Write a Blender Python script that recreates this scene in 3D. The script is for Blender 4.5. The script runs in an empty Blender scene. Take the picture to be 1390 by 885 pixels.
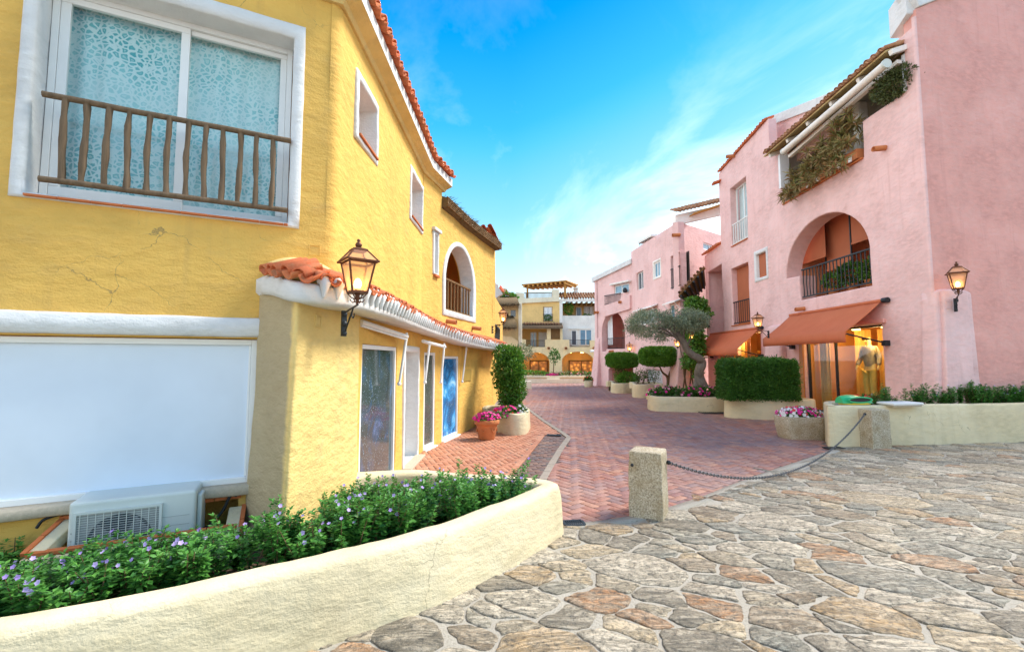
import bpy, math, random
import numpy as np
from mathutils import Vector, Matrix, noise
from mathutils.geometry import delaunay_2d_cdt

random.seed(7)
NP = np.random.default_rng(11)
R = math.radians
scene = bpy.context.scene
COL = scene.collection

# ------------------------------------------------------------------ camera
F_PX, CX, CY, HOR = 620.0, 695.0, 442.5, 487.0
H = 1.8
PITCH = math.atan((HOR - CY) / F_PX)
CAM = Vector((0, 0, H))
FWD = Vector((0, math.cos(PITCH), math.sin(PITCH)))
UPV = Vector((0, -math.sin(PITCH), math.cos(PITCH)))

def ray(px, py):
    return Vector((1, 0, 0)) * (px - CX) + FWD * F_PX + UPV * (CY - py)

def G(px, py, z=0.0):
    d = ray(px, py)
    return CAM + d * ((z - H) / d.z)

def atY(px, py, Y):
    d = ray(px, py)
    return CAM + d * (Y / d.y)

# ------------------------------------------------------------------ properties
def tag(o, label=None, cat=None, group=None, kind=None):
    if label: o['label'] = label
    if cat: o['category'] = cat
    if group: o['group'] = group
    if kind: o['kind'] = kind
    return o

def thing(name, label, cat, loc=(0, 0, 0), group=None, rz=0.0):
    o = bpy.data.objects.new(name, None)
    o.empty_display_size = 0.1
    o.location = loc
    o.rotation_euler = (0, 0, rz)
    COL.objects.link(o)
    return tag(o, label, cat, group)

def part_of(root, name):
    o = bpy.data.objects.new(name, None)
    o.parent = root
    COL.objects.link(o)
    return o

def origin_of(o):
    v = Vector((0, 0, 0))
    while o is not None:
        v = v + Vector(o.location)
        o = o.parent
    return v

def copy_tree(o, parent=None):
    c = o.copy()
    COL.objects.link(c)
    c.parent = parent
    for ch in o.children:
        copy_tree(ch, c)
    return c

def set_base(o, p):
    o.location = p

# ------------------------------------------------------------------ mesh builder
class MB:
    def __init__(self):
        self.v, self.f, self.m, self.s = [], [], [], []
        self.mats = []
    def mi(self, mat):
        if mat is None: return 0
        if mat not in self.mats: self.mats.append(mat)
        return self.mats.index(mat)
    def add(self, verts, faces, mat=None, smooth=False):
        b = len(self.v)
        self.v.extend([tuple(p) for p in verts])
        k = self.mi(mat)
        for f in faces:
            self.f.append(tuple(i + b for i in f)); self.m.append(k); self.s.append(smooth)
    def box(self, c, x, y, z, mat=None):
        """c centre, x/y/z half-extent vectors"""
        c = Vector(c); x = Vector(x); y = Vector(y); z = Vector(z)
        if x.cross(y).dot(z) < 0: x = -x
        vs = [c - x - y - z, c + x - y - z, c + x + y - z, c - x + y - z,
              c - x - y + z, c + x - y + z, c + x + y + z, c - x + y + z]
        self.add(vs, [(3, 2, 1, 0), (4, 5, 6, 7), (0, 1, 5, 4), (1, 2, 6, 5), (2, 3, 7, 6), (3, 0, 4, 7)], mat)
    def abox(self, lo, hi, mat=None):
        lo = Vector(lo); hi = Vector(hi); c = (lo + hi) / 2; h = (hi - lo) / 2
        self.box(c, (h.x, 0, 0), (0, h.y, 0), (0, 0, h.z), mat)
    def bar(self, a, b, w, h=None, mat=None, up=(0, 0, 1)):
        a = Vector(a); b = Vector(b); d = b - a
        if h is None: h = w
        up = Vector(up)
        s = d.cross(up)
        if s.length < 1e-6: s = d.cross(Vector((1, 0, 0)))
        s.normalize(); t = s.cross(d).normalized()
        self.box((a + b) / 2, d / 2, s * (w / 2), t * (h / 2), mat)
    def tube(self, pts, rad, n=8, mat=None, caps=True, smooth=True, closed=False):
        pts = [Vector(p) for p in pts]
        if not hasattr(rad, '__len__'): rad = [rad] * len(pts)
        rings = []; prev = None
        for i, p in enumerate(pts):
            if closed:
                d = pts[(i + 1) % len(pts)] - pts[i - 1]
            else:
                d = pts[min(i + 1, len(pts) - 1)] - pts[max(i - 1, 0)]
            d.normalize()
            if prev is None:
                a = d.orthogonal().normalized()
            else:
                a = prev - d * prev.dot(d)
                if a.length < 1e-6: a = d.orthogonal()
                a.normalize()
            prev = a
            b = d.cross(a)
            rings.append([p + (a * math.cos(2 * math.pi * k / n) + b * math.sin(2 * math.pi * k / n)) * rad[i] for k in range(n)])
        self.loft(rings, mat, caps, smooth, closed)
    def loft(self, rings, mat=None, caps=True, smooth=True, closed=False):
        n = len(rings[0]); vs = [p for r in rings for p in r]; fs = []
        m = len(rings)
        for i in range(m if closed else m - 1):
            j = (i + 1) % m
            for k in range(n):
                k2 = (k + 1) % n
                fs.append((i * n + k, i * n + k2, j * n + k2, j * n + k))
        self.add(vs, fs, mat, smooth)
        if caps and not closed:
            self.add(rings[0], [tuple(range(n - 1, -1, -1))], mat, False)
            self.add(rings[-1], [tuple(range(n))], mat, False)
    def lathe(self, prof, n=24, c=(0, 0, 0), mat=None, caps=True, sx=1.0, sy=1.0):
        rings = [[(c[0] + r * sx * math.cos(2 * math.pi * k / n), c[1] + r * sy * math.sin(2 * math.pi * k / n), c[2] + z) for k in range(n)] for r, z in prof]
        self.loft(rings, mat, caps, True)
    def ico(self, c, r, mat=None, n=8, m=5, sz=1.0):
        rings = []
        for i in range(1, m):
            t = math.pi * i / m
            rings.append([(c[0] + r * math.sin(t) * math.cos(2 * math.pi * k / n), c[1] + r * math.sin(t) * math.sin(2 * math.pi * k / n), c[2] - r * sz * math.cos(t)) for k in range(n)])
        self.loft(rings, mat, True, True)
    def build(self, name, mat=None, parent=None, bevel=0.0, seg=2, weld=False):
        me = bpy.data.meshes.new(name)
        off = origin_of(parent) if parent is not None else Vector((0, 0, 0))
        if off.length > 0:
            V = (np.array(self.v, dtype=float) - np.array(off)).tolist()
        else:
            V = self.v
        me.from_pydata(V, [], self.f)
        ms = list(self.mats)
        if mat is not None:
            if not ms: ms = [mat]
            elif None in ms: ms[ms.index(None)] = mat
        for q in ms: me.materials.append(q)
        if len(ms) > 1: me.polygons.foreach_set('material_index', self.m)
        me.polygons.foreach_set('use_smooth', self.s)
        me.update()
        o = bpy.data.objects.new(name, me)
        COL.objects.link(o)
        if parent is not None: o.parent = parent
        if bevel > 0:
            md = o.modifiers.new('bevel', 'BEVEL'); md.width = bevel; md.segments = seg
            md.limit_method = 'ANGLE'; md.angle_limit = R(40); md.harden_normals = False
        return o

def np_mesh(name, V, faces_list, mat, parent=None, mats=None, midx=None, smooth=False):
    """V (n,3); faces_list: list of (m,k) int arrays"""
    me = bpy.data.meshes.new(name)
    V = np.asarray(V, dtype=np.float32)
    if parent is not None: V = V - np.array(origin_of(parent), dtype=np.float32)
    loops = np.concatenate([f.ravel() for f in faces_list]).astype(np.int32)
    tot = np.concatenate([np.full(len(f), f.shape[1]) for f in faces_list]).astype(np.int32)
    start = np.concatenate([[0], np.cumsum(tot)[:-1]]).astype(np.int32)
    me.vertices.add(len(V)); me.vertices.foreach_set('co', V.ravel())
    me.loops.add(len(loops)); me.loops.foreach_set('vertex_index', loops)
    me.polygons.add(len(tot)); me.polygons.foreach_set('loop_start', start); me.polygons.foreach_set('loop_total', tot)
    for q in (mats or [mat]): me.materials.append(q)
    if midx is not None: me.polygons.foreach_set('material_index', np.asarray(midx, dtype=np.int32))
    if smooth: me.polygons.foreach_set('use_smooth', np.ones(len(tot), dtype=bool))
    me.update(calc_edges=True); me.validate()
    o = bpy.data.objects.new(name, me)
    COL.objects.link(o)
    if parent is not None: o.parent = parent
    return o

# ------------------------------------------------------------------ leaves (numpy)
def leaf_arrays(P, D, N, L, W, fold=0.25, droop=0.0):
    """P base points (n,3), D growth direction, N approx up of the blade; 4-point folded leaf -> two triangles + ..."""
    D = D / np.linalg.norm(D, axis=1, keepdims=True)
    S = np.cross(D, N); S /= np.linalg.norm(S, axis=1, keepdims=True) + 1e-9
    U = np.cross(S, D)
    L = np.asarray(L).reshape(-1, 1); W = np.asarray(W).reshape(-1, 1)
    base = P; mid = P + D * L * .5 - U * W * fold
    a = P + D * L * .48 + S * W * .5; b = P + D * L * .48 - S * W * .5
    tip = P + D * L - U * L * droop
    V = np.stack([base, a, mid, b, tip], axis=1).reshape(-1, 3)
    n = len(P); i = np.arange(n)[:, None] * 5
    F = np.concatenate([i + np.array([[0, 1, 2]]), i + np.array([[1, 4, 2]]), i + np.array([[4, 3, 2]]), i + np.array([[3, 0, 2]])])
    return V, F

def rand_dirs(n, zbias=0.0):
    v = NP.normal(size=(n, 3)); v[:, 2] += zbias
    return v / np.linalg.norm(v, axis=1, keepdims=True)

class Leaves:
    def __init__(self): self.V = []; self.F = []; self.M = []; self.n = 0
    def add(self, V, F, m=0):
        self.V.append(V); self.F.append(F + self.n); self.M.append(np.full(len(F), m)); self.n += len(V)
    def leaves(self, P, D, N, L, W, m=0, **k):
        V, F = leaf_arrays(np.asarray(P, float), np.asarray(D, float), np.asarray(N, float), L, W, **k)
        self.add(V, F, m)
    def flowers(self, P, N, r, m=0, k=5):
        """small open flowers: k petals as triangles fans"""
        P = np.asarray(P, float); N = np.asarray(N, float)
        N = N / np.linalg.norm(N, axis=1, keepdims=True)
        A = np.cross(N, np.array([0.3, 0.5, 0.81])); A /= np.linalg.norm(A, axis=1, keepdims=True) + 1e-9
        B = np.cross(N, A); n = len(P); r = np.broadcast_to(np.asarray(r, float), (n,)).reshape(-1, 1)
        ph = NP.uniform(0, 6.28, size=(n, 1))
        vs = [P - N * r * .35]
        for j in range(2 * k):
            t = ph + math.pi * j / k
            rr = r * (1.0 if j % 2 == 0 else .72)
            vs.append(P + (A * np.cos(t) + B * np.sin(t)) * rr + N * r * (.12 if j % 2 == 0 else -.05))
        V = np.stack(vs, axis=1).reshape(-1, 3); c = 2 * k + 1
        i = np.arange(n)[:, None] * c
        F = np.concatenate([i + np.array([[0, 1 + j, 1 + (j + 1) % (2 * k)]]) for j in range(2 * k)])
        self.add(V, F, m)
    def build(self, name, mats, parent=None):
        return np_mesh(name, np.concatenate(self.V), [np.concatenate(self.F)], None, parent, mats=mats, midx=np.concatenate(self.M))

# ------------------------------------------------------------------ 2D polygon helpers
def area2(p):
    return sum(p[i][0] * p[(i + 1) % len(p)][1] - p[(i + 1) % len(p)][0] * p[i][1] for i in range(len(p))) / 2

def offset_poly(p, r):
    """outward offset (positive r grows) of a simple polygon, miter joins"""
    if area2(p) < 0: p = p[::-1]
    n = len(p); out = []
    for i in range(n):
        a = Vector(p[i - 1][:2]); b = Vector(p[i][:2]); c = Vector(p[(i + 1) % n][:2])
        d1 = (b - a).normalized(); d2 = (c - b).normalized()
        n1 = Vector((d1.y, -d1.x)); n2 = Vector((d2.y, -d2.x))
        m = n1 + n2
        k = m.dot(n1)
        if abs(k) < .25: k = .25
        m = m / k
        q = b + m * r
        out.append((q.x, q.y))
    return out

def inside(pt, poly):
    x, y = pt; c = False; n = len(poly)
    for i in range(n):
        x1, y1 = poly[i]; x2, y2 = poly[i - 1]
        if (y1 > y) != (y2 > y) and x < (x2 - x1) * (y - y1) / (y2 - y1) + x1: c = not c
    return c

def catmull(pts, k=8, closed=False):
    pts = [Vector(p) for p in pts]; n = len(pts); out = []
    for i in range(n if closed else n - 1):
        p0 = pts[(i - 1) % n] if closed or i > 0 else pts[0] * 2 - pts[1]
        p1 = pts[i]; p2 = pts[(i + 1) % n]
        p3 = pts[(i + 2) % n] if closed or i + 2 < n else pts[-1] * 2 - pts[-2]
        for j in range(k):
            t = j / k
            out.append(.5 * ((2 * p1) + (p2 - p0) * t + (2 * p0 - 5 * p1 + 4 * p2 - p3) * t * t + (3 * p1 - p0 - 3 * p2 + p3) * t ** 3))
    if not closed: out.append(pts[-1])
    return out

def path_at(pts, s):
    pts = [Vector(p) for p in pts]
    for a, b in zip(pts, pts[1:]):
        l = (b - a).length
        if s <= l or b is pts[-1]: return a + (b - a) * (s / l), (b - a).normalized()
        s -= l
def path_len(pts):
    return sum((Vector(b) - Vector(a)).length for a, b in zip(pts, pts[1:]))

# ------------------------------------------------------------------ vertical walls
class Wall:
    """p0 -> p1 runs left to right as seen from outside; n points outside"""
    def __init__(self, p0, p1):
        self.p0 = Vector((p0[0], p0[1], 0)); p1 = Vector((p1[0], p1[1], 0))
        self.len = (p1 - self.p0).length
        self.d = (p1 - self.p0).normalized()
        self.n = Vector((self.d.y, -self.d.x, 0))
    def pt(self, u, z, o=0.0):
        return self.p0 + self.d * u + self.n * o + Vector((0, 0, z))
    def uz(self, px, py, o=0.0):
        r = ray(px, py)
        t = ((self.p0 + self.n * o - CAM).dot(self.n)) / r.dot(self.n)
        P = CAM + r * t
        return ((P - self.p0).dot(self.d), P.z)
    def u(self, px, py=480, o=0.0): return self.uz(px, py, o)[0]
    def z(self, px, py, o=0.0): return self.uz(px, py, o)[1]
    def rect(self, x0, x1, yt, yb, o=0.0):
        xm = (x0 + x1) / 2; ym = (yt + yb) / 2
        return (self.u(x0, ym, o), self.u(x1, ym, o), self.z(xm, yb, o), self.z(xm, yt, o))
    def box(self, mb, u0, u1, z0, z1, o0, o1, mat=None):
        c = self.pt((u0 + u1) / 2, (z0 + z1) / 2, (o0 + o1) / 2)
        mb.box(c, self.d * ((u1 - u0) / 2), self.n * ((o1 - o0) / 2), Vector((0, 0, (z1 - z0) / 2)), mat)

def rp(q): u0, u1, z0, z1 = q; return [(u0, z0), (u1, z0), (u1, z1), (u0, z1)]

def arch_poly(u0, u1, z0, zs, zt, n=20):
    c = (u0 + u1) / 2; a = (u1 - u0) / 2; b = zt - zs
    return [(u0, z0), (u1, z0)] + [(c + a * math.cos(math.pi * i / n), zs + b * math.sin(math.pi * i / n)) for i in range(n + 1)]

def wall_panel(W, mat, parent, outline, holes=(), grid=.4, amp=.008, r=.03, thick=.3, name='wall', o=0.0, seed=None, edges=True):
    """one facade: triangulated with real openings, rounded plaster reveals, gentle unevenness.
    holes: (polygon, depth)"""
    if seed is None: seed = W.p0.x * 1.7 + W.p0.y * .9
    if area2(outline) < 0: outline = outline[::-1]
    hp = []
    for h in holes:
        poly, dep = h[0], h[1]
        rr = h[2] if len(h) > 2 else r
        if area2(poly) < 0: poly = poly[::-1]
        hp.append((poly, dep, rr))
    def wob(u, z):
        return amp * (noise.noise((u * 1.1 + seed, z * 1.1, 3.3)) * 1.1 + .45 * noise.noise((u * 4 + seed, z * 4.5, 7.1)))
    def seg(poly, step):
        out = []
        for i in range(len(poly)):
            a = Vector(poly[i]); b = Vector(poly[(i + 1) % len(poly)])
            k = max(1, int((b - a).length / step))
            for j in range(k): out.append(tuple(a + (b - a) * j / k))
        return out
    pts = []; ed = []; loops = []
    OUT = seg(outline, grid)
    polys = [OUT] + [seg(offset_poly(p, rr), grid) for p, d, rr in hp]
    for pl in polys:
        b = len(pts); pts += pl
        ed += [(b + i, b + (i + 1) % len(pl)) for i in range(len(pl))]
        loops.append(list(range(b, b + len(pl))))
    us = [p[0] for p in outline]; zs = [p[1] for p in outline]
    nu = int((max(us) - min(us)) / grid) + 1; nz = int((max(zs) - min(zs)) / grid) + 1
    # keep-out: distance to the constraint edges
    E = np.array([[*pts[a], *pts[b]] for a, b in ed])
    for i in range(nu):
        for j in range(nz):
            q = (min(us) + (i + .5 + random.uniform(-.2, .2)) * grid, min(zs) + (j + .5 + random.uniform(-.2, .2)) * grid)
            if not inside(q, OUT) or any(inside(q, pl) for pl in polys[1:]): continue
            a = E[:, :2]; d = E[:, 2:] - a; L2 = (d ** 2).sum(1) + 1e-12
            t = np.clip(((np.array(q) - a) * d).sum(1) / L2, 0, 1)
            if np.sqrt((((a + d * t[:, None]) - np.array(q)) ** 2).sum(1)).min() < grid * .35: continue
            pts.append(q)
    vv, ee, ff, ov, oe, of = delaunay_2d_cdt([Vector(p) for p in pts], ed, [], 0, 1e-6)
    mb = MB()
    V = [W.pt(p.x, p.y, o + wob(p.x, p.y)) for p in vv]
    keep = []
    for f in ff:
        c = sum((vv[i] for i in f), Vector((0, 0))) / len(f)
        if inside(c, OUT) and not any(inside(c, pl) for pl in polys[1:]):
            f = list(f)
            nrm = (V[f[1]] - V[f[0]]).cross(V[f[2]] - V[f[0]])
            if nrm.dot(W.n) < 0: f.reverse()
            keep.append(tuple(f))
    mb.add(V, keep, None, True)
    for p, dep, rr in hp:
        rings = []
        K = 4
        for k in range(K + 1):
            t = math.pi / 2 * k / K
            pl = seg_same(offset_poly(p, rr - rr * math.sin(t)), p, grid, offset_poly(p, rr))
            rings.append([W.pt(u, z, o + wob(u, z) - (rr - rr * math.cos(t))) for u, z in pl])
        pl = seg_same(p if area2(p) > 0 else p[::-1], p, grid, offset_poly(p, rr))
        rings.append([W.pt(u, z, o - dep) for u, z in pl])
        mb.loft(rings, None, False, False)
        nq = len(rings[0])
        for q in range(len(mb.f) - nq * (len(rings) - 1), len(mb.f) - nq): mb.s[q] = True
    if edges:
        a = [W.pt(u, z, o + wob(u, z)) for u, z in OUT]; b = [W.pt(u, z, o - thick) for u, z in OUT]
        mb.loft([b, a], None, False, False)
    return mb.build(name, mat, parent)

def seg_same(poly, ref, step, base):
    """subdivide poly with the counts that base gets, so rings match"""
    out = []
    for i in range(len(poly)):
        A = Vector(base[i]); B = Vector(base[(i + 1) % len(base)])
        k = max(1, int((B - A).length / step))
        a = Vector(poly[i]); b = Vector(poly[(i + 1) % len(poly)])
        for j in range(k): out.append(tuple(a + (b - a) * j / k))
    return out

def corner_strip(C, d1, d2, z0, z1, r, mat, parent, o=0.0, name='wall'):
    """rounded vertical corner between two walls that both stop short of C"""
    C = Vector((C[0], C[1], 0)); d1 = Vector(d1).normalized(); d2 = Vector(d2).normalized()
    th = d1.angle(d2); L = r * math.tan(th / 2)
    A = C - d1 * L; B = C + d2 * L
    rings = []; n = 8; m = max(2, int((z1 - z0) / .4))
    for j in range(m + 1):
        z = z0 + (z1 - z0) * j / m; row = []
        for i in range(n + 1):
            t = i / n
            p = A * (1 - t) ** 2 + C * 2 * t * (1 - t) + B * t * t
            w = .012 * noise.noise((p.x * 2, p.y * 2, z * 1.5)) * math.sin(math.pi * t)
            dd = (d1 * (1 - t) + d2 * t); nn = Vector((dd.y, -dd.x, 0)).normalized()
            row.append(p + nn * w + Vector((0, 0, z)))
        rings.append(row)
    mb = MB(); vs = [p for r_ in rings for p in r_]; k = n + 1
    mb.add(vs, [(j * k + i, j * k + i + 1, (j + 1) * k + i + 1, (j + 1) * k + i) for j in range(m) for i in range(n)], None, True)
    return mb.build(name, mat, parent), L

# ------------------------------------------------------------------ roof tiles
def tile(mb, o, a, b, nrm, r0, r1, L, convex=True, th=.014, mat=None, n=7):
    """half-pipe tile: a across, b along (up-slope), nrm up. r0 at the front end, r1 at the back"""
    s = 1 if convex else -1
    def arc(p, r): return [p + a * (math.cos(math.pi * k / n) * r) + nrm * (s * math.sin(math.pi * k / n) * r) for k in range(n + 1)]
    f0, f1 = arc(o, r0), arc(o, r0 - th); b0, b1 = arc(o + b * L, r1), arc(o + b * L, r1 - th)
    vs = f0 + f1 + b0 + b1; k = n + 1; fs = []
    for i in range(n):
        fs += [(i, i + 1, 2 * k + i + 1, 2 * k + i), (k + i + 1, k + i, 3 * k + i, 3 * k + i + 1), (i + 1, i, k + i, k + i + 1)]
    fs += [(0, 2 * k, 3 * k, k), (k - 1, 2 * k - 1, 4 * k - 1, 3 * k - 1)]
    mb.add(vs, fs, mat, True)

def tile_row(mb, path, up_of, s=.2, r=.085, L=.45, rows=1, mat=None, channels=True, jit=.012, lift=0.0, chmat=None):
    """tiles with their front ends along path; up_of(along) -> unit up-slope vector"""
    n = int(path_len(path) / s)
    for i in range(n):
        p, a = path_at(path, (i + .5) * s)
        b = up_of(a).normalized(); nr = a.cross(b).normalized()
        if nr.z < 0: nr = -nr
        aa = b.cross(nr).normalized()
        for k in range(rows):
            j = Vector((0, 0, random.uniform(-jit, jit) * .4)) + b * random.uniform(-jit, jit) * 2
            rr = r * random.uniform(.95, 1.05)
            tile(mb, p + b * (L * .82 * k) + nr * (.02 + lift + .012 * k) + j, (aa + b * random.uniform(-.04, .04)).normalized(), b, nr, rr, rr * .84, L, True, mat=mat)
            if channels:
                q = p + a * (s / 2) + b * (L * .82 * k - .03) + nr * (r * .62 + lift)
                tile(mb, q + j, aa, b, nr, rr * .95, rr * .85, L, False, mat=chmat or mat)

# ------------------------------------------------------------------ materials
def new_mat(name):
    m = bpy.data.materials.new(name); m.use_nodes = True
    nt = m.node_tree; b = nt.nodes['Principled BSDF']
    return m, nt, b

def N(nt, t, **k):
    n = nt.nodes.new(t)
    for a, v in k.items():
        if a.startswith('i_'): n.inputs[a[2:].replace('_', ' ')].default_value = v
        else: setattr(n, a, v)
    return n

def lk(nt, a, b): nt.links.new(a, b)

def ramp(nt, fac, stops, mode='LINEAR'):
    c = nt.nodes.new('ShaderNodeValToRGB'); c.color_ramp.interpolation = mode
    e = c.color_ramp.elements
    while len(e) < len(stops): e.new(.5)
    for el, (p, col) in zip(e, stops):
        el.position = p; el.color = (*col, 1) if len(col) == 3 else col
    lk(nt, fac, c.inputs[0]); return c.outputs[0]

def noise_tex(nt, vec, scale, detail=3, rough=.55, dist=0.0):
    n = N(nt, 'ShaderNodeTexNoise'); n.inputs['Scale'].default_value = scale; n.inputs['Detail'].default_value = detail
    n.inputs['Roughness'].default_value = rough; n.inputs['Distortion'].default_value = dist
    if vec is not None: lk(nt, vec, n.inputs['Vector'])
    return n.outputs['Fac']

def mapping(nt, scale=(1, 1, 1), rot=(0, 0, 0), coord='Object'):
    t = N(nt, 'ShaderNodeTexCoord'); m = N(nt, 'ShaderNodeMapping')
    m.inputs['Scale'].default_value = scale; m.inputs['Rotation'].default_value = rot
    lk(nt, t.outputs[coord], m.inputs['Vector']); return m.outputs['Vector']

def mixc(nt, fac, a, b, blend='MIX'):
    m = N(nt, 'ShaderNodeMix', data_type='RGBA', blend_type=blend)
    for s, v in ((m.inputs[0], fac), (m.inputs[6], a), (m.inputs[7], b)):
        if hasattr(v, 'is_output') or isinstance(v, bpy.types.NodeSocket): lk(nt, v, s)
        elif isinstance(v, (tuple, list)): s.default_value = (*v, 1) if len(v) == 3 else v
        else: s.default_value = v
    return m.outputs[2]

def math_n(nt, op, a, b=None):
    m = N(nt, 'ShaderNodeMath', operation=op)
    for s, v in ((m.inputs[0], a), (m.inputs[1], b)):
        if v is None: continue
        if isinstance(v, bpy.types.NodeSocket): lk(nt, v, s)
        else: s.default_value = v
    return m.outputs[0]

def bump(nt, b, h, strength=.5, dist=.02):
    bp = N(nt, 'ShaderNodeBump'); bp.inputs['Strength'].default_value = strength; bp.inputs['Distance'].default_value = dist
    lk(nt, h, bp.inputs['Height']); lk(nt, bp.outputs[0], b.inputs['Normal'])

def sc(c, k): return tuple(min(1, x * k) for x in c)

def stucco(name, col, rough=.85, strength=.7, dirt=None, dirt_amt=.25, coarse=1.0, crack=False, alt=None, streak=.42, patch=.25):
    m, nt, b = new_mat(name)
    v = mapping(nt, (1, 1, 2.1)); v1 = mapping(nt)
    big = noise_tex(nt, v1, 1.1, 4, .6); mid = noise_tex(nt, v, 6 * coarse, 6, .55, .0); fine = noise_tex(nt, v1, 55, 3, .6)
    big2 = noise_tex(nt, v, 2.6, 5, .6, .25)
    c = mixc(nt, ramp(nt, big, [(.35, (0, 0, 0)), (.68, (1, 1, 1))]), sc(col, .86), alt or sc(col, 1.08))
    c = mixc(nt, ramp(nt, mid, [(.4, (0, 0, 0)), (.7, (1, 1, 1))]), c, sc(col, 1.03))
    if dirt:
        c = mixc(nt, math_n(nt, 'MULTIPLY', ramp(nt, big2, [(.55, (0, 0, 0)), (.75, (1, 1, 1))]), dirt_amt), c, dirt)
    st_ = mapping(nt, (5, 5, .35)); sv = noise_tex(nt, st_, 1.3, 5, .6, .3); pt2 = noise_tex(nt, v1, .55, 3, .6)
    c = mixc(nt, math_n(nt, 'MULTIPLY', math_n(nt, 'MULTIPLY', ramp(nt, sv, [(.54, (0, 0, 0)), (.70, (1, 1, 1))]), ramp(nt, pt2, [(.42, (0, 0, 0)), (.62, (1, 1, 1))])), streak), c, sc(dirt or col, .62 if dirt is None else .85))
    c = mixc(nt, math_n(nt, 'MULTIPLY', ramp(nt, pt2, [(.52, (0, 0, 0)), (.56, (1, 1, 1))]), patch), c, sc(col, 1.13))
    if crack:
        vo = N(nt, 'ShaderNodeTexVoronoi', feature='DISTANCE_TO_EDGE'); vo.inputs['Scale'].default_value = 1.6
        nd = noise_tex(nt, v1, 5, 4, .7)
        add = N(nt, 'ShaderNodeVectorMath', operation='ADD'); lk(nt, v1, add.inputs[0]); 
        sc3 = N(nt, 'ShaderNodeVectorMath', operation='SCALE'); sc3.inputs['Scale'].default_value = .35
        nn = N(nt, 'ShaderNodeTexNoise'); nn.inputs['Scale'].default_value = 4; nn.inputs['Detail'].default_value = 5; lk(nt, v1, nn.inputs['Vector'])
        lk(nt, nn.outputs['Color'], sc3.inputs[0]); lk(nt, sc3.outputs[0], add.inputs[1]); lk(nt, add.outputs[0], vo.inputs['Vector'])
        line = ramp(nt, vo.outputs['Distance'], [(.0, (1, 1, 1)), (.007, (0, 0, 0))])
        gate = ramp(nt, big, [(.56, (0, 0, 0)), (.62, (1, 1, 1))])
        k = math_n(nt, 'MULTIPLY', math_n(nt, 'MULTIPLY', line, gate), .7)
        c = mixc(nt, k, c, (.16, .13, .08))
    lk(nt, c, b.inputs['Base Color']); b.inputs['Roughness'].default_value = rough
    b.inputs['Specular IOR Level'].default_value = .25
    h = math_n(nt, 'ADD', math_n(nt, 'ADD', math_n(nt, 'MULTIPLY', mid, 1.0), math_n(nt, 'MULTIPLY', big2, 1.3)), math_n(nt, 'MULTIPLY', fine, .30))
    bump(nt, b, h, strength * .8, .03)
    return m

def plain(name, col, rough=.6, metal=0.0, vary=.12, vscale=6, bstr=.0, bscale=40, spec=.4, island=False):
    m, nt, b = new_mat(name)
    v = mapping(nt)
    f = noise_tex(nt, v, vscale, 4, .6)
    if island:
        g = N(nt, 'ShaderNodeNewGeometry'); f = math_n(nt, 'ADD', math_n(nt, 'MULTIPLY', f, .4), math_n(nt, 'MULTIPLY', g.outputs['Random Per Island'], .6))
    c = mixc(nt, f, sc(col, 1 - vary * 1.6), sc(col, 1 + vary * 1.6))
    lk(nt, c, b.inputs['Base Color']); b.inputs['Roughness'].default_value = rough; b.inputs['Metallic'].default_value = metal
    b.inputs['Specular IOR Level'].default_value = spec
    if bstr > 0: bump(nt, b, noise_tex(nt, v, bscale, 4, .6), bstr, .01)
    return m

def leaf_mat(name, c0, c1, c2=None, rough=.45, trans=.25, spec=.4):
    m, nt, b = new_mat(name)
    g = N(nt, 'ShaderNodeNewGeometry')
    st = [(0, c0), (.6, c1), (1, c2 or c1)]
    c = ramp(nt, g.outputs['Random Per Island'], st)
    v = mapping(nt); f = noise_tex(nt, v, 3, 2)
    c = mixc(nt, ramp(nt, f, [(.4, (0, 0, 0)), (.65, (1, 1, 1))]), c, mixc(nt, .35, c, c2 or c1))
    lk(nt, c, b.inputs['Base Color']); b.inputs['Roughness'].default_value = rough
    b.inputs['Specular IOR Level'].default_value = spec
    t = N(nt, 'ShaderNodeBsdfTranslucent'); lk(nt, c, t.inputs['Color'])
    mx = N(nt, 'ShaderNodeMixShader'); mx.inputs[0].default_value = trans
    lk(nt, b.outputs[0], mx.inputs[1]); lk(nt, t.outputs[0], mx.inputs[2])
    lk(nt, mx.outputs[0], nt.nodes['Material Output'].inputs['Surface'])
    return m

def flower_mat(name, c0, c1):
    return leaf_mat(name, c0, c1, c1, .5, .3)

def glass_mat(name, tint=(.9, .95, .95), gloss=.02, rough=.02):
    m, nt, b = new_mat(name)
    nt.nodes.remove(b)
    t = N(nt, 'ShaderNodeBsdfTransparent'); t.inputs[0].default_value = (*tint, 1)
    g = N(nt, 'ShaderNodeBsdfGlossy'); g.inputs['Roughness'].default_value = rough
    fr = N(nt, 'ShaderNodeFresnel'); fr.inputs['IOR'].default_value = 1.5
    mx = N(nt, 'ShaderNodeMixShader')
    gg = N(nt, 'ShaderNodeNewGeometry'); lk(nt, math_n(nt, 'MULTIPLY', math_n(nt, 'ADD', fr.outputs[0], gloss), math_n(nt, 'SUBTRACT', 1.0, gg.outputs['Backfacing'])), mx.inputs[0])
    lk(nt, t.outputs[0], mx.inputs[1]); lk(nt, g.outputs[0], mx.inputs[2])
    lk(nt, mx.outputs[0], nt.nodes['Material Output'].inputs['Surface'])
    return m

def emit_mat(name, col, s):
    m, nt, b = new_mat(name)
    b.inputs['Base Color'].default_value = (*col, 1); b.inputs['Emission Color'].default_value = (*col, 1); b.inputs['Emission Strength'].default_value = s
    return m

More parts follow.
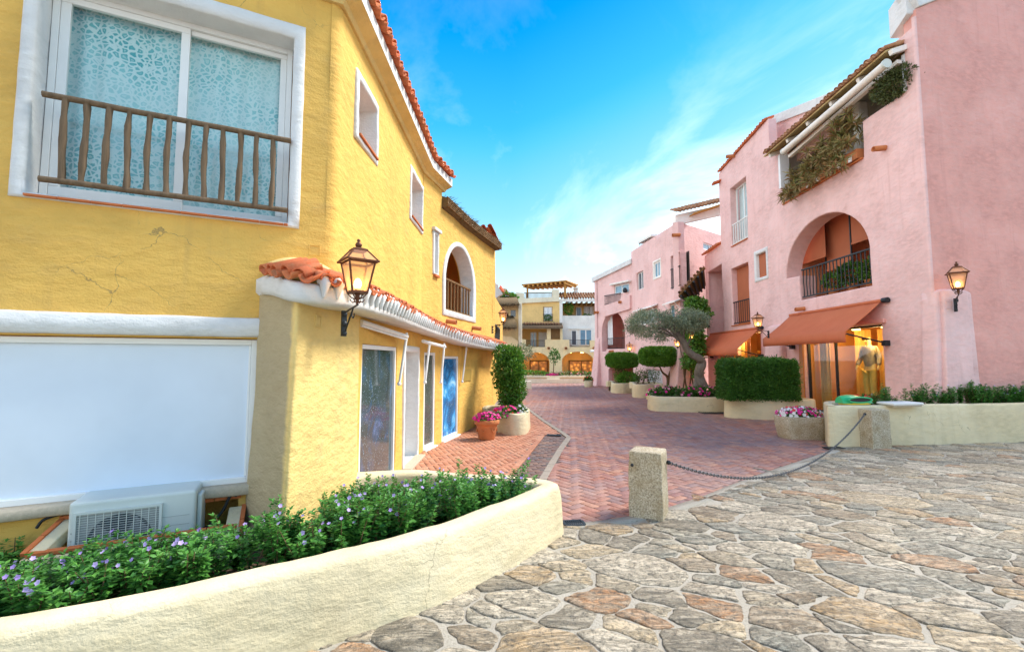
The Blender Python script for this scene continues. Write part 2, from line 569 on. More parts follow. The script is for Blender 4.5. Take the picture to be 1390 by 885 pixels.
def wood_mat(name, col, scale=(30, 30, 3)):
    m, nt, b = new_mat(name)
    v = mapping(nt, scale); f = noise_tex(nt, v, 1.0, 5, .65, .6); v2 = mapping(nt); f2 = noise_tex(nt, v2, 5, 3)
    c = mixc(nt, ramp(nt, f, [(.3, (0, 0, 0)), (.7, (1, 1, 1))]), sc(col, .55), sc(col, 1.35))
    c = mixc(nt, math_n(nt, 'MULTIPLY', f2, .5), c, sc(col, .8))
    lk(nt, c, b.inputs['Base Color']); b.inputs['Roughness'].default_value = .8; b.inputs['Specular IOR Level'].default_value = .2
    bump(nt, b, f, .5, .006)
    return m

def tile_mat(name, cols, moss=(.12, .11, .05), moss_amt=.25):
    m, nt, b = new_mat(name)
    g = N(nt, 'ShaderNodeNewGeometry'); v = mapping(nt)
    c = ramp(nt, g.outputs['Random Per Island'], [(i / (len(cols) - 1), q) for i, q in enumerate(cols)])
    f = noise_tex(nt, v, 9, 5, .65); f2 = noise_tex(nt, v, 60, 3, .6)
    c = mixc(nt, math_n(nt, 'MULTIPLY', ramp(nt, f, [(.5, (0, 0, 0)), (.72, (1, 1, 1))]), moss_amt * 2), c, moss)
    c = mixc(nt, math_n(nt, 'MULTIPLY', f2, .25), c, (.75, .5, .33))
    lk(nt, c, b.inputs['Base Color']); b.inputs['Roughness'].default_value = .85; b.inputs['Specular IOR Level'].default_value = .2
    bump(nt, b, f2, .4, .006)
    return m

M = {}
M['yellow'] = stucco('yellow stucco', (.74, .440, .105), strength=.75, dirt=(.55, .34, .12), dirt_amt=.4, alt=(.79, .49, .12), crack=True)
def greyed_pillar():
    m = stucco('pale yellow pillar stucco greyed on the window side', (.76, .55, .21), strength=.85, dirt=(.42, .34, .22), dirt_amt=.35); nt = m.node_tree; b = nt.nodes['Principled BSDF']
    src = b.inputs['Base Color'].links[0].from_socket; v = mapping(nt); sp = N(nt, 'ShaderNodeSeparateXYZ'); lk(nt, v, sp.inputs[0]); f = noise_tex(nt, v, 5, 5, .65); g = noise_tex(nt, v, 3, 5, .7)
    k = math_n(nt, 'ADD', sp.outputs[0], math_n(nt, 'MULTIPLY', math_n(nt, 'SUBTRACT', f, .5), .12))  # tone turns grey towards the window side, edge broken by noise
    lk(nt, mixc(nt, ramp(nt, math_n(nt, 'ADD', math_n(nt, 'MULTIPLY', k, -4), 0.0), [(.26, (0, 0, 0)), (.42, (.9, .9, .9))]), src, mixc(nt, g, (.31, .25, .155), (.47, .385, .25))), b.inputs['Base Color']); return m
M['greyed'] = greyed_pillar()
M['pillar'] = stucco('pale yellow pillar stucco', (.74, .55, .22), strength=.85, dirt=(.42, .34, .22), dirt_amt=.35)
M['white'] = stucco('white lime plaster', (.69, .69, .68), strength=.5, dirt=(.5, .5, .46), dirt_amt=.3)
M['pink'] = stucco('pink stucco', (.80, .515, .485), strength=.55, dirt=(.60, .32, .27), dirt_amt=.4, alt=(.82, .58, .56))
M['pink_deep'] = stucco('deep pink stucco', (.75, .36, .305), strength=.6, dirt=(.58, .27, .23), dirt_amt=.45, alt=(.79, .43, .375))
M['cream'] = stucco('cream planter plaster', (.66, .56, .355), strength=.62, dirt=(.5, .43, .26), dirt_amt=.6, crack=True, alt=(.70, .62, .43))
M['cream_far'] = stucco('cream far plaster', (.80, .71, .52), strength=.4)
M['orange_far'] = stucco('ochre far plaster', (.84, .56, .22), strength=.4)
M['peach_far'] = stucco('peach far plaster', (.86, .66, .37), strength=.4)
M['white_far'] = stucco('white far plaster', (.84, .80, .74), strength=.4)
M['brown_far'] = stucco('brownish ochre plaster', (.76, .54, .26), strength=.4)  # brownish ochre is the wall's own colour
M['terra'] = plain('terracotta', (.50, .17, .06), .8, vary=.18, bstr=.3)
M['terra_trim'] = plain('terracotta trim', (.50, .14, .04), .75, vary=.2, bstr=.3)
M['tile'] = tile_mat('orange roof tile', [(.62, .12, .03), (.55, .10, .03), (.66, .17, .05), (.45, .09, .035)])
M['tile_old'] = tile_mat('weathered roof tile', [(.34, .15, .07), (.42, .20, .10), (.25, .12, .07), (.48, .26, .14)], (.08, .07, .05), .35)
M['wood_grey'] = wood_mat('weathered grey wood', (.17, .115, .07))
M['wood'] = wood_mat('brown wood', (.20, .11, .045))
M['wood_orange'] = wood_mat('orange pine', (.52, .25, .06), (3, 30, 30))
M['straw'] = wood_mat('old straw', (.18, .12, .06), (20, 20, 8))
M['frame'] = plain('white window frame', (.80, .80, .78), .45, vary=.04)
M['film'] = plain('frosted white window film', (.68, .76, .86), .28, vary=.10, vscale=.9)
M['iron'] = plain('dark iron', (.025, .03, .035), .5, .3, vary=.3)
M['rust'] = plain('rusty copper lantern', (.13, .05, .025), .5, .6, vary=.4, vscale=20)
M['glass'] = glass_mat('window glass')
def lamp_glass():
    m = glass_mat('lantern glass', (.96, .88, .78), -.02, .08); nt = m.node_tree; out = nt.nodes['Material Output']; src = out.inputs['Surface'].links[0].from_socket
    t = N(nt, 'ShaderNodeBsdfTranslucent'); t.inputs[0].default_value = (.95, .62, .38, 1); d = N(nt, 'ShaderNodeBsdfDiffuse'); d.inputs[0].default_value = (.8, .6, .45, 1)
    a = N(nt, 'ShaderNodeMixShader'); a.inputs[0].default_value = .35; lk(nt, t.outputs[0], a.inputs[1]); lk(nt, d.outputs[0], a.inputs[2])
    mx = N(nt, 'ShaderNodeMixShader'); mx.inputs[0].default_value = .38; lk(nt, src, mx.inputs[1]); lk(nt, a.outputs[0], mx.inputs[2]); lk(nt, mx.outputs[0], out.inputs['Surface'])
    return m
M['lampglass'] = lamp_glass()
M['bulb'] = emit_mat('warm bulb', (1, .58, .18), 16)
M['darkglass'] = plain('dark window glass', (.06, .09, .11), .06, vary=.3, vscale=2, spec=.8)
M['blueglass'] = plain('blue window glass', (.14, .30, .42), .08, vary=.35, vscale=1.5, spec=.8)
M['dark'] = plain('dark interior', (.05, .04, .035), .9)
M['soil'] = plain('planter soil', (.10, .06, .035), .95, vary=.35, vscale=25, bstr=1.0, bscale=45)
M['stone_sill'] = plain('grey stone sill', (.46, .39, .29), .8, vary=.2, vscale=30, bstr=.4)
M['ac'] = plain('grey white enamel', (.62, .66, .62), .45, vary=.05, vscale=3)
M['acdark'] = plain('dark fan grille', (.05, .06, .07), .6)
M['awning'] = None
M['shade'] = plain('terracotta sun blind fabric', (.42, .13, .06), .85, vary=.08, vscale=3)
M['greenplastic'] = plain('green plastic', (.03, .40, .16), .3, vary=.05)
M['yellowplastic'] = plain('yellow plastic', (.75, .55, .05), .35, vary=.05)
M['bark'] = wood_mat('grey olive bark', (.20, .17, .14), (14, 14, 5))
M['twig'] = plain('brown twig', (.13, .08, .04), .85)
M['leaf'] = leaf_mat('bedding leaf', (.03, .12, .025), (.06, .23, .035), (.13, .33, .055))
M['box'] = leaf_mat('box hedge leaf', (.025, .09, .012), (.05, .15, .018), (.10, .24, .035))
M['topiary'] = leaf_mat('topiary leaf', (.055, .17, .012), (.10, .26, .02), (.18, .36, .04))
M['olive'] = leaf_mat('olive leaf', (.11, .15, .08), (.20, .25, .13), (.34, .38, .25), .5, .2)
M['ivy'] = leaf_mat('bright shrub leaf', (.035, .12, .012), (.08, .22, .02), (.16, .32, .04))
M['aloe'] = leaf_mat('aloe leaf', (.14, .18, .05), (.28, .25, .08), (.40, .20, .10), .5, .2)
M['purple'] = flower_mat('purple petal', (.34, .20, .62), (.55, .42, .80))
M['magenta'] = flower_mat('magenta petal', (.62, .01, .20), (.78, .03, .30))
M['redfl'] = flower_mat('red petal', (.65, .02, .02), (.75, .06, .05))
M['whitefl'] = flower_mat('white petal', (.78, .78, .75), (.85, .85, .82))
M['pinkfl'] = flower_mat('pink petal', (.75, .20, .35), (.80, .35, .45))
M['chain'] = plain('grey chain steel', (.12, .13, .14), .4, .8, vary=.3, vscale=40)

def make_awning_mat():
    m, nt, b = new_mat('terracotta awning cloth')
    v = mapping(nt, (1, 1, 1)); f = noise_tex(nt, v, 2.5, 3); v2 = mapping(nt, (1, 9, .3)); f2 = noise_tex(nt, v2, 1.5, 3)
    c = mixc(nt, f, (.62, .18, .085), (.74, .25, .125)); c = mixc(nt, math_n(nt, 'MULTIPLY', f2, .5), c, (.68, .21, .10))
    lk(nt, c, b.inputs['Base Color']); b.inputs['Roughness'].default_value = .85; b.inputs['Specular IOR Level'].default_value = .2
    bump(nt, b, f2, .3, .02)
    t = N(nt, 'ShaderNodeBsdfTranslucent'); lk(nt, c, t.inputs['Color']); mx = N(nt, 'ShaderNodeMixShader'); mx.inputs[0].default_value = .25
    lk(nt, b.outputs[0], mx.inputs[1]); lk(nt, t.outputs[0], mx.inputs[2]); lk(nt, mx.outputs[0], nt.nodes['Material Output'].inputs['Surface'])
    return m
M['awning'] = make_awning_mat()

def granite(name):
    m, nt, b = new_mat(name)
    v = mapping(nt); f = noise_tex(nt, v, 55, 4, .8); g = noise_tex(nt, v, 5, 4, .6); k = noise_tex(nt, v, 140, 2, .7)
    c = ramp(nt, f, [(.32, (.10, .085, .06)), (.45, (.38, .32, .22)), (.56, (.56, .49, .36)), (.7, (.74, .69, .56))])
    c = mixc(nt, math_n(nt, 'MULTIPLY', ramp(nt, g, [(.45, (0, 0, 0)), (.7, (1, 1, 1))]), .55), c, (.30, .21, .09))
    lk(nt, c, b.inputs['Base Color']); b.inputs['Roughness'].default_value = .85
    bump(nt, b, math_n(nt, 'ADD', f, math_n(nt, 'MULTIPLY', k, .5)), .9, .015)
    return m
M['granite'] = granite('rough granite')

def leopard():
    m, nt, b = new_mat('turquoise leopard print curtain')
    v = mapping(nt); vo = N(nt, 'ShaderNodeTexVoronoi', feature='DISTANCE_TO_EDGE'); vo.inputs['Scale'].default_value = 22
    sm = noise_tex(nt, v, 1.6, 2)
    v3 = N(nt, 'ShaderNodeVectorMath', operation='ADD'); nn = N(nt, 'ShaderNodeTexNoise'); nn.inputs['Scale'].default_value = 9; lk(nt, v, nn.inputs['Vector'])
    s3 = N(nt, 'ShaderNodeVectorMath', operation='SCALE'); s3.inputs['Scale'].default_value = .06; lk(nt, nn.outputs['Color'], s3.inputs[0])
    lk(nt, v, v3.inputs[0]); lk(nt, s3.outputs[0], v3.inputs[1]); lk(nt, v3.outputs[0], vo.inputs['Vector'])
    spot = ramp(nt, vo.outputs['Distance'], [(.10, (1, 1, 1)), (.2, (0, 0, 0)), (.33, (0, 0, 0)), (.42, (.6, .6, .6))])
    base = ramp(nt, sm, [(.3, (.12, .44, .48)), (.5, (.40, .68, .70)), (.66, (.66, .80, .80))])
    c = mixc(nt, spot, base, (.80, .87, .87))
    lk(nt, c, b.inputs['Base Color']); b.inputs['Roughness'].default_value = .7
    return m
M['leopard'] = leopard()
M['lace'] = plain('white curtain cloth', (.80, .82, .84), .8, vary=.06)
M['warmcurtain'] = plain('gold curtain cloth', (.60, .36, .10), .75, vary=.15, vscale=2)
M['shopwall'] = plain('warm shop interior', (.60, .30, .09), .7, vary=.15, vscale=2)
M['shoplamp'] = emit_mat('shop ceiling lamp', (1, .58, .16), 5)

def poster(name, stops, rough=.10):
    m, nt, b = new_mat(name)
    v = mapping(nt); f = noise_tex(nt, v, 1.7, 5, .6, 1.2); w = N(nt, 'ShaderNodeTexNoise'); w.inputs['Scale'].default_value = 70; w.inputs['Detail'].default_value = 1; lk(nt, v, w.inputs['Vector'])
    c = ramp(nt, f, stops)
    c = mixc(nt, ramp(nt, w.outputs['Fac'], [(.70, (0, 0, 0)), (.74, (1, 1, 1))]), c, (.6, .75, .85))
    lk(nt, c, b.inputs['Base Color']); b.inputs['Roughness'].default_value = rough; b.inputs['Specular IOR Level'].default_value = .5
    return m
M['poster_dark'] = poster('dark night-sky window film', [(.3, (.035, .055, .06)), (.5, (.06, .085, .09)), (.64, (.05, .10, .16)), (.78, (.10, .19, .38))])
M['poster_grey'] = poster('grey window film', [(.3, (.075, .085, .075)), (.7, (.12, .125, .11))])
M['poster_blue'] = poster('blue nebula window film', [(.28, (.02, .06, .10)), (.45, (.03, .16, .40)), (.55, (.06, .36, .75)), (.66, (.45, .75, .9))])
# ================================================================== GROUND
def ground_mat(name, c0, c1, scale=2.0, bs=.4):
    return plain(name, tuple((a + b) / 2 for a, b in zip(c0, c1)), .9, vary=.2, vscale=scale, bstr=bs, bscale=60)

gmat = ground_mat('grey concrete ground', (.20, .18, .16), (.26, .23, .2))
mb = MB(); S = 400
mb.add([(-S, -S, -.02), (S, -S, -.02), (S, S, -.02), (-S, S, -.02)], [(0, 1, 2, 3)])
g = mb.build('ground', gmat); tag(g, kind='structure')

# edge between flagstones and brick road, traced on the ground
EDGE = [G(*p) for p in ((700, 716), (760, 714), (800, 712), (850, 705), (905, 693), (960, 675), (1010, 655), (1060, 637), (1110, 620), (1135, 611))]
EDGE = [Vector((p.x, p.y, 0)) for p in EDGE]
print('EDGE', [(round(p.x, 2), round(p.y, 2)) for p in EDGE])
PW_FRONT = [G(*p) for p in ((1128, 607), (1390, 600))]      # foot of the long right planter

# ---- flagstones --------------------------------------------------
def flag_mat():
    m, nt, b = new_mat('flagstone')
    g = N(nt, 'ShaderNodeNewGeometry'); v = mapping(nt)
    isl = g.outputs['Random Per Island']
    c = ramp(nt, isl, [(0, (0.242, 0.205, 0.146)), (.14, (0.451, 0.365, 0.241)), (.26, (0.275, 0.265, 0.211)), (.38, (0.572, 0.440, 0.267)), (.48, (0.484, 0.320, 0.155)), (.55, (0.462, 0.230, 0.095)), (.62, (0.374, 0.340, 0.258)), (.72, (0.616, 0.530, 0.396)), (.84, (0.319, 0.235, 0.146)), (.93, (0.528, 0.450, 0.335)), (1, (0.396, 0.310, 0.206))], 'CONSTANT')
    # each stone gets its own offset into the texture
    off = N(nt, 'ShaderNodeCombineXYZ'); k = math_n(nt, 'MULTIPLY', isl, 91.0); lk(nt, k, off.inputs[0]); lk(nt, k, off.inputs[2])
    ad = N(nt, 'ShaderNodeVectorMath', operation='ADD'); lk(nt, v, ad.inputs[0]); lk(nt, off.outputs[0], ad.inputs[1])
    st = N(nt, 'ShaderNodeMapping'); st.inputs['Scale'].default_value = (1, 2.6, 1); lk(nt, ad.outputs[0], st.inputs['Vector'])
    a = noise_tex(nt, st.outputs[0], 3.2, 6, .68, 1.0); f = noise_tex(nt, ad.outputs[0], 26, 6, .72); ff = noise_tex(nt, ad.outputs[0], 120, 3, .7)
    c = mixc(nt, math_n(nt, 'MULTIPLY', ramp(nt, a, [(.40, (0, 0, 0)), (.58, (1, 1, 1))]), .55), c, (.58, .50, .375))
    c = mixc(nt, math_n(nt, 'MULTIPLY', ramp(nt, a, [(.57, (0, 0, 0)), (.68, (1, 1, 1))]), .35), c, (.40, .27, .15))
    cr = noise_tex(nt, st.outputs[0], 1.6, 8, .75, 2.2); crk = math_n(nt, 'ABSOLUTE', math_n(nt, 'SUBTRACT', cr, .5))
    c = mixc(nt, ramp(nt, crk, [(.0, (.75, .75, .75)), (.012, (0, 0, 0))]), c, (.06, .05, .04))
    c = mixc(nt, ramp(nt, f, [(.36, (.85, .85, .85)), (.52, (0, 0, 0))]), c, (.085, .08, .065))
    c = mixc(nt, math_n(nt, 'MULTIPLY', ramp(nt, ff, [(.55, (0, 0, 0)), (.7, (1, 1, 1))]), .45), c, (.62, .58, .50))
    lk(nt, c, b.inputs['Base Color']); b.inputs['Roughness'].default_value = .62; b.inputs['Specular IOR Level'].default_value = .45
    h = math_n(nt, 'ADD', math_n(nt, 'ADD', math_n(nt, 'ADD', math_n(nt, 'MULTIPLY', a, 1.6), math_n(nt, 'MINIMUM', math_n(nt, 'MULTIPLY', crk, 8), .4)), f), math_n(nt, 'MULTIPLY', ff, .35))
    bump(nt, b, h, .9, .026)
    return m

def mortar_mat():
    m, nt, b = new_mat('pale mortar')
    v = mapping(nt); a = noise_tex(nt, v, 1.6, 4); f = noise_tex(nt, v, 45, 5, .75)
    c = mixc(nt, a, (.30, .27, .215), (.47, .43, .355)); c = mixc(nt, ramp(nt, f, [(.36, (.6, .6, .6)), (.48, (0, 0, 0))]), c, (.20, .18, .14))
    lk(nt, c, b.inputs['Base Color']); b.inputs['Roughness'].default_value = .9; bump(nt, b, f, .9, .015)
    return m

def clip_cell(poly, p, q, gap):
    """keep the side of the bisector of p,q nearer p"""
    n = (q[0] - p[0], q[1] - p[1]); l = math.hypot(*n); n = (n[0] / l, n[1] / l)
    c = n[0] * (p[0] + q[0]) / 2 + n[1] * (p[1] + q[1]) / 2 - gap
    out = []
    for i in range(len(poly)):
        a = poly[i - 1]; b = poly[i]
        da = a[0] * n[0] + a[1] * n[1] - c; db = b[0] * n[0] + b[1] * n[1] - c
        if (da <= 0) != (db <= 0):
            t = da / (da - db); out.append((a[0] + (b[0] - a[0]) * t, a[1] + (b[1] - a[1]) * t))
        if db <= 0: out.append(b)
    return out

# area of flagstones
flag_area = [(-6.5, -4.0), (19.5, -4.0), (19.5, PW_FRONT[1].y + .9), (PW_FRONT[1].x, PW_FRONT[1].y + .15), (PW_FRONT[0].x, PW_FRONT[0].y + .1)] + [(p.x, p.y) for p in reversed(EDGE)] + [(-1.2, 4.6), (-2.4, 3.4), (-6.5, 1.5)]
mb = MB()
mm = mortar_mat(); fm = flag_mat()
from mathutils.geometry import tessellate_polygon
fl = [(x, y) for x, y in flag_area]
tri = tessellate_polygon([[Vector((x, y, 0)) for x, y in fl]])
mb.add([(x, y, 0.0) for x, y in fl], [tuple(t) for t in tri], mm)
# seeds of varying size in a warped, stretched space, so the slabs come out long and irregular
AN = R(-24); ca_, sa_ = math.cos(AN), math.sin(AN); ST = 1.55
def to_s(x, y): return ((x * ca_ + y * sa_) / ST, (-x * sa_ + y * ca_))
def to_w(u, v):
    u *= ST; return (u * ca_ - v * sa_, u * sa_ + v * ca_)
def edge_proj(x, y):
    best = (0, 0, 1e9)
    for a, b in zip(EDGE, EDGE[1:]):
        dx, dy = b.x - a.x, b.y - a.y; t = max(0, min(1, ((x - a.x) * dx + (y - a.y) * dy) / (dx * dx + dy * dy))); px, py = a.x + dx * t, a.y + dy * t; d = math.hypot(x - px, y - py)
        if d < best[2]: best = (px, py, d)
    return best
rngs = random.Random(21)
pts = []; cell = {}
for _ in range(34000):
    x = rngs.uniform(-3.2, 17.5); y = rngs.uniform(.6, 10.9)
    if not inside((x, y), flag_area) and edge_proj(x, y)[2] > .16: continue
    u, v = to_s(x, y)
    r = rngs.choice((.075, .10, .12, .145, .18, .25)) * (1 + .35 * noise.noise((x * .9, y * .9, 5.0)))
    gx, gy = int(u // .5), int(v // .5); ok = True
    for i in range(-2, 3):
        for j in range(-2, 3):
            for (a, b, rr) in cell.get((gx + i, gy + j), ()):
                if math.hypot(a - u, b - v) < (r + rr) * .86: ok = False; break
            if not ok: break
        if not ok: break
    if ok: pts.append((u, v, r)); cell.setdefault((gx, gy), []).append((u, v, r))
PA = np.array([(p[0], p[1]) for p in pts]); RA = np.array([p[2] for p in pts])
print('flagstones', len(pts))
def clip_w(poly, p, q, rp_, rq, gap):
    """weighted bisector (power diagram): big seeds keep more room"""
    n = (q[0] - p[0], q[1] - p[1]); l = math.hypot(*n); n = (n[0] / l, n[1] / l)
    m = (l * l + rp_ * rp_ - rq * rq) / (2 * l)
    c = n[0] * p[0] + n[1] * p[1] + m - gap; out = []
    for i in range(len(poly)):
        a = poly[i - 1]; b = poly[i]; da = a[0] * n[0] + a[1] * n[1] - c; db = b[0] * n[0] + b[1] * n[1] - c
        if (da <= 0) != (db <= 0):
            t = da / (da - db); out.append((a[0] + (b[0] - a[0]) * t, a[1] + (b[1] - a[1]) * t))
        if db <= 0: out.append(b)
    return out
for i, (u, v, r) in enumerate(pts):
    d = np.hypot(PA[:, 0] - u, PA[:, 1] - v); nb = np.argsort(d)[1:26]
    poly = [(u - 1, v - 1), (u + 1, v - 1), (u + 1, v + 1), (u - 1, v + 1)]
    for j in nb:
        if d[j] > 2: break
        poly = clip_w(poly, (u, v), tuple(PA[j]), r, RA[j], rngs.choice((.002, .003, .005, .008, .016)))
        if len(poly) < 3: break
    if len(poly) < 3: continue
    poly = [to_w(a_ + .05 * noise.noise((a_ * 3, b_ * 3, 1.5)), b_ + .05 * noise.noise((a_ * 3, b_ * 3, 8.5))) for a_, b_ in poly]
    x = sum(q[0] for q in poly) / len(poly); y = sum(q[1] for q in poly) / len(poly)
    if not inside((x, y), flag_area) and edge_proj(x, y)[2] > .3: continue
    if any(not inside(q, flag_area) for q in poly):   # trim at the road edge, shrink elsewhere
        fine_ = []
        for k in range(len(poly)):
            a_, b_ = poly[k], poly[(k + 1) % len(poly)]; m = max(1, int(math.hypot(b_[0] - a_[0], b_[1] - a_[1]) / .05))
            fine_ += [(a_[0] + (b_[0] - a_[0]) * q / m, a_[1] + (b_[1] - a_[1]) * q / m) for q in range(m)]
        new = []
        for q in fine_:
            if inside(q, flag_area): new.append(q); continue
            e = edge_proj(*q)
            if e[2] < .9: new.append((e[0] + .01, e[1] - .02))
            else:
                t = 1.0
                while t > .2 and not inside((x + (q[0] - x) * t, y + (q[1] - y) * t), flag_area): t -= .04
                new.append((x + (q[0] - x) * (t - .04), y + (q[1] - y) * (t - .04)))
        poly = [q for k, q in enumerate(new) if math.hypot(q[0] - new[k - 1][0], q[1] - new[k - 1][1]) > .012]
    if len(poly) < 3 or abs(area2(poly)) < .004: continue
    if area2(poly) < 0: poly = poly[::-1]
    # subdivide + wobble, chip the corners
    out = []
    for k in range(len(poly)):
        a = Vector(poly[k]); b = Vector(poly[(k + 1) % len(poly)]); L = (b - a).length
        if L < .02: continue
        m = max(2, int(L / .028)); nn = Vector(((b - a).y, -(b - a).x)) / L
        for q in range(m):
            t = q / m; p = a.lerp(b, t)
            w = .026 * noise.noise((p.x * 6, p.y * 6, i * .37)) + .014 * noise.noise((p.x * 19, p.y * 19, i * 1.3)) + .006 * noise.noise((p.x * 60, p.y * 60, i))
            if q == 0: p = p.lerp(Vector((x, y)), min(.12, .010 / max(.05, (p - Vector((x, y))).length)))
            out.append(p + nn * (w - .004))
    if len(out) < 5: continue
    cx = sum(p.x for p in out) / len(out); cy = sum(p.y for p in out) / len(out); c = Vector((cx, cy))
    tz = rngs.uniform(-.003, .006); tx, ty = rngs.uniform(-.012, .012), rngs.uniform(-.012, .012)
    def zz(p, e): return .010 + tz + (p.x - cx) * tx + (p.y - cy) * ty + e + .004 * noise.noise((p.x * 6, p.y * 6, i))
    def ins(p, k): return p.lerp(c, min(.45, k / max(.03, (p - c).length)))
    r0 = [(p.x, p.y, -.01) for p in out]; r1 = [(p.x, p.y, zz(p, -.007)) for p in out]
    r2p = [ins(p, .010) for p in out]; r2 = [(p.x, p.y, zz(p, 0)) for p in r2p]
    r3p = [p.lerp(c, .5) for p in out]; r3 = [(p.x, p.y, zz(p, .002)) for p in r3p]
    nq = len(out); vs = r0 + r1 + r2 + r3 + [(cx, cy, zz(c, .003))]; fs = []
    for a in range(3):
        for k in range(nq): fs.append((a * nq + k, a * nq + (k + 1) % nq, (a + 1) * nq + (k + 1) % nq, (a + 1) * nq + k))
    for k in range(nq): fs.append((3 * nq + k, 3 * nq + (k + 1) % nq, 4 * nq))
    mb.add(vs, fs, fm, True)
o = mb.build('stone_paving'); tag(o, kind='structure')

# ---- brick road ---------------------------------------------------
def brick_mat(name, cols, pat=None):
    m, nt, b = new_mat(name)
    g = N(nt, 'ShaderNodeNewGeometry'); v = mapping(nt)
    c = ramp(nt, g.outputs['Random Per Island'], [(i / (len(cols) - 1), q) for i, q in enumerate(cols)])
    a = noise_tex(nt, v, .45, 4, .6); f = noise_tex(nt, v, 30, 4, .7); a2 = noise_tex(nt, v, 1.5, 5, .7)
    if pat: c = mixc(nt, math_n(nt, 'MULTIPLY', ramp(nt, a, [(.40, (0, 0, 0)), (.66, (1, 1, 1))]), .5), c, pat)
    c = mixc(nt, math_n(nt, 'MULTIPLY', ramp(nt, a2, [(.5, (0, 0, 0)), (.7, (1, 1, 1))]), .35), c, sc(cols[0], .6))
    c = mixc(nt, math_n(nt, 'MULTIPLY', ramp(nt, f, [(.35, (1, 1, 1)), (.5, (0, 0, 0))]), .5), c, sc(cols[0], .45))
    lk(nt, c, b.inputs['Base Color']); b.inputs['Roughness'].default_value = .6; b.inputs['Specular IOR Level'].default_value = .45
    bump(nt, b, f, .7, .008)
    return m
brick = brick_mat('red paving brick', [(.33, .125, .08), (.40, .165, .10), (.28, .13, .11), (.48, .23, .14), (.33, .18, .15), (.21, .125, .12), (.38, .15, .095), (.30, .20, .19)], (.33, .25, .225))
brick_o = brick_mat('orange terrace brick', [(.46, .19, .10), (.52, .23, .13), (.40, .155, .085), (.55, .27, .16), (.46, .21, .13)])
brick_d = brick_mat('dark gutter brick', [(.15, .09, .075), (.24, .13, .09), (.12, .09, .085), (.30, .17, .11)])
grout = ground_mat('dark brick joint', (.10, .085, .075), (.16, .14, .12), 8)

def brick_at(V, Fq, P, c, ax, hl, hw, z, bev=.006, dep=.012):
    ay = np.array([-ax[1], ax[0]])
    n = len(V)
    for (l, w, zz) in ((hl, hw, z - dep), (hl - bev * .3, hw - bev * .3, z - bev * .6), (hl - bev, hw - bev, z)):
        for sx, sy in ((-1, -1), (1, -1), (1, 1), (-1, 1)):
            q = c + ax * (sx * l) + ay * (sy * w); V.append((q[0], q[1], zz + P(q)))
    for r in range(2):
        for k in range(4): Fq.append((n + r * 4 + k, n + r * 4 + (k + 1) % 4, n + r * 4 + 4 + (k + 1) % 4, n + r * 4 + 4 + k))
    Fq.append((n + 8, n + 9, n + 10, n + 11))

def lay(name, poly, mat, pattern, w=.115, ang=45, z=.0, kind='structure', base=True, tilt=.002):
    V = []; Fq = []
    xs = [p[0] for p in poly]; ys = [p[1] for p in poly]
    ca, sa = math.cos(R(ang)), math.sin(R(ang)); e1 = np.array([ca, sa]); e2 = np.array([-sa, ca])
    cen = np.array([(min(xs) + max(xs)) / 2, (min(ys) + max(ys)) / 2]); rad = math.hypot(max(xs) - min(xs), max(ys) - min(ys)) / 2
    n = int(rad / w) + 2
    fn = lambda q: .006 * noise.noise((q[0] * .5, q[1] * .5, 0))
    for i in range(-n, n):
        for j in range(-n, n):
            if pattern == 'herring':
                k = (i - j) % 4
                if k == 0: cc = (i + 1, j + .5); axx = e1
                elif k == 3: cc = (i + .5, j + 1); axx = e2
                else: continue
            else:   # running bond, rows along e1
                if i % 2: continue
                cc = (i + 1 + (1 if j % 2 else 0), j + .5); axx = e1
            q = cen + e1 * cc[0] * w + e2 * cc[1] * w
            if abs(q[0] - cen[0]) > rad or not inside(q, poly): continue
            s = 1 if axx is e1 else 1
            dz = NP.normal() * tilt
            th = NP.normal() * .012; ax2 = np.array([axx[0] * math.cos(th) - axx[1] * math.sin(th), axx[0] * math.sin(th) + axx[1] * math.cos(th)])
            brick_at(V, Fq, fn, q + NP.normal(size=2) * .002, ax2, w - .004, w / 2 - .004, z + dz)
    obj = np_mesh(name, np.array(V), [np.array(Fq)], None, mats=[mat])
    if base:
        tr = tessellate_polygon([[Vector((x, y, 0)) for x, y in poly]])
        mb2 = MB(); mb2.add([(x, y, z - .009) for x, y in poly], [tuple(t) for t in tr]); 
        bo = mb2.build(name.split('.')[0] + '_bed', grout); tag(bo, kind='structure')
    tag(obj, kind=kind)
    print(name, len(Fq) // 9)
    return obj

# kerb line between the left terrace and the road (photo: pale band from far left to the bend, then to the near planter)
K0 = [G(*p) for p in ((700, 541), (716, 553), (740, 571), (767, 588), (775, 594), (764, 610), (752, 631), (741, 651), (730, 676))]
K0 = [Vector((p.x, p.y, 0)) for p in K0]
print('KERB', [(round(p.x, 2), round(p.y, 2)) for p in K0])
road = [(p.x, p.y) for p in reversed(K0)] + [(-1.2, 22), (-1.5, 36), (12, 36), (12, 10.3), (PW_FRONT[0].x + .3, PW_FRONT[0].y + .9), (PW_FRONT[0].x + .05, PW_FRONT[0].y + .1)] + [(p.x, p.y) for p in reversed(EDGE[1:])]
lay('brick_road', road, brick, 'herring', w=.118, ang=38)

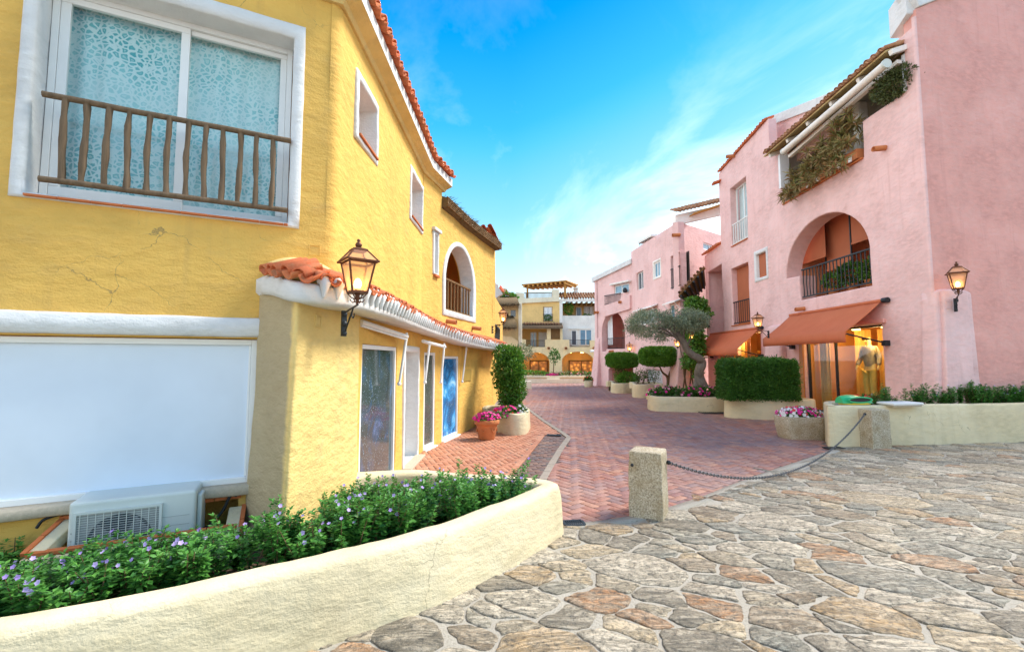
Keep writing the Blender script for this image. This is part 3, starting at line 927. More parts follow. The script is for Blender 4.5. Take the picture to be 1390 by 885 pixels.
# terrace of orange bricks on the left, in front of the shop doors
S_FOOT = [(-1.8, 3.9), (-1.77, 8.9), (-.45, 14.5)]
INNER = [p + Vector((-.62, -.1, 0)) for p in K0]
terr = [(-1.85, 4.0), (-1.82, 8.9), (-.55, 14.4), (-.3, 18), (-.7, 18)][:4]
terr = [(-1.85, 3.9), (-1.82, 8.9), (-.55, 14.3)] + [(p.x, p.y) for p in [q + Vector((-.10, 0, 0)) for q in K0][1:5]]
T_IN = [G(*p) for p in ((715, 582), (735, 591), (713, 617), (690, 643), (660, 672))]
T_IN = [Vector((p.x, p.y, 0)) for p in T_IN]
terr = [(-1.85, 3.7), (-1.82, 8.9), (-.55, 14.3), (T_IN[0].x - .12, 14.3)] + [(p.x, p.y) for p in T_IN]
lay('terrace_paving', terr, brick_o, 'herring', w=.10, ang=20, z=.002)
gut = [(p.x + .02, p.y) for p in T_IN[1:]] + [(p.x - .11, p.y) for p in reversed(K0[3:])]
lay('gutter_paving', gut, brick_d, 'run', w=.11, ang=12, z=-.008)
band = [(T_IN[0].x - .08, 14.3), (T_IN[0].x + .02, T_IN[0].y), (T_IN[1].x + .02, T_IN[1].y + .03)] + [(p.x - .11, p.y) for p in reversed(K0[:4])] + [(-.6, 17.5)]
lay('gutter_paving', band, brick_o, 'run', w=.11, ang=110, z=.001)

kc = ground_mat('weathered concrete kerb', (.26, .22, .18), (.36, .31, .25), 9)
mb = MB()
for a, b in zip(K0, K0[1:]):
    m = max(1, int((b - a).length / .4))
    for k in range(m):
        p = a.lerp(b, k / m); q = a.lerp(b, (k + 1) / m); d = (q - p).normalized()
        mb.bar(p + d * .004 + Vector((-.05, 0, -.02)), q - d * .004 + Vector((-.05, 0, -.02)), .115, .062, kc)
o = mb.build('kerb', None, bevel=.006); tag(o, kind='structure')
mb = MB()   # thin tile course along the terrace edge
for a, b in zip(T_IN[1:], T_IN[2:]):
    m = max(1, int((b - a).length / .24))
    for k in range(m):
        p = a.lerp(b, k / m); q = a.lerp(b, (k + 1) / m); d = (q - p).normalized()
        mb.bar(p + d * .004 + Vector((.03, 0, -.012)), q - d * .004 + Vector((.03, 0, -.012)), .10, .05, brick_o)
o = mb.build('kerb', None, bevel=.005); tag(o, kind='structure')

# concrete nosing where road meets flagstones
mb = MB(); ec = catmull([p for p in EDGE[1:]], 6)
L = [p + Vector((-.02, .06, 0)) for p in ec]; Rr = [p + Vector((.05, -.09, 0)) for p in ec]
vs = []
for i, (a, b) in enumerate(zip(L, Rr)):
    z = .007 + .004 * noise.noise((a.x * 3, a.y * 3, 1)); vs += [(a.x, a.y, -.01), (a.x, a.y, z), (b.x, b.y, z + .002), (b.x, b.y, -.01)]
fs = [(i * 4 + k, i * 4 + k + 1, i * 4 + k + 5, i * 4 + k + 4) for i in range(len(L) - 1) for k in range(3)]
mb.add(vs, fs, mm, True)
o = mb.build('kerb', None); tag(o, kind='structure')

# ---- drain grates (a frame, slots with dark gaps) -------------------------
def grate(label, c, w, l, rz, nb=9):
    t = thing('drain_grate', label, 'drain cover', (c.x, c.y, 0.004), 'iron drain grates in the paving')
    mb = MB()
    for s in (-1, 1):
        mb.abox((-w / 2, s * l / 2 - .015, 0), (w / 2, s * l / 2 + .015, .014)); mb.abox((s * w / 2 - .015, -l / 2 + .016, 0), (s * w / 2 + .015, l / 2 - .016, .014))
    f = mb.build('frame', M['iron'], None, bevel=.002); f.parent = t
    mb = MB()
    for i in range(nb):
        x = -w / 2 + w * (i + .5) / nb
        mb.abox((x - w / nb * .28, -l / 2 + .012, .0), (x + w / nb * .28, l / 2 - .012, .011))
    f = mb.build('grille', M['iron'], None); f.parent = t
    mb = MB(); mb.abox((-w / 2, -l / 2, -.004), (w / 2, l / 2, .002)); f = mb.build('shaft', M['dark'], None); f.parent = t
    t.rotation_euler.z = rz
    return t
grate('dark iron drain grate tucked against the end of the curved front planter', G(779, 711), .21, .15, R(8))
grate('square iron drain grate in front of the olive tree planter', G(968, 560), .9, .75, R(0), 14)
grate('small iron drain grate at the kerb bend beside the terrace', G(752, 591), .32, .14, R(-8))
grate('iron drain grate beside the far granite bollard and the long planter', G(1132, 608.5), .35, .18, R(5))
# ================================================================== YELLOW BUILDING (left)
C = Vector((-1.80, 4.55, 0)); DF = Vector((.896, .443, 0)).normalized()
J = Vector((-1.77, 8.9, 0)); E2 = Vector((-.53, 14.2, 0))
F0 = C - DF * 5.2
yb = thing('yellow_building', 'yellow stucco house at the near left with a wooden window railing and tiled canopy', 'building', (C.x, C.y, 0))
WF = Wall(F0, C); WS = Wall(C, J); WS2 = Wall(J, E2)
RC = .14
_, LC = corner_strip(C, WF.d, WS.d, 2.0, 5.62, RC, M['yellow'], yb)

# --- front wall
win = (WF.u(38, 170), WF.u(397, 170), 3.10, 5.0)
win_o = (WF.u(17, 200), WF.u(411, 170), 3.07, 5.14)
print('win', win, 'FL', WF.len)
pan = (WF.u(-170, 560), WF.u(347, 560), .66, 1.985)
nz0 = WF.z(60, 752); nz1 = WF.z(160, 690)
nic = [(WF.u(88, 700), .14), (WF.u(326, 690), .14), (WF.u(322, 690), .555), (WF.u(88, 705), .53)]
wall_panel(WF, M['yellow'], yb, [(0, -.05), (WF.len - LC, -.05), (WF.len - LC, 5.62), (0, 5.62)],
           [(rp(win), .30, .03), (rp(pan), .12, .015), (nic, .40, .015)], grid=.22, amp=.016, seed=2.0)

def frame_ring(W, mb, q, w, o0, o1, mat=None, sides='lrtb'):
    u0, u1, z0, z1 = q
    if 'l' in sides: W.box(mb, u0, u0 + w, z0, z1, o0, o1, mat)
    if 'r' in sides: W.box(mb, u1 - w, u1, z0, z1, o0, o1, mat)
    if 't' in sides: W.box(mb, u0 + w + .0005, u1 - w - .0005, z1 - w, z1, o0, o1, mat)
    if 'b' in sides: W.box(mb, u0 + w + .0005, u1 - w - .0005, z0, z0 + w, o0, o1, mat)

def plaster_surround(W, q, qo, parent, mat, d=.035, name='surround'):
    """flat raised plaster band round an opening, rounded by a bevel; as a ring with a hole"""
    u0, u1, z0, z1 = q; a0, a1, b0, b1 = qo
    mb = MB()
    def ringpts(r, o, n=14):
        x0, x1, y0, y1 = r; pts = []
        for (p, s) in (((x0, y0), (x1, y0)), ((x1, y0), (x1, y1)), ((x1, y1), (x0, y1)), ((x0, y1), (x0, y0))):
            for k in range(n):
                t = k / n; u = p[0] + (s[0] - p[0]) * t; z = p[1] + (s[1] - p[1]) * t
                w = .007 * noise.noise((u * 5, z * 5, o * 3 + 2))
                pts.append(W.pt(u + w, z + w, o + w))
        return pts
    b = .014
    u0 += .013; u1 -= .013; z0 += .013; z1 -= .013; q = (u0, u1, z0, z1)
    rings = [ringpts(qo, -.02), ringpts(qo, d - b), ringpts((a0 + b, a1 - b, b0 + b, b1 - b), d),
             ringpts((u0 - b, u1 + b, z0 - b, z1 + b), d), ringpts(q, d - b * 1.2), ringpts(q, -.28)]
    mb.loft(rings, None, False, True)
    return mb.build(name, mat, parent)

wd = part_of(yb, 'window')
plaster_surround(WF, win, win_o, wd, M['white'], .03)
mb = MB()
gi = (win[0] + .02, win[1] - .02, win[2] + .02, win[3] - .01)
frame_ring(WF, mb, gi, .05, -.262, -.19)
um = WF.u(248, 150, -.22)
WF.box(mb, gi[0] + .052, um + .035, gi[2] + .052, gi[2] + .13, -.235, -.195)
WF.box(mb, um - .035, gi[1] - .052, gi[2] + .052, gi[2] + .11, -.262, -.222)
WF.box(mb, um - .035, um + .035, gi[2] + .132, gi[3] - .11, -.235, -.193)
WF.box(mb, gi[0] + .052, gi[0] + .12, gi[2] + .132, gi[3] - .11, -.235, -.195)
WF.box(mb, gi[0] + .052, um + .035, gi[3] - .108, gi[3] - .052, -.235, -.195)
WF.box(mb, gi[1] - .11, gi[1] - .052, gi[2] + .112, gi[3] - .10, -.262, -.222)
WF.box(mb, um + .037, gi[1] - .052, gi[3] - .098, gi[3] - .052, -.262, -.222)
mb.build('frame', M['frame'], wd, bevel=.004)
mb = MB(); WF.box(mb, gi[0] + .12, um - .035, gi[2] + .13, gi[3] - .105, -.225, -.217); mb.build('pane', M['glass'], wd)
mb = MB(); WF.box(mb, um + .035, gi[1] - .11, gi[2] + .11, gi[3] - .10, -.250, -.242); mb.build('pane', M['glass'], wd)
def curtain(W, u0, u1, z0, z1, o, mat, parent, wave=9, amp=.02, name='curtain'):
    mb = MB(); n = int((u1 - u0) * 60) + 4; vs = []
    for j in range(7):
        z = z0 + (z1 - z0) * j / 6
        for i in range(n + 1):
            u = u0 + (u1 - u0) * i / n
            vs.append(W.pt(u, z, o + amp * math.sin(u * wave * 2 + .6 * math.sin(u * 5)) * (1.1 - .5 * j / 6) + .01 * math.sin(u * 37)))
    k = n + 1
    mb.add(vs, [(j * k + i, j * k + i + 1, (j + 1) * k + i + 1, (j + 1) * k + i) for j in range(6) for i in range(n)], None, True)
    return mb.build(name, mat, parent)
curtain(WF, gi[0] + .06, gi[1] - .03, gi[2] + .06, gi[3] - .03, -.33, M['leopard'], wd, 7, .018)
mb = MB()  # sill of thin terracotta tiles
u = win[0] + .02; i = 0
while u < win[1] - .03:
    WF.box(mb, u, min(u + .20, win[1] - .01), win[2] - .022, win[2] - .004, -.16, .055 + .004 * (i % 2)); u += .203; i += 1
mb.build('sill', M['terra_trim'], wd, bevel=.003)

# --- weathered railing
rl = part_of(yb, 'railing')
ra, rb = WF.uz(58, 124, .05), WF.uz(395, 195, .05)
la, lb = WF.uz(53, 239, .05), WF.uz(390, 289, .05)
zt = (ra[1] + rb[1]) / 2; zb = (la[1] + lb[1]) / 2
def rustic(W, u0, u1, z, o, r, name, parent):
    mb = MB(); pts = []; rad = []
    n = 14
    for i in range(n + 1):
        t = i / n; pts.append(W.pt(u0 + (u1 - u0) * t, z + .005 * noise.noise((t * 5, z, 0)), o + .006 * noise.noise((t * 4, z, 9)))); rad.append(r * (1 + .10 * noise.noise((t * 9, z * 3, 4))))
    mb.tube(pts, rad, 8); return mb.build(name, M['wood_grey'], parent)
rustic(WF, ra[0], rb[0], zt, .05, .026, 'top_rail', rl)
rustic(WF, la[0], lb[0], zb, .05, .026, 'bottom_rail', rl)
for i, x in enumerate((84, 113, 143.5, 172.5, 200, 227, 253.5, 278, 302, 325.5, 348, 370.5)):
    u = WF.u(x, 215, .05); pts = []; rad = []
    ph = random.uniform(0, 9)
    for k in range(15):
        t = k / 14
        pts.append(WF.pt(u + .005 * math.sin(t * 5 + ph) + .006 * noise.noise((t * 4, ph, 3)), zb + (zt - zb) * t, .05 + .005 * math.cos(t * 5 + ph)))
        rad.append(.023 * (1 + .22 * noise.noise((t * 7, ph, 1)) + .1 * math.sin(t * 11 + ph)))
    mb = MB(); mb.tube(pts, rad, 8); mb.build('baluster', M['wood_grey'], rl)

# --- big blanked shop window with white lintel, frame and stone sill
sw = part_of(yb, 'shop_window')
mb = MB(); frame_ring(WF, mb, (pan[0] + .01, pan[1] - .008, pan[2] + .01, pan[3] - .008), .05, -.115, -.045); 
WF.box(mb, pan[1] - .078, pan[1] - .060, pan[2] + .065, pan[3] - .062, -.114, -.062)
mb.build('frame', M['frame'], sw, bevel=.004)
mb = MB(); WF.box(mb, pan[0] + .02, pan[1] - .02, pan[2] + .02, pan[3] - .02, -.105, -.085); mb.build('pane', M['film'], sw)
def rough_bar(W, u0, u1, z0, z1, o0, o1, mat, parent, name, b=.02):
    mb = MB(); rings = []; n = max(4, int((u1 - u0) / .12))
    for i in range(n + 1):
        u = u0 + (u1 - u0) * i / n
        w = lambda k: .010 * noise.noise((u * 4, k * 3.1, z0))
        prof = [(z0 + b, o0), (z0, o0 + .001), (z0 + w(1), o1 - b), (z0 + b + w(1), o1 + w(2)), (z1 - b + w(3), o1 + w(2)), (z1 + w(3), o1 - b), (z1, o0), (z1 - b, o0 - .001)]
        rings.append([W.pt(u, z, o) for z, o in prof])
    mb.loft(rings, None, True, True); return mb.build(name, mat, parent)
rough_bar(WF, pan[0] - .1, WF.u(357, 445, .05), 2.0, 2.175, -.05, .055, M['white'], sw, 'lintel')
rough_bar(WF, pan[0] - .1, WF.u(345, 668, .07), .590, .672, -.10, .075, M['stone_sill'], sw, 'sill', .01)
# niche: back wall and terracotta edging
mb = MB(); P = [WF.pt(u, z, -.39) for u, z in offset_poly(nic, .05)]; mb.add(P, [(0, 1, 2, 3)]); mb.build('niche', M['yellow'], yb)
def tile_edge(a3, b3, w, h, name, mat, up, seg=.2):
    mb = MB(); m = max(1, round((b3 - a3).length / seg))
    for k in range(m):
        p = a3.lerp(b3, k / m); q = a3.lerp(b3, (k + 1) / m); d = (q - p).normalized(); mb.bar(p + d * .003, q - d * .003, w, h, None, up=up)
    return mb.build(name, mat, yb, bevel=.004)
tile_edge(WF.pt(nic[3][0] - .03, nic[3][1] + .02, .012), WF.pt(nic[2][0] + .03, nic[2][1] + .02, .012), .045, .03, 'niche_edging', M['terra_trim'], WF.n)
zwell = WF.z(150, 743, .37)
wl0 = WF.pt(WF.u(86, 704), WF.z(86, 704), .02); wl1 = WF.pt(WF.u(30, 754, .37), WF.z(30, 754, .37), .37)
wr0 = WF.pt(WF.u(332, 684), WF.z(332, 684), .02); wr1 = WF.pt(WF.u(325, 728, .37), WF.z(325, 728, .37), .37)
print('well', zwell, wl0, wl1, wr0, wr1)
for a3, b3, s_ in ((wl0, wl1, 1), (wr0, wr1, -1)):
    tile_edge(a3, b3, .035, .03, 'niche_edging', M['terra_trim'], (0, 0, 1))
    o_ = WF.d * (.065 * s_); mb = MB(); mb.bar(a3 + o_ + Vector((0, 0, -.04)), b3 + o_ + Vector((0, 0, -.04)), .10, .09); mb.build('niche_wall', M['cream'], yb, bevel=.008)
tile_edge(wl1 + WF.d * .02, Vector((wr1.x, wr1.y, wl1.z + .0)) - WF.d * .02, .06, .028, 'niche_edging', M['terra_trim'], (0, 0, 1))
mb = MB(); mb.bar(wl1 + Vector((0, 0, -.13)), Vector((wr1.x, wr1.y, wl1.z - .13)), .09, .22); mb.build('niche_wall', M['cream'], yb, bevel=.01)

# --- corner pillar under the canopy: a battered buttress
def rounded_ring(poly, z, r=.07, k=5, amp=.012, sub=.15, ref=None):
    out = []; n = len(poly)
    for i in range(n):
        a = Vector(poly[i - 1]); b = Vector(poly[i]); c = Vector(poly[(i + 1) % n])
        d1 = (a - b); d2 = (c - b); l = min(r, d1.length * .45, d2.length * .45)
        A = b + d1.normalized() * l; B = b + d2.normalized() * l
        for j in range(k + 1):
            t = j / k; p = A * (1 - t) ** 2 + b * 2 * t * (1 - t) + B * t * t; out.append(p)
        C2 = c + (b - c).normalized() * min(r, d2.length * .45)
        m = max(1, int((Vector((ref or poly)[(i + 1) % n]) - Vector((ref or poly)[i])).length / sub))
        for j in range(1, m): out.append(B.lerp(C2, j / m))
    res = []
    cx = sum(p.x for p in out) / len(out); cy = sum(p.y for p in out) / len(out)
    for p in out:
        w = amp * (noise.noise((p.x * 2.3, p.y * 2.3, z * 2.0)) + .5 * noise.noise((p.x * 7, p.y * 7, z * 7)))
        d = (p - Vector((cx, cy))).normalized(); q = p + d * w
        res.append(Vector((q.x, q.y, z)))
    return res
def lerp_poly(a, b, t): return [(p[0] + (q[0] - p[0]) * t, p[1] + (q[1] - p[1]) * t) for p, q in zip(a, b)]
def battered(name, bot, top, z0, z1, mat, parent, r=.07, amp=.014, m=16, dome=0.0, curve=1.6):
    rings = []
    for j in range(m + 1):
        t = j / m; rings.append(rounded_ring(lerp_poly(bot, top, 1 - (1 - t) ** curve), z0 + (z1 - z0) * t, r, 5, amp, .15, bot))
    if dome > 0:
        c = sum(rings[-1], Vector((0, 0, 0))) / len(rings[-1])
        for q in (.25, .5, .75, .93):
            rings.append([c + (p - c) * math.sqrt(max(0, 1 - q * q)) + Vector((0, 0, dome * q)) for p in rings[m]])
    mb = MB(); mb.loft(rings, None, True, True); return mb.build(name, mat, parent)
pb = [(-2.45, 4.22), (-1.845, 3.76), (-1.735, 5.30), (-2.3, 5.30)]
pt_ = [(-2.38, 4.26), (-1.815, 3.84), (-1.755, 5.28), (-2.3, 5.28)]
battered('pillar', pb, pt_, -.05, 2.42, M['greyed'], yb, .06, .016)

# --- street wall
def prect(W, x0, x1, yt, yb_, o=0): return W.rect(x0, x1, yt, yb_, o)
w1 = (WS.u(485, 150), WS.u(511, 160), 4.38, 5.06)
w2 = (WS.u(557.5, 265), WS.u(578, 275), 4.28, 5.10)
door1 = (WS.u(489, 560), WS.u(537, 560), .05, 1.98)
doorw = (WS.u(547.5, 560), WS.u(566, 560), .0, 1.93)
LS = WS.len
print('S', LS, 'w1', w1, 'w2', w2, 'd1', door1, doorw)
w2 = (w2[0], min(w2[1], LS - .12), w2[2], w2[3])
doorw = (doorw[0], min(doorw[1], LS - .15), 0, 1.93)
wall_panel(WS, M['yellow'], yb, [(LC, -.05), (LS, -.05), (LS, 5.62), (LC, 5.62)],
           [(rp(w1), .32), (rp(w2), .35), (rp(door1), .10, .012), (rp(doorw), .30, .03)], grid=.26, amp=.014, seed=9.0)
door2 = (WS2.u(575.5, 545), WS2.u(590.5, 545), .03, 1.93)
door3 = (WS2.u(600.5, 540), WS2.u(622, 540), .03, 1.86)
ar0, ar1 = WS2.u(600.5, 415), WS2.u(644, 415)
zar0 = WS2.z(622, 426); zap = WS2.z(617, 327)
ai0, ai1 = WS2.u(603, 415), WS2.u(641.5, 415)
slot = (WS2.u(589, 345), WS2.u(593.5, 345), WS2.z(591, 372), WS2.z(591, 318))
print('S2', WS2.len, 'arch', ar0, ar1, zar0, zap, 'slot', slot, 'd2', door2, door3)
uh = WS2.u(599.5, 275)
zr0 = 5.10; zr1 = 5.2
spring = zap - (ai1 - ai0) / 2 * 1.0 - .05
wall_panel(WS2, M['yellow'], yb, [(0, -.05), (WS2.len, -.05), (WS2.len, zr1), (uh, zr0), (uh, 5.62), (0, 5.62)],
           [(rp(slot), .25, .02), (rp(door2), .10, .012), (rp(door3), .10, .012), (arch_poly(ai0, ai1, zar0, spring, zap - .06), .35, .03)], grid=.3, amp=.014, seed=14.0)
# far end wall of the building and its hidden back, so it is a solid block
E3 = E2 + Vector((-2.2, .5, 0))
WE = Wall(E2, E3)
wall_panel(WE, M['yellow'], yb, [(0, -.05), (WE.len, -.05), (WE.len, 5.2), (0, 5.2)], [], amp=.01)
WK = Wall(WS2.pt(uh, 0, 0), WS2.pt(uh, 0, -1.6))
wall_panel(WK, M['yellow'], yb, [(0.01, 4.6), (WK.len, 4.6), (WK.len, 5.62), (0.01, 5.62)], [], amp=.006)

# white surrounds of the two small openings, with a terracotta sill
for q, W, nm in ((w1, WS, 0), (w2, WS, 1)):
    sm = part_of(yb, 'window')
    u0, u1, z0, z1 = q
    plaster_surround(W, q, (u0 - .07, u1 + .05, z0 - .05, z1 + .09), sm, M['white'], .025)
    mb = MB(); W.box(mb, u0 + .01, u1 - .01, z0 + .004, z0 + .03, -.28, .05); mb.build('sill', M['terra_trim'], sm, bevel=.004)
    mb = MB(); W.box(mb, u0 - .02, u1 + .02, z0 - .02, z1 + .02, -.36, -.33); mb.build('shutter', M['frame'], sm)
sm = part_of(yb, 'window')
plaster_surround(WS2, slot, (slot[0] - .07, slot[1] + .06, slot[2] - .02, slot[3] + .05), sm, M['white'], .025)
mb = MB(); WS2.box(mb, slot[0] - .1, slot[1] + .1, slot[3] + .052, slot[3] + .12, -.02, .07); mb.build('lintel', M['white'], sm, bevel=.01)
mb = MB(); WS2.box(mb, slot[0] - .03, slot[1] + .03, slot[2] - .07, slot[2] - .022, -.05, .06); mb.build('sill', M['terra_trim'], sm, bevel=.004)
mb = MB(); WS2.box(mb, slot[0] - .03, slot[1] + .03, slot[2] - .03, slot[3] + .03, -.3, -.24); mb.build('shutter', M['frame'], sm)

# shop doors
def shop_door(W, q, pm, parent, name='shop_door', step=True):
    d = part_of(parent, name); u0, u1, z0, z1 = q
    mb = MB(); frame_ring(W, mb, (u0 + .004, u1 - .004, z0 + .004, z1 - .004), .055, -.085, -.01); mb.build('frame', M['frame'], d, bevel=.004)
    mb = MB(); W.box(mb, u0 + .05, u1 - .05, z0 + .05, z1 - .05, -.065, -.045); mb.build('pane', pm, d)
    if step:
        mb = MB(); W.box(mb, u0 - .03, u1 + .03, z0 - .06, z0 - .004, -.05, .07); mb.build('threshold', M['frame'], d, bevel=.006)
    return d
shop_door(WS, door1, M['poster_dark'], yb)
shop_door(WS2, door2, M['poster_grey'], yb)
shop_door(WS2, door3, M['poster_blue'], yb)
d = part_of(yb, 'doorway')
plaster_surround(WS, doorw, (doorw[0] - .07, doorw[1] + .06, doorw[2] - .02, doorw[3] + .09), d, M['white'], .03)
mb = MB(); WS.box(mb, doorw[0] - .03, doorw[1] + .03, 0, doorw[3] + .03, -.34, -.28); mb.build('shutter', M['white'], d)
mb = MB(); WS.box(mb, doorw[0] - .06, doorw[1] + .06, -.02, .03, -.02, .16); mb.build('step', M['stone_sill'], d, bevel=.006)

# arch: white band, dark loggia behind, railing
aw = part_of(yb, 'arched_opening')
inn = arch_poly(ai0 + .016, ai1 - .016, zar0 + .012, spring, zap - .076, 22); out_ = arch_poly(ar0 - .02, ar1 + .05, zar0 - .12, spring, zap + .04, 22)
mb = MB()
dpt = .03
def ring(pl, o): return [WS2.pt(u, z, o + .006 * noise.noise((u * 5, z * 5, 1))) for u, z in pl]
n_ = len(inn)
mb.loft([ring(out_, -.02), ring(out_, dpt - .01), ring(offset_poly(out_, -.012), dpt), ring(offset_poly(inn, .012), dpt), ring(inn, dpt - .012), ring(inn, -.32)], None, False, True)
mb.build('surround', M['white'], aw)
mb = MB()
u0, u1 = ai0 - .8, ai1 + .9
for (a, b) in (((u0, -1.9), (u1, -1.9)),):
    mb.add([WS2.pt(u0, zar0 - .1, -1.9), WS2.pt(u1, zar0 - .1, -1.9), WS2.pt(u1, zap + .3, -1.9), WS2.pt(u0, zap + .3, -1.9)], [(0, 1, 2, 3)])
mb.add([WS2.pt(u0, zar0 - .1, -.3), WS2.pt(u0, zar0 - .1, -1.9), WS2.pt(u0, zap + .3, -1.9), WS2.pt(u0, zap + .3, -.3)], [(0, 1, 2, 3)])
mb.add([WS2.pt(u1, zar0 - .1, -.3), WS2.pt(u1, zar0 - .1, -1.9), WS2.pt(u1, zap + .3, -1.9), WS2.pt(u1, zap + .3, -.3)], [(0, 1, 2, 3)])
mb.add([WS2.pt(u0, zap + .3, -.3), WS2.pt(u1, zap + .3, -.3), WS2.pt(u1, zap + .3, -1.9), WS2.pt(u0, zap + .3, -1.9)], [(0, 1, 2, 3)])
mb.add([WS2.pt(u0, zar0 - .1, -.3), WS2.pt(u1, zar0 - .1, -.3), WS2.pt(u1, zar0 - .1, -1.9), WS2.pt(u0, zar0 - .1, -1.9)], [(0, 1, 2, 3)])
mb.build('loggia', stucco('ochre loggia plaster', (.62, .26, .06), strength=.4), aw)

def wood_rail(W, u0, u1, z0, z1, o, mat, parent, n, r=.018, name='railing', flat=False, wav=0.0, each=True):
    t = part_of(parent, name)
    mb = MB(); mb.bar(W.pt(u0, z1, o), W.pt(u1, z1, o), .05, .045, None); mb.build('top_rail', mat, t, bevel=.006)
    mb = MB(); mb.bar(W.pt(u0, z0, o), W.pt(u1, z0, o), .045, .04, None); mb.build('bottom_rail', mat, t, bevel=.005)
    allb = MB()
    for i in range(n):
        u = u0 + (u1 - u0) * (i + .5) / n
        b = MB() if each else allb
        if wav: b.tube([W.pt(u + wav * math.sin(k * 1.1 + i), z0 + (z1 - z0) * k / 7, o) for k in range(8)], r, 6)
        else: b.bar(W.pt(u, z0 + .02, o), W.pt(u, z1 - .022, o), r * 1.8, r * 1.4, None, up=W.n)
        if each: b.build('baluster', mat, t)
    if not each: allb.build('balusters', mat, t)
    return t
zr = (WS2.z(602, 376.5), WS2.z(637, 391))
wood_rail(WS2, ai0 + .03, ai1 - .03, zar0 + .04, sum(zr) / 2, -.06, M['wood'], aw, 9, .022)

# spouts
def spout(P, n, parent, r=.055, L=.24, mat=None):
    mb = MB(); n = Vector(n).normalized(); a = Vector((0, 0, 1)).cross(n).normalized()
    o = Vector(P) + n * L
    rings = []
    k = 10
    for rr, q in ((r, -.04), (r, L), (r - .012, L), (r - .012, -.04)):
        rings.append([Vector(P) + n * q + Vector((0, 0, -.03 * q / L)) + a * (math.cos(2 * math.pi * i / k) * rr) + Vector((0, 0, math.sin(2 * math.pi * i / k) * rr)) for i in range(k)])
    mb.loft(rings, None, False, True); return mb.build('spout', mat or M['terra'], parent)
for px, py in ((606, 436), (641, 445)):
    u, z = WS2.uz(px, py); spout(WS2.pt(u, z), WS2.n, yb)
mb = MB(); q = WS2.rect(629, 639, 501, 517); WS2.box(mb, *q, -.01, .02); mb.build('plaque', plain('brass plaque', (.55, .36, .08), .4, .3), yb, bevel=.004)
for (px, py, W) in ((427, 340, None),):
    pass

# --- tiled canopy that wraps round the corner
PO = [Vector((-2.60, 4.45, 2.40)), Vector((-2.19, 4.06, 2.375)), Vector((-1.735, 3.75, 2.265)), Vector((-1.45, 4.36, 2.27)), Vector((-1.42, 5.68, 2.27)), Vector((-1.40, 8.5, 2.245)), Vector((-.93, 10.5, 2.10)), Vector((-.155, 13.8, 2.0))]
PI_ = [WF.pt(WF.u(357), 2.4, 0), WF.pt(WF.u(366), 2.4, 0), Vector((-2.0, 4.46, 2.3)), Vector((-1.80, 4.9, 2.3)), Vector((-1.80, 5.75, 2.3)), Vector((-1.78, 8.9, 2.27)), Vector((-1.33, 10.8, 2.12)), Vector((-.55, 14.1, 2.02))]
def dens(path, step=.14):
    path = catmull(path, 10); L = path_len(path); n = int(L / step)
    return [path_at(path, L * i / n)[0] for i in range(n + 1)]
po = catmull(PO, 12); pi_ = catmull(PI_, 12)
can = part_of(yb, 'canopy')
mb = MB(); rings = []
for i, (a, b) in enumerate(zip(po, pi_)):
    d = (b - a); d.z = 0; d.normalize(); w = .012 * noise.noise((a.x * 3, a.y * 3, 2)); w2 = .010 * noise.noise((a.x * 5, a.y * 5, 7))
    a = a + d * w
    rings.append([a + Vector((0, 0, w2)) + d * .03, a + Vector((0, 0, .03 + w2)), a + Vector((0, 0, .15)), a + d * .04 + Vector((0, 0, .175)), Vector((b.x, b.y, a.z + .27)) + d * .12, Vector((b.x, b.y, a.z + .03)) + d * .12])
mb.loft(rings, None, True, True); mb.build('fascia', M['white'], can)
mb = MB()
tp = [a + Vector((0, 0, .19)) - ((b - a).normalized() * .03) for a, b in zip(po, pi_)]
def up_left(a): 
    s = Vector((-a.y, a.x, 0)).normalized(); return s + Vector((0, 0, .42))
# split: the short corner run and the long street run
tp1 = [Vector(p) for p in tp[8:27]]; tp2 = [Vector(p) for p in tp[27:]]
tile_row(mb, tp1, up_left, .165, .068, .30, 1, None, True, .008)
tile_row(mb, tp2, up_left, .15, .062, .36, 1, None, True)
mb.build('roof_tile', M['tile'], can)
mb = MB(); L_ = path_len(tp2)
for i in range(int(L_ / .15)):
    p, d = path_at(tp2, (i + .5) * .15); nn = Vector((d.y, -d.x, 0)).normalized()
    c_ = p - nn * .012
    mb.tube([c_ + nn * -.02 + Vector((0, 0, .02)), c_ + nn * .012 + Vector((0, 0, -.01)), c_ + nn * .0 + Vector((0, 0, -.13))], [.055, .05, .012], 8)
mb.build('plaster_scallops', M['white'], can)
# plaster flaunching above the tiles on the corner
mb = MB()
rings = []
for i in range(13):
    t = i / 12; P = Vector((-2.30, 4.33, 2.64)).lerp(Vector((-1.76, 4.36, 2.61)), t); r = .17 * (.35 + .65 * math.sin(math.pi * min(1, .15 + t * .85)))
    rings.append([P + Vector((.35 * r * math.cos(k * 2 * math.pi / 12), -r * 1.5 * math.sin(k * 2 * math.pi / 12), r * .8 * math.cos(k * 2 * math.pi / 12))) for k in range(12)])
mb.loft(rings, None, True, True); mb.build('flaunching', M['pillar'], can)

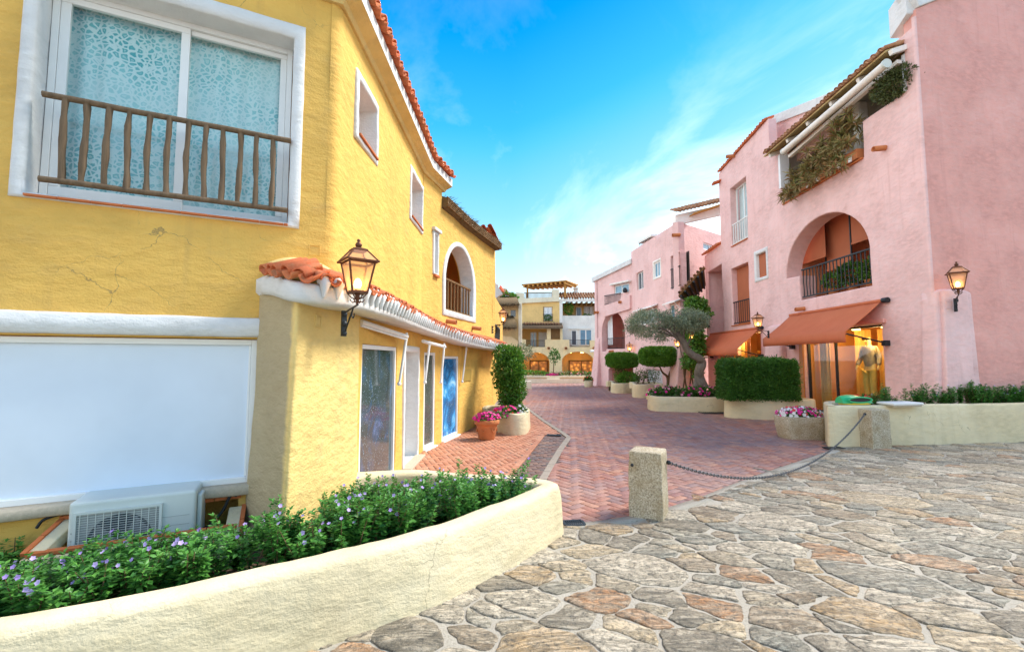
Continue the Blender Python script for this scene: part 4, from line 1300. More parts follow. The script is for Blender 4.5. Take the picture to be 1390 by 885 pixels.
# folded awning arms below the canopy
for (a, b, Y) in (((552, 457), (542, 521), 6.9), ((583, 467), (577, 519), 8.6), ((603, 470), (598.5, 519), 9.2), ((633, 474), (627.5, 518), 11.2)):
    ar = part_of(yb, 'awning_arm')
    P = atY(*a, Y); Q = atY(*b, Y - .1)
    mb = MB(); mb.tube([P + Vector((0, 0, .06)), P, Q], [.018, .022, .02], 8); mb.build('tube', M['frame'], ar)
    for jp in (P, Q):
        mb = MB(); mb.ico(jp, .033); mb.build('joint', M['frame'], ar)
mb = MB(); a, b = atY(490, 437, 5.35), atY(552, 457, 6.9)
mb.tube([a, b], .032, 10); mb.tube([a + Vector((0, 0, -.045)), b + Vector((0, 0, -.045))], .014, 8); mb.build('awning_cassette', M['frame'], yb)
mb = MB(); a, b = atY(574, 463, 8.3), atY(604, 471, 9.3)
mb.tube([a, b], .032, 10); mb.build('awning_cassette', M['frame'], yb)
# meter covers (thin outlined squares in the plaster)
def cover(P, W, s, parent, mat):
    mb = MB(); u = (P - W.p0).dot(W.d); z = P.z; o = (P - W.p0).dot(W.n)
    frame_ring(W, mb, (u - s / 2, u + s / 2, z - s / 2, z + s / 2), .012, o - .02, o + .012)
    W.box(mb, u - s / 2 + .016, u + s / 2 - .016, z - s / 2 + .016, z + s / 2 - .016, o - .02, o + .004)
    return mb.build('meter_cover', mat, parent, bevel=.002)
u, z = WF.uz(427, 340); cover(WF.pt(u, z), WF, .11, yb, M['yellow'])
WPL = Wall(Vector((-1.83, 3.8, 0)), Vector((-1.75, 5.28, 0)))
u, z = WPL.uz(430, 436); cover(WPL.pt(u, z, .012), WPL, .11, yb, M['pillar'])

# --- main cornice and roof
def sweep_along(path, prof_of, name, mat, parent, smooth=True):
    mb = MB(); mb.loft([prof_of(p, d, i) for i, (p, d) in enumerate(path)], None, True, smooth); return mb.build(name, mat, parent)
roofp = [WF.pt(0, 0), C.copy(), WS.pt(LS, 0), WS2.pt(uh + .12, 0)]
def offset_path(path, o):
    out = []
    for i, p in enumerate(path):
        d1 = (path[i] - path[i - 1]).normalized() if i > 0 else None; d2 = (path[i + 1] - path[i]).normalized() if i < len(path) - 1 else None
        n1 = Vector((d1.y, -d1.x, 0)) if d1 else None; n2 = Vector((d2.y, -d2.x, 0)) if d2 else None
        if n1 is None: m = n2
        elif n2 is None: m = n1
        else: m = (n1 + n2); m = m / m.dot(n1)
        out.append(p + m * o)
    return out
mb = MB(); rings = []
O = lambda o, z: [p + Vector((0, 0, z)) for p in offset_path(roofp, o)]
lay_ = [O(-.05, 5.50), O(.03, 5.50), O(.06, 5.545), O(.19, 5.60), O(.20, 5.605), O(.20, 5.77), O(.17, 5.785), O(-.4, 5.98), O(-.4, 5.5)]
cols = list(zip(*lay_))
def fine(seq, n=14):
    out = []
    for a, b in zip(seq, seq[1:]):
        for k in range(n): out.append([p.lerp(q, k / n) for p, q in zip(a, b)])
    out.append(list(seq[-1])); return out
rings = fine([list(c) for c in cols])
mb.loft([r[:4] for r in rings], M['yellow'], False, True) if False else None
mbY = MB(); 
for A, B in zip(rings, rings[1:]):
    for k in range(0, 4): mbY.add([A[k], B[k], B[k + 1], A[k + 1]], [(0, 1, 2, 3)], None, True)
mbY.build('cornice', M['pillar'], yb)
mbW = MB()
for A, B in zip(rings, rings[1:]):
    for k in range(4, 7): mbW.add([A[k], B[k], B[k + 1], A[k + 1]], [(0, 1, 2, 3)], None, True)
mbW.add(rings[-1], [tuple(range(9))], None)
mbW.build('fascia', M['white'], yb)
rf = part_of(yb, 'roof')
ep = [p + Vector((0, 0, 5.80)) for p in offset_path(roofp, .25)]
mb = MB()
tile_row(mb, [ep[1] + Vector((.0, .05, 0)), ep[2], ep[3]], up_left, .215, .085, .5, 3, None, True, .006)
tile_row(mb, [ep[0], ep[1]], up_left, .215, .085, .5, 3, None, True, .006)
mb.build('roof_tile', M['tile'], rf)
mb = MB(); a = O(.1, 5.83); b = [p + Vector((0, 0, 1.4)) for p in offset_path(roofp, -3.0)]
for i in range(3): mb.add([a[i], a[i + 1], b[i + 1], b[i]], [(0, 1, 2, 3)])
mb.build('roof_plane', M['tile'], rf)

# --- straw roof over the arched wing
sr = part_of(yb, 'straw_roof')
mb = MB()
sp_ = [WS2.pt(uh + .02, 5.14, .10), WS2.pt(WS2.len * .5, 5.11, .12), WS2.pt(WS2.len - .05, 5.2, .16)]
rings = []
for i in range(25):
    p, d = path_at(sp_, path_len(sp_) * i / 24); nn = Vector((d.y, -d.x, 0)); w = .03 * noise.noise((p.y * 3, 0, 0)); w2 = .03 * noise.noise((p.y * 5, 3, 0))
    rings.append([p + nn * -.35 + Vector((0, 0, -.03)), p + Vector((0, 0, w * .5)), p + nn * (.03 + w) + Vector((0, 0, .1)), p + nn * (.0 + w2) + Vector((0, 0, .20 + w2)), p + nn * -1.6 + Vector((0, 0, .75)), p + nn * -1.6])
mb.loft(rings, None, True, True); mb.build('thatch', M['straw'], sr)
mb = MB()
for i in range(420):
    s = random.uniform(0, path_len(sp_)); p, d = path_at(sp_, s); nn = Vector((d.y, -d.x, 0))
    h = random.uniform(-.01, .24); P = p + nn * random.uniform(-.05, .02) + Vector((0, 0, h)); D = (nn * random.uniform(.5, 1) + d * random.uniform(-1.2, 1.2) + Vector((0, 0, random.uniform(-.2, .35)))).normalized()
    mb.tube([P, P + D * random.uniform(.06, .22)], [.007, .002], 4, None, False)
mb.build('straw_ends', M['straw'], sr)
mb = MB()
for i in range(5):
    q = i / 4
    mb.tube([sp_[0] + Vector((.02, 0, .03 + .045 * i)), sp_[1] + Vector((.03, 0, .03 + .045 * i)), sp_[2] + Vector((.05, 0, .02 + .045 * i))], .022, 6)
mb.build('reed_edge', M['wood'], sr)
# tiled end piece beyond the straw
mb = MB(); tp_ = [WS2.pt(WS2.len - 1.2, 5.52, -.12), WS2.pt(WS2.len + .25, 5.55, -.08)]
tile_row(mb, tp_, up_left, .21, .085, .5, 2, None, True)
tile_row(mb, [WS2.pt(WS2.len + .28, 5.5, .1), WS2.pt(WS2.len + .3, 5.5, -1.4)], lambda a: Vector((-.25, -1, .35)), .21, .085, .5, 2, None, True)
mb.build('roof_tile', M['tile'], yb)
mb = MB(); mb.bar(WS2.pt(WS2.len - 1.3, 5.42, -.25), WS2.pt(WS2.len + .2, 5.42, -.25), .3, .16); mb.build('fascia', M['white'], yb)

# ================================================================== air conditioner
ac = thing('air_conditioner', 'grey white air conditioner unit in the wall niche under the frosted window', 'air conditioner', WF.pt(WF.u(180, 700, .1), .22, .1))
qa = WF.uz(93, 690, .26)[0]; qb = WF.uz(266, 680, .26)[0]; zt_ = WF.z(180, 674, .26); zb_ = .20
mb = MB(); WF.box(mb, qa, qb, zb_, zt_, -.14, .26); mb.build('casing', M['ac'], ac, bevel=.022, seg=3)
mb = MB(); WF.box(mb, qb + .002, qb + .035, zb_ + .06, zt_ - .05, -.02, .2); mb.build('valve_cover', M['ac'], ac, bevel=.01)
mb = MB()
for i in range(4):
    z = zb_ + .12 + i * .07
    WF.box(mb, qb - .24, qb - .04, z, z + .004, .26, .2625)
for i in range(5): WF.box(mb, qa + .02, qa + .035, zb_ + .07 + i * .055, zb_ + .08 + i * .055, .26, .2635)
mb.build('shadow_line', plain('shadow line grey', (.42, .45, .43), .6), ac)  # flat grey strips, the shade of grooves is put into their colour
g0 = WF.uz(104, 700, .265)[0]; g1 = WF.uz(217, 700, .265)[0]; gz1 = WF.z(160, 692, .265); gz0 = zb_ + .03
mb = MB(); WF.box(mb, g0, g1, gz0, gz1, .2605, .263); mb.build('fan_recess', plain('grey fan shroud', (.34, .36, .35), .6), ac)
rr_ = (g1 - g0) * .40; cu, cz = (g0 + g1) / 2 + .01, gz0 + (gz1 - gz0) * .42
dp = []
for k in range(48):
    a_ = k * math.pi / 24; dp.append(WF.pt(min(g1 - .006, max(g0 + .006, cu + rr_ * math.cos(a_))), min(gz1 - .008, max(gz0 + .008, cz + rr_ * math.sin(a_))), .2642))
mb = MB(); mb.add(dp, [tuple(range(48))]); mb.build('fan_opening', M['acdark'], ac)
mb = MB()
for k in range(3):
    a0 = k * 2.09
    pts = [WF.pt(cu + .02 * math.cos(a0), cz + .02 * math.sin(a0), .2650), WF.pt(cu + .2 * math.cos(a0 + .25), cz + .2 * math.sin(a0 + .25), .2650), WF.pt(cu + .2 * math.cos(a0 + 1.1), cz + .2 * math.sin(a0 + 1.1), .2655)]
    pts = [Vector((p.x, p.y, max(p.z, gz0 + .01))) for p in pts]
    mb.add(pts, [(0, 1, 2)])
mb.build('fan', plain('grey fan blade', (.20, .21, .22), .5), ac)
mb = MB(); frame_ring(WF, mb, (g0 - .015, g1 + .015, gz0 - .015, gz1 + .015), .018, .262, .282)
n = int((gz1 - gz0) / .017)
for i in range(n): mb.bar(WF.pt(g0, gz0 + (gz1 - gz0) * (i + .5) / n, .274), WF.pt(g1, gz0 + (gz1 - gz0) * (i + .5) / n, .274), .0032, .0032)
for i in range(11): mb.bar(WF.pt(g0 + (g1 - g0) * (i + .5) / 11, gz0, .279), WF.pt(g0 + (g1 - g0) * (i + .5) / 11, gz1, .279), .004, .004)
mb.build('grille', M['ac'], ac)
mb = MB(); A = WF.pt(WF.u(322, 675, .04), .585, .05)
mb.tube(catmull([A, A + Vector((-.05, -.02, .0)), A + Vector((-.1, -.04, -.12)), A + Vector((-.17, -.1, -.22)), WF.pt(qb, .33, .08)], 6), .013, 7)
mb.build('cable', M['iron'], ac)
mb = MB(); A = WF.pt(WF.u(92, 705, .04), .57, .04)
mb.tube(catmull([WF.pt(qa + .01, .6, .1), A + Vector((0, 0, .03)), A + Vector((-.12, -.06, .0)), A + Vector((-.16, -.08, -.06))], 6), .011, 7)
mb.build('cable', M['iron'], ac)

# ================================================================== curved front planter
def planter(name, label, outer, thick, h, soil_of, mat, cat='planter', group=None, batter=.02, amp=.010, base=None, soilmat=None, rimr=.03):
    """outer: closed plan polygon at the rim (CCW or CW); wall with rounded rim; soil sheet inside"""
    o2 = [(p[0], p[1]) for p in outer]
    if area2(o2) < 0: o2 = o2[::-1]
    c = (sum(p[0] for p in o2) / len(o2), sum(p[1] for p in o2) / len(o2))
    t = thing(name, label, cat, (c[0], c[1], 0), group)
    mb = MB(); rings = []
    for k, (off, z) in enumerate([(batter, -.03), (batter * .8, h * .2), (batter * .55, h * .45), (batter * .3, h * .7), (0.0, h - rimr), (-rimr * .3, h - rimr * .3), (-rimr, h), (-thick + rimr, h), (-thick + rimr * .3, h - rimr * .3), (-thick, h - rimr), (-thick, h - .3)]):
        pl = offset_poly(o2, off); ring = []
        for x, y in pl:
            w = amp * (noise.noise((x * 2.2, y * 2.2, z * 3)) + .5 * noise.noise((x * 8, y * 8, z * 8)))
            ring.append(Vector((x + w, y + w * .7, z + (w * .8 if z > h * .6 else 0))))
        rings.append(ring)
    mb.loft(rings, None, False, True); mb.build('planter_wall', mat, t)
    if soil_of is not None:
        inn = offset_poly(o2, -thick + .02)
        us = [p[0] for p in inn]; vs_ = [p[1] for p in inn]; pts = list(inn); ed = [(i, (i + 1) % len(inn)) for i in range(len(inn))]
        st = max(.06, math.sqrt(abs(area2(inn))) / 30)
        x = min(us)
        while x < max(us):
            y = min(vs_)
            while y < max(vs_):
                if inside((x, y), offset_poly(inn, -.03)): pts.append((x + random.uniform(-.01, .01), y + random.uniform(-.01, .01)))
                y += st
            x += st
        vv, ee, ff, *_ = delaunay_2d_cdt([Vector(p) for p in pts], ed, [], 0, 1e-5)
        fs = [tuple(f) for f in ff if inside(tuple(sum((vv[i] for i in f), Vector((0, 0))) / 3), inn)]
        mb = MB(); mb.add([(p.x, p.y, soil_of(p.x, p.y) + .018 * noise.noise((p.x * 9, p.y * 9, 0)) + .01 * noise.noise((p.x * 30, p.y * 30, 0))) for p in vv], fs, None, True)
        mb.build('soil', soilmat or M['soil'], t)
    t['_inner'] = 0
    del t['_inner']
    return t, offset_poly(o2, -thick)
HZ = .5
front_px = [(-330, 930), (-120, 880), (0, 857), (200, 819), (400, 796 - 24), (440, 763), (530, 741), (600, 722), (660, 700), (710, 681), (745, 665), (758, 658)]
fr = [G(x, y, HZ) for x, y in front_px]
print('planter front', [(round(p.x, 2), round(p.y, 2)) for p in fr])
tip = [G(757, 654, HZ), G(748, 650, HZ), G(735, 648, HZ), G(690, 644, HZ), G(640, 641, HZ), G(590, 638, HZ), G(550, 637, HZ)]
cur = catmull([Vector((p.x, p.y, 0)) for p in fr + tip], 5)
poly = [(p.x, p.y) for p in cur] + [(-2.05, 5.37), (-2.2, 4.9)] + [tuple(WF.pt(q, 0, -.62))[:2] for q in (WF.u(330), WF.u(-170), .4)]
pl_t, pl_in = planter('curved_planter', 'long curved cream plaster planter in the near left foreground with purple flowered bedding', poly, .20, HZ, lambda x, y: max(.17, min(.485, .485 - .25 * max(0, ((Vector((x, y, 0)) - Vector((-1.2, 3.2, 0))).dot(Vector((-.44, .9, 0)))) + .35))), M['cream'], batter=.05, rimr=.05, amp=.016)

def soil_left(x, y): return max(.17, min(.485, .485 - .25 * max(0, ((x + 1.2) * -.44 + (y - 3.2) * .9) + .35)))

def bedding(name, label, poly, soil_of, dens_, hmin, hmax, leafL, group, cat='flower bed', fl=M['purple'], fl_n=1.2, lm=None, kind='stuff', parent=None, rnd=None, avoid=None, spread=1.0, hscale=None):
    """low bushy flowering plants: stems with opposite leaves getting denser towards the tips"""
    xs = [p[0] for p in poly]; ys = [p[1] for p in poly]
    A = abs(area2(poly)); n = int(A * dens_)
    Lv = Leaves(); stem = MB()
    P = []; D = []; Nn = []; LL = []; FP = []; FN = []
    k = 0; tries = 0
    while k < n and tries < n * 40:
        tries += 1
        x = random.uniform(min(xs), max(xs)); y = random.uniform(min(ys), max(ys))
        if not inside((x, y), poly) or (avoid and avoid(x, y)): continue
        k += 1
        z = soil_of(x, y)
        hh = random.uniform(hmin, hmax) * (hscale(x, y) if hscale else 1) * (1 + .30 * noise.noise((x * 2.2, y * 2.2, 4)))
        ns = random.randint(4, 7)
        for s in range(ns):
            a = random.uniform(0, 6.283); lean_ = random.uniform(.05, .55) * spread
            d = Vector((math.cos(a) * lean_, math.sin(a) * lean_, 1)).normalized()
            h = hh * random.uniform(.65, 1.1)
            top = Vector((x, y, z)) + d * h
            bend = Vector((random.uniform(-.03, .03), random.uniform(-.03, .03), 0))
            if s < 2: stem.tube([(x, y, z - .01), Vector((x, y, z)) + d * h * .5 + bend * .5, top], [.005, .004, .002], 4, None, False)
            m = int(h / (leafL * .36)) + 3
            for q in range(m):
                t = .12 + .88 * (q / m) ** .8
                base = Vector((x, y, z)) + d * h * t + bend * t * t
                for w in range(3 if t > .55 else 2):
                    ang = random.uniform(0, 6.283)
                    dv = Vector((math.cos(ang), math.sin(ang), random.uniform(-.1, .45) + (.35 if t > .85 else 0)))
                    P.append(base); D.append(dv); Nn.append((0, 0, 1)); LL.append(leafL * random.uniform(.7, 1.25) * (1.05 - .45 * t * t))
            if random.random() < fl_n / ns * 1.0:
                FP.append(top + Vector((0, 0, .012))); FN.append((random.uniform(-.3, .6), random.uniform(-1.3, -.2), random.uniform(.3, 1)))
    LL = np.array(LL)
    Nn = np.array(Nn) + NP.normal(size=(len(P), 3)) * .35
    Lv.leaves(np.array(P), np.array(D), Nn, LL, LL * .48, 0, fold=.22, droop=.12)
    if FP: Lv.flowers(np.array(FP), np.array(FN), NP.uniform(.009, .016, len(FP)) * (leafL / .05), 1)
    return Lv, stem, len(P)
bp = offset_poly(pl_in, -.08)
def av_left(x, y):
    p = Vector((x, y, 0))
    if (p - WF.p0).dot(WF.n) < .10 or x < -1.70 and y > 3.6: return True
    return (p - Vector((-2.02, 4.0, 0))).length < .36 or ((p - WF.p0).dot(WF.n) < .46 and qa - .25 < (p - WF.p0).dot(WF.d) < qb + .1)
Lv, st_, nl = bedding('x', '', bp, soil_left, 40, .205, .305, .060, '', fl_n=1.0, avoid=av_left, hscale=lambda x, y: (1.0 + max(0, min(1.25, (y - 2.8) * .75))) * (.72 if (Vector((x, y, 0)) - WF.p0).dot(WF.n) < .75 else 1))
print('bed leaves', nl)
o = Lv.build('bedding_plants', [M['leaf'], M['purple']]); tag(o, 'mass of dark green bedding plants with small purple flowers in the near curved planter', 'bedding plants', kind='stuff')
so = st_.build('stem', M['twig'], None); so.parent = o
# ================================================================== PINK BUILDING (right, near)
XC, YC_ = 9.64, 10.4
PC = Vector((XC, YC_, 0)); PF = Vector((9.84, 23.0, 0))
pk = thing('pink_building', 'large pink stucco house at the right with terracotta awnings and an aloe terrace', 'building', (XC, YC_, 0))
WP = Wall(PF, PC)                                  # street front, far -> near
WQ = Wall(PC, PC + Vector((.983, .185, 0)) * 17)   # end wall, running off to the right
_, LP = corner_strip(PC, WP.d, WQ.d, -.05, 10.0, .06, M['pink'], pk)
LPn = WP.len - LP
# openings on the street front
winA = WP.rect(991.5, 1014, 247, 330); winA = (winA[0], winA[1], winA[2], winA[3])
doorB = WP.rect(993.5, 1017, 360, 440)
shut = WP.rect(1027, 1041, 343, 377)
aL, aR = WP.u(1067, 378), WP.u(1180, 330); zsp = 4.75; zap2 = WP.z(1139, 281)
uLed = WP.u(1085, 395); zrail = (WP.z(1092, 409) + WP.z(1181, 385)) / 2; zled = WP.z(1075, 376)
zsp = zled + .02
cA = (aL + aR) / 2
archP = [(aL, zled), (uLed, zled - .03), (uLed + .02, zrail), (aR, zrail)] + [(cA + (aR - cA) * math.cos(math.pi * i / 22), zsp + (zap2 - zsp) * math.sin(math.pi * i / 22)) for i in range(1, 22)]
tL, tR = WP.u(1062, 240), WP.u(1249.5, 80); tM = WP.u(1171, 190)
zT0, zT1, zTt = 7.33, 8.33, 9.55
terr_p = [(tL, zT0), (tM, zT0), (tM + .02, zT1), (min(tR, LPn - .25), zT1), (min(tR, LPn - .25), zTt), (tL, zTt)]
shop1 = (WP.u(1092, 500), WP.u(1199, 480), .12, WP.z(1185, 441))
shop2 = (WP.u(975, 500), WP.u(1034, 500), .12, WP.z(1005, 452))
shop2 = (max(.15, shop2[0]), shop2[1], .12, shop2[3])
print('P', WP.len, 'arch', aL, aR, zled, zrail, zap2, 'winA', winA, 'B', doorB, 'shop1', shop1, 'shop2', shop2, 'terr', tL, tM, tR)
uHi = WP.u(977, 280); zh0 = WP.z(956, 348); zh1 = WP.z(976, 333)
lo = [(WP.u(957.5, 430), WP.z(962, 490)), (WP.u(981.5, 430), WP.z(981, 482)), (WP.u(981.5, 380), WP.z(980, 358)), (WP.u(957.5, 400), WP.z(958, 371))]
lo = [(max(.12, lo[0][0]), lo[0][1]), lo[1], lo[2], (max(.12, lo[3][0]), lo[3][1])]
print('lo', lo, uHi, zh0, zh1)
uEnd = WP.u(1044, 170); zA = WP.z(1040, 164); zB = WP.z(980, 232)
wall_panel(WP, M['pink'], pk, [(.0, -.05), (LPn, -.05), (LPn, 9.75), (uEnd, 9.75), (uEnd - .05, zA), (uHi, zB), (uHi, zh1), (0, zh0)],
           [(lo, 1.0, .03), (rp(winA), .35, .03), (rp(doorB), .3, .03), (rp(shut), .16, .02), (archP, .55, .04), (terr_p, .25, .025), (rp(shop1), .22, .02), (rp(shop2), .22, .02)], grid=.35, amp=.016, seed=31.0)
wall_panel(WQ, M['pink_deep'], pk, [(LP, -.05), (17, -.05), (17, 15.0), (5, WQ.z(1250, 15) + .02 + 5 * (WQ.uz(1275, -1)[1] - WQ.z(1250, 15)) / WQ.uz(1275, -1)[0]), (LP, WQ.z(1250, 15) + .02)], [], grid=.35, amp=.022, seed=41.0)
# open entrance loggia in the low far bay
mb = MB(); mb.add([WP.pt(u, z, -.98) for u, z in ((lo[0][0] - .5, lo[0][1] - .2), (lo[1][0] + .5, lo[0][1] - .2), (lo[1][0] + .5, lo[2][1] + .3), (lo[0][0] - .5, lo[2][1] + .3))], [(0, 1, 2, 3)]); mb.build('loggia', M['pink'], pk)
lw = part_of(pk, 'arched_window')
q0 = WP.u(975, 420, -.9); q1 = WP.u(981.5, 420, -.9)
mb = MB(); mb.add([WP.pt(u, z, -.955) for u, z in arch_poly(q0, q1 + .3, lo[1][1] - .1, lo[2][1] - .9, lo[2][1] - .45, 8)], [tuple(range(11))]); mb.build('pane', M['darkglass'], lw)
WX = Wall(PF + Vector((3, .4, 0)), PF)
wall_panel(WX, M['pink'], pk, [(0, -.05), (WX.len, -.05), (WX.len, zh0), (0, zh0)], [], amp=.01)
WX2 = Wall(WP.pt(uHi, 0) + Vector((4, .6, 0)), WP.pt(uHi, 0))
wall_panel(WX2, M['pink'], pk, [(0, 5), (WX2.len, 5), (WX2.len, zB), (0, zB)], [], amp=.01)
# small tiled hood over the wing, tiled coping on the parapet
mb = MB(); tile_row(mb, [WP.pt(-.12, zh0 + .02, .12), WP.pt(uHi + .05, zh1 + .02, .12)], up_left if False else (lambda a: Vector((-a.y, a.x, 0)).normalized() * 1 + Vector((0, 0, .4))), .19, .08, .4, 1, None, True)
mb.build('roof_tile', M['tile'], pk)
def up_in(n): return lambda a: (-n + Vector((0, 0, .35))).normalized()
mb = MB(); tile_row(mb, [WP.pt(uHi + .02, zB + .02, .06), WP.pt(uEnd - .1, zA + .02, .06)], up_in(WP.n), .2, .085, .4, 1, None, True)
mb.build('roof_tile', M['tile'], pk)
mb = MB(); tile_row(mb, [WP.pt(uHi - .15, zB - .55, .28), WP.pt(uHi + .2, zB - .5, .28)], up_in(WP.n), .16, .085, .4, 1, None, True); mb.build('roof_tile', M['tile'], pk)
u, z = WP.uz(997, 212); spout(WP.pt(u, z), WP.n, pk, .08, .35)
u, z = WP.uz(1202, 201); spout(WP.pt(u, z), WP.n, pk, .07, .32)
u, z = WP.uz(1092, 419); spout(WP.pt(u, z), WP.n, pk, .07, .3)
u, z = WP.uz(962, 443); spout(WP.pt(u, z), WP.n, pk, .06, .2, M['iron'])
# white-capped higher wall behind the terrace roof and at the end wall
mb = MB(); Wb = Wall(WP.pt(0, 0, -.7), WP.pt(WP.len, 0, -.7))
a = Wb.uz(1044, 160); b = Wb.uz(1125, 128); a2 = Wb.uz(1044, 172); b2 = Wb.uz(1125, 141)
def slab(W, pts, o0, o1, mat, parent, name, bevel=.02):
    mb = MB(); n = len(pts); f = [W.pt(u, z, o0) for u, z in pts]; k = [W.pt(u, z, o1) for u, z in pts]
    mb.loft([f, k], None, True, False); return mb.build(name, mat, parent, bevel=bevel)
slab(Wb, [a2, b2, b, a], .08, -.5, M['white'], pk, 'parapet_cap')
slab(Wb, [(a2[0], 9.0), (b2[0], 9.0), b2, a2], .0, -.45, M['pink'], pk, 'wall')
a = WP.uz(1213, 42); c_ = WP.uz(1222, 0)
slab(WP, [(a[0], 9.85), (LPn - .0, 10.12), (LPn - .0, 10.85), (a[0], 10.6)], .10, -.20, M['white'], pk, 'parapet_cap')
cz0 = WQ.z(1250, 15); cu1, cz1 = WQ.uz(1275, -1); csl = (cz1 - cz0) / cu1
mb = MB(); mb.bar(WQ.pt(-.02, cz0 + .30, -.12), WQ.pt(5, cz0 + .30 + csl * 5, -.12), .36, .56); mb.build('parapet_cap', M['white'], pk, bevel=.02)

# --- windows on the front
def simple_window(W, q, dep, parent, glass, fw=.06, mull=(), trans=(), curt=None, name='window', fmat=None, sill=None):
    t = part_of(parent, name); u0, u1, z0, z1 = q
    mb = MB(); frame_ring(W, mb, (u0 + .005, u1 - .005, z0 + .005, z1 - .005), fw, -dep + .02, -dep + .08)
    for m in mull:
        u = u0 + (u1 - u0) * m; W.box(mb, u - fw * .45, u + fw * .45, z0 + fw, z1 - fw, -dep + .03, -dep + .075)
    for m in trans:
        z = z0 + (z1 - z0) * m; W.box(mb, u0 + fw, u1 - fw, z - fw * .35, z + fw * .35, -dep + .035, -dep + .07)
    mb.build('frame', fmat or M['frame'], t, bevel=.005)
    mb = MB(); W.box(mb, u0 + fw * .5, u1 - fw * .5, z0 + fw * .5, z1 - fw * .5, -dep + .025, -dep + .045); mb.build('pane', glass, t)
    mb = MB(); W.box(mb, u0 - .05, u1 + .05, z0 - .05, z1 + .05, -dep - .16, -dep - .13); mb.build('room', M['dark'], t)
    if curt: curtain(W, u0 + .03, u1 - .03, z0 + .04, z1 - .03, -dep - .06, curt, t, 10, .02)
    if sill:
        mb = MB(); W.box(mb, u0 + .004, u1 - .004, z0 - .03, z0 + .004, -dep + .08, .05); mb.build('sill', sill, t, bevel=.004)
    return t
def iron_rail(W, u0, u1, z0, z1, o, parent, n, mat=None, name='railing', each=True, r=.012):
    return wood_rail(W, u0, u1, z0, z1, o, mat or M['iron'], parent, n, r, name, each=each)
simple_window(WP, winA, .34, pk, M['glass'], .07, (.5,), (), M['lace'], sill=M['terra_trim'])
iron_rail(WP, winA[0] + .03, winA[1] - .03, winA[2] + .08, winA[2] + .95, -.05, pk, 7, M['frame'], r=.02)
t = part_of(pk, 'door')
mb = MB(); WP.box(mb, doorB[0] + .01, doorB[1] - .01, doorB[2] + .02, doorB[3] - .01, -.29, -.25); mb.build('sun_blind', M['shade'], t)
iron_rail(WP, doorB[0] + .03, doorB[1] - .03, doorB[2] + .08, doorB[2] + 1.0, -.05, pk, 8)
mb = MB(); WP.box(mb, doorB[0] - .05, doorB[1] + .05, doorB[2] - .05, doorB[2] - .005, -.2, .06); mb.build('sill', M['terra_trim'], pk, bevel=.006)
t = part_of(pk, 'window')
plaster_surround(WP, shut, (shut[0] - .14, shut[1] + .10, shut[2] - .12, shut[3] + .14), t, M['white'], .03)
mb = MB(); WP.box(mb, shut[0] - .01, shut[1] + .01, shut[2] - .01, shut[3] + .01, -.16, -.10); mb.build('sun_blind', M['shade'], t)

# --- arch loggia: interior, three hanging blinds, plants, railing
al = part_of(pk, 'arched_loggia')
def room(W, u0, u1, z0, z1, o0, o1, mat, parent, name, lid=True):
    mb = MB(); P = lambda u, z, o: W.pt(u, z, o)
    a = [P(u0, z0, o0), P(u1, z0, o0), P(u1, z1, o0), P(u0, z1, o0)]; b = [P(u0, z0, o1), P(u1, z0, o1), P(u1, z1, o1), P(u0, z1, o1)]
    mb.add(a + b, [(4, 5, 6, 7), (0, 1, 5, 4), (1, 2, 6, 5), (2, 3, 7, 6), (3, 0, 4, 7)])
    return mb.build(name, mat, parent)
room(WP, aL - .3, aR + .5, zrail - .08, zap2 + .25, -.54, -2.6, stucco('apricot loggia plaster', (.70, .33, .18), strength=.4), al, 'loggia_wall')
for k, (x0, x1, y0, y1) in enumerate(((1086, 1120, 290, 352), (1121, 1154, 290, 362), (1156, 1182, 285, 325))):
    o = -.75 - .25 * (k == 1)
    u0, u1 = WP.u(x0, 330, o), WP.u(x1, 330, o); zb_ = WP.z((x0 + x1) / 2, y1, o)
    mb = MB(); WP.box(mb, u0, u1, zb_, zap2 + .2, o - .02, o); WP.box(mb, u0, u1, zb_ - .07, zb_, o - .03, o + .02); mb.build('sun_blind', M['shade'], al, bevel=.01)
    if k: 
        mb = MB(); mb.bar(WP.pt(u0 - .03, zrail, o), WP.pt(u0 - .03, zap2 + .2, o), .04); mb.build('post', M['iron'], al)
wood_rail(WP, uLed + .05, aR - .02, zrail + .1, zrail + 1.02, -.08, M['iron'], al, 19, .017, wav=.012)
def leafball(c, r, n, L, lm, parent=None, name='foliage', squash=1.0, shell=.55, mats=None, fl=None, fln=0, wid=.5, zb=.3, flr=.03):
    Lv = Leaves(); d = rand_dirs(n, 0); rr = NP.uniform(shell, 1, n) ** .6
    rad = np.array(r if hasattr(r, '__len__') else (r, r, r * squash))
    cl = np.array([1 + .28 * noise.noise(tuple(v * 2.4)) for v in d])
    P = np.array(c) + d * rad * (rr * cl)[:, None]
    D = d + rand_dirs(n) * .9; D[:, 2] += zb
    Lv.leaves(P, D, rand_dirs(n, .6), NP.uniform(.7, 1.3, n) * L, NP.uniform(.7, 1.3, n) * L * wid, 0, fold=.2, droop=.15)
    if fl is not None and fln:
        d = rand_dirs(fln, .8); P = np.array(c) + d * rad * 1.03
        Lv.flowers(P, d + rand_dirs(fln) * .4, NP.uniform(.7, 1.2, fln) * flr, 1)
    ms = [lm] + ([fl] if fl is not None else [])
    o = Lv.build(name, ms, parent); return o
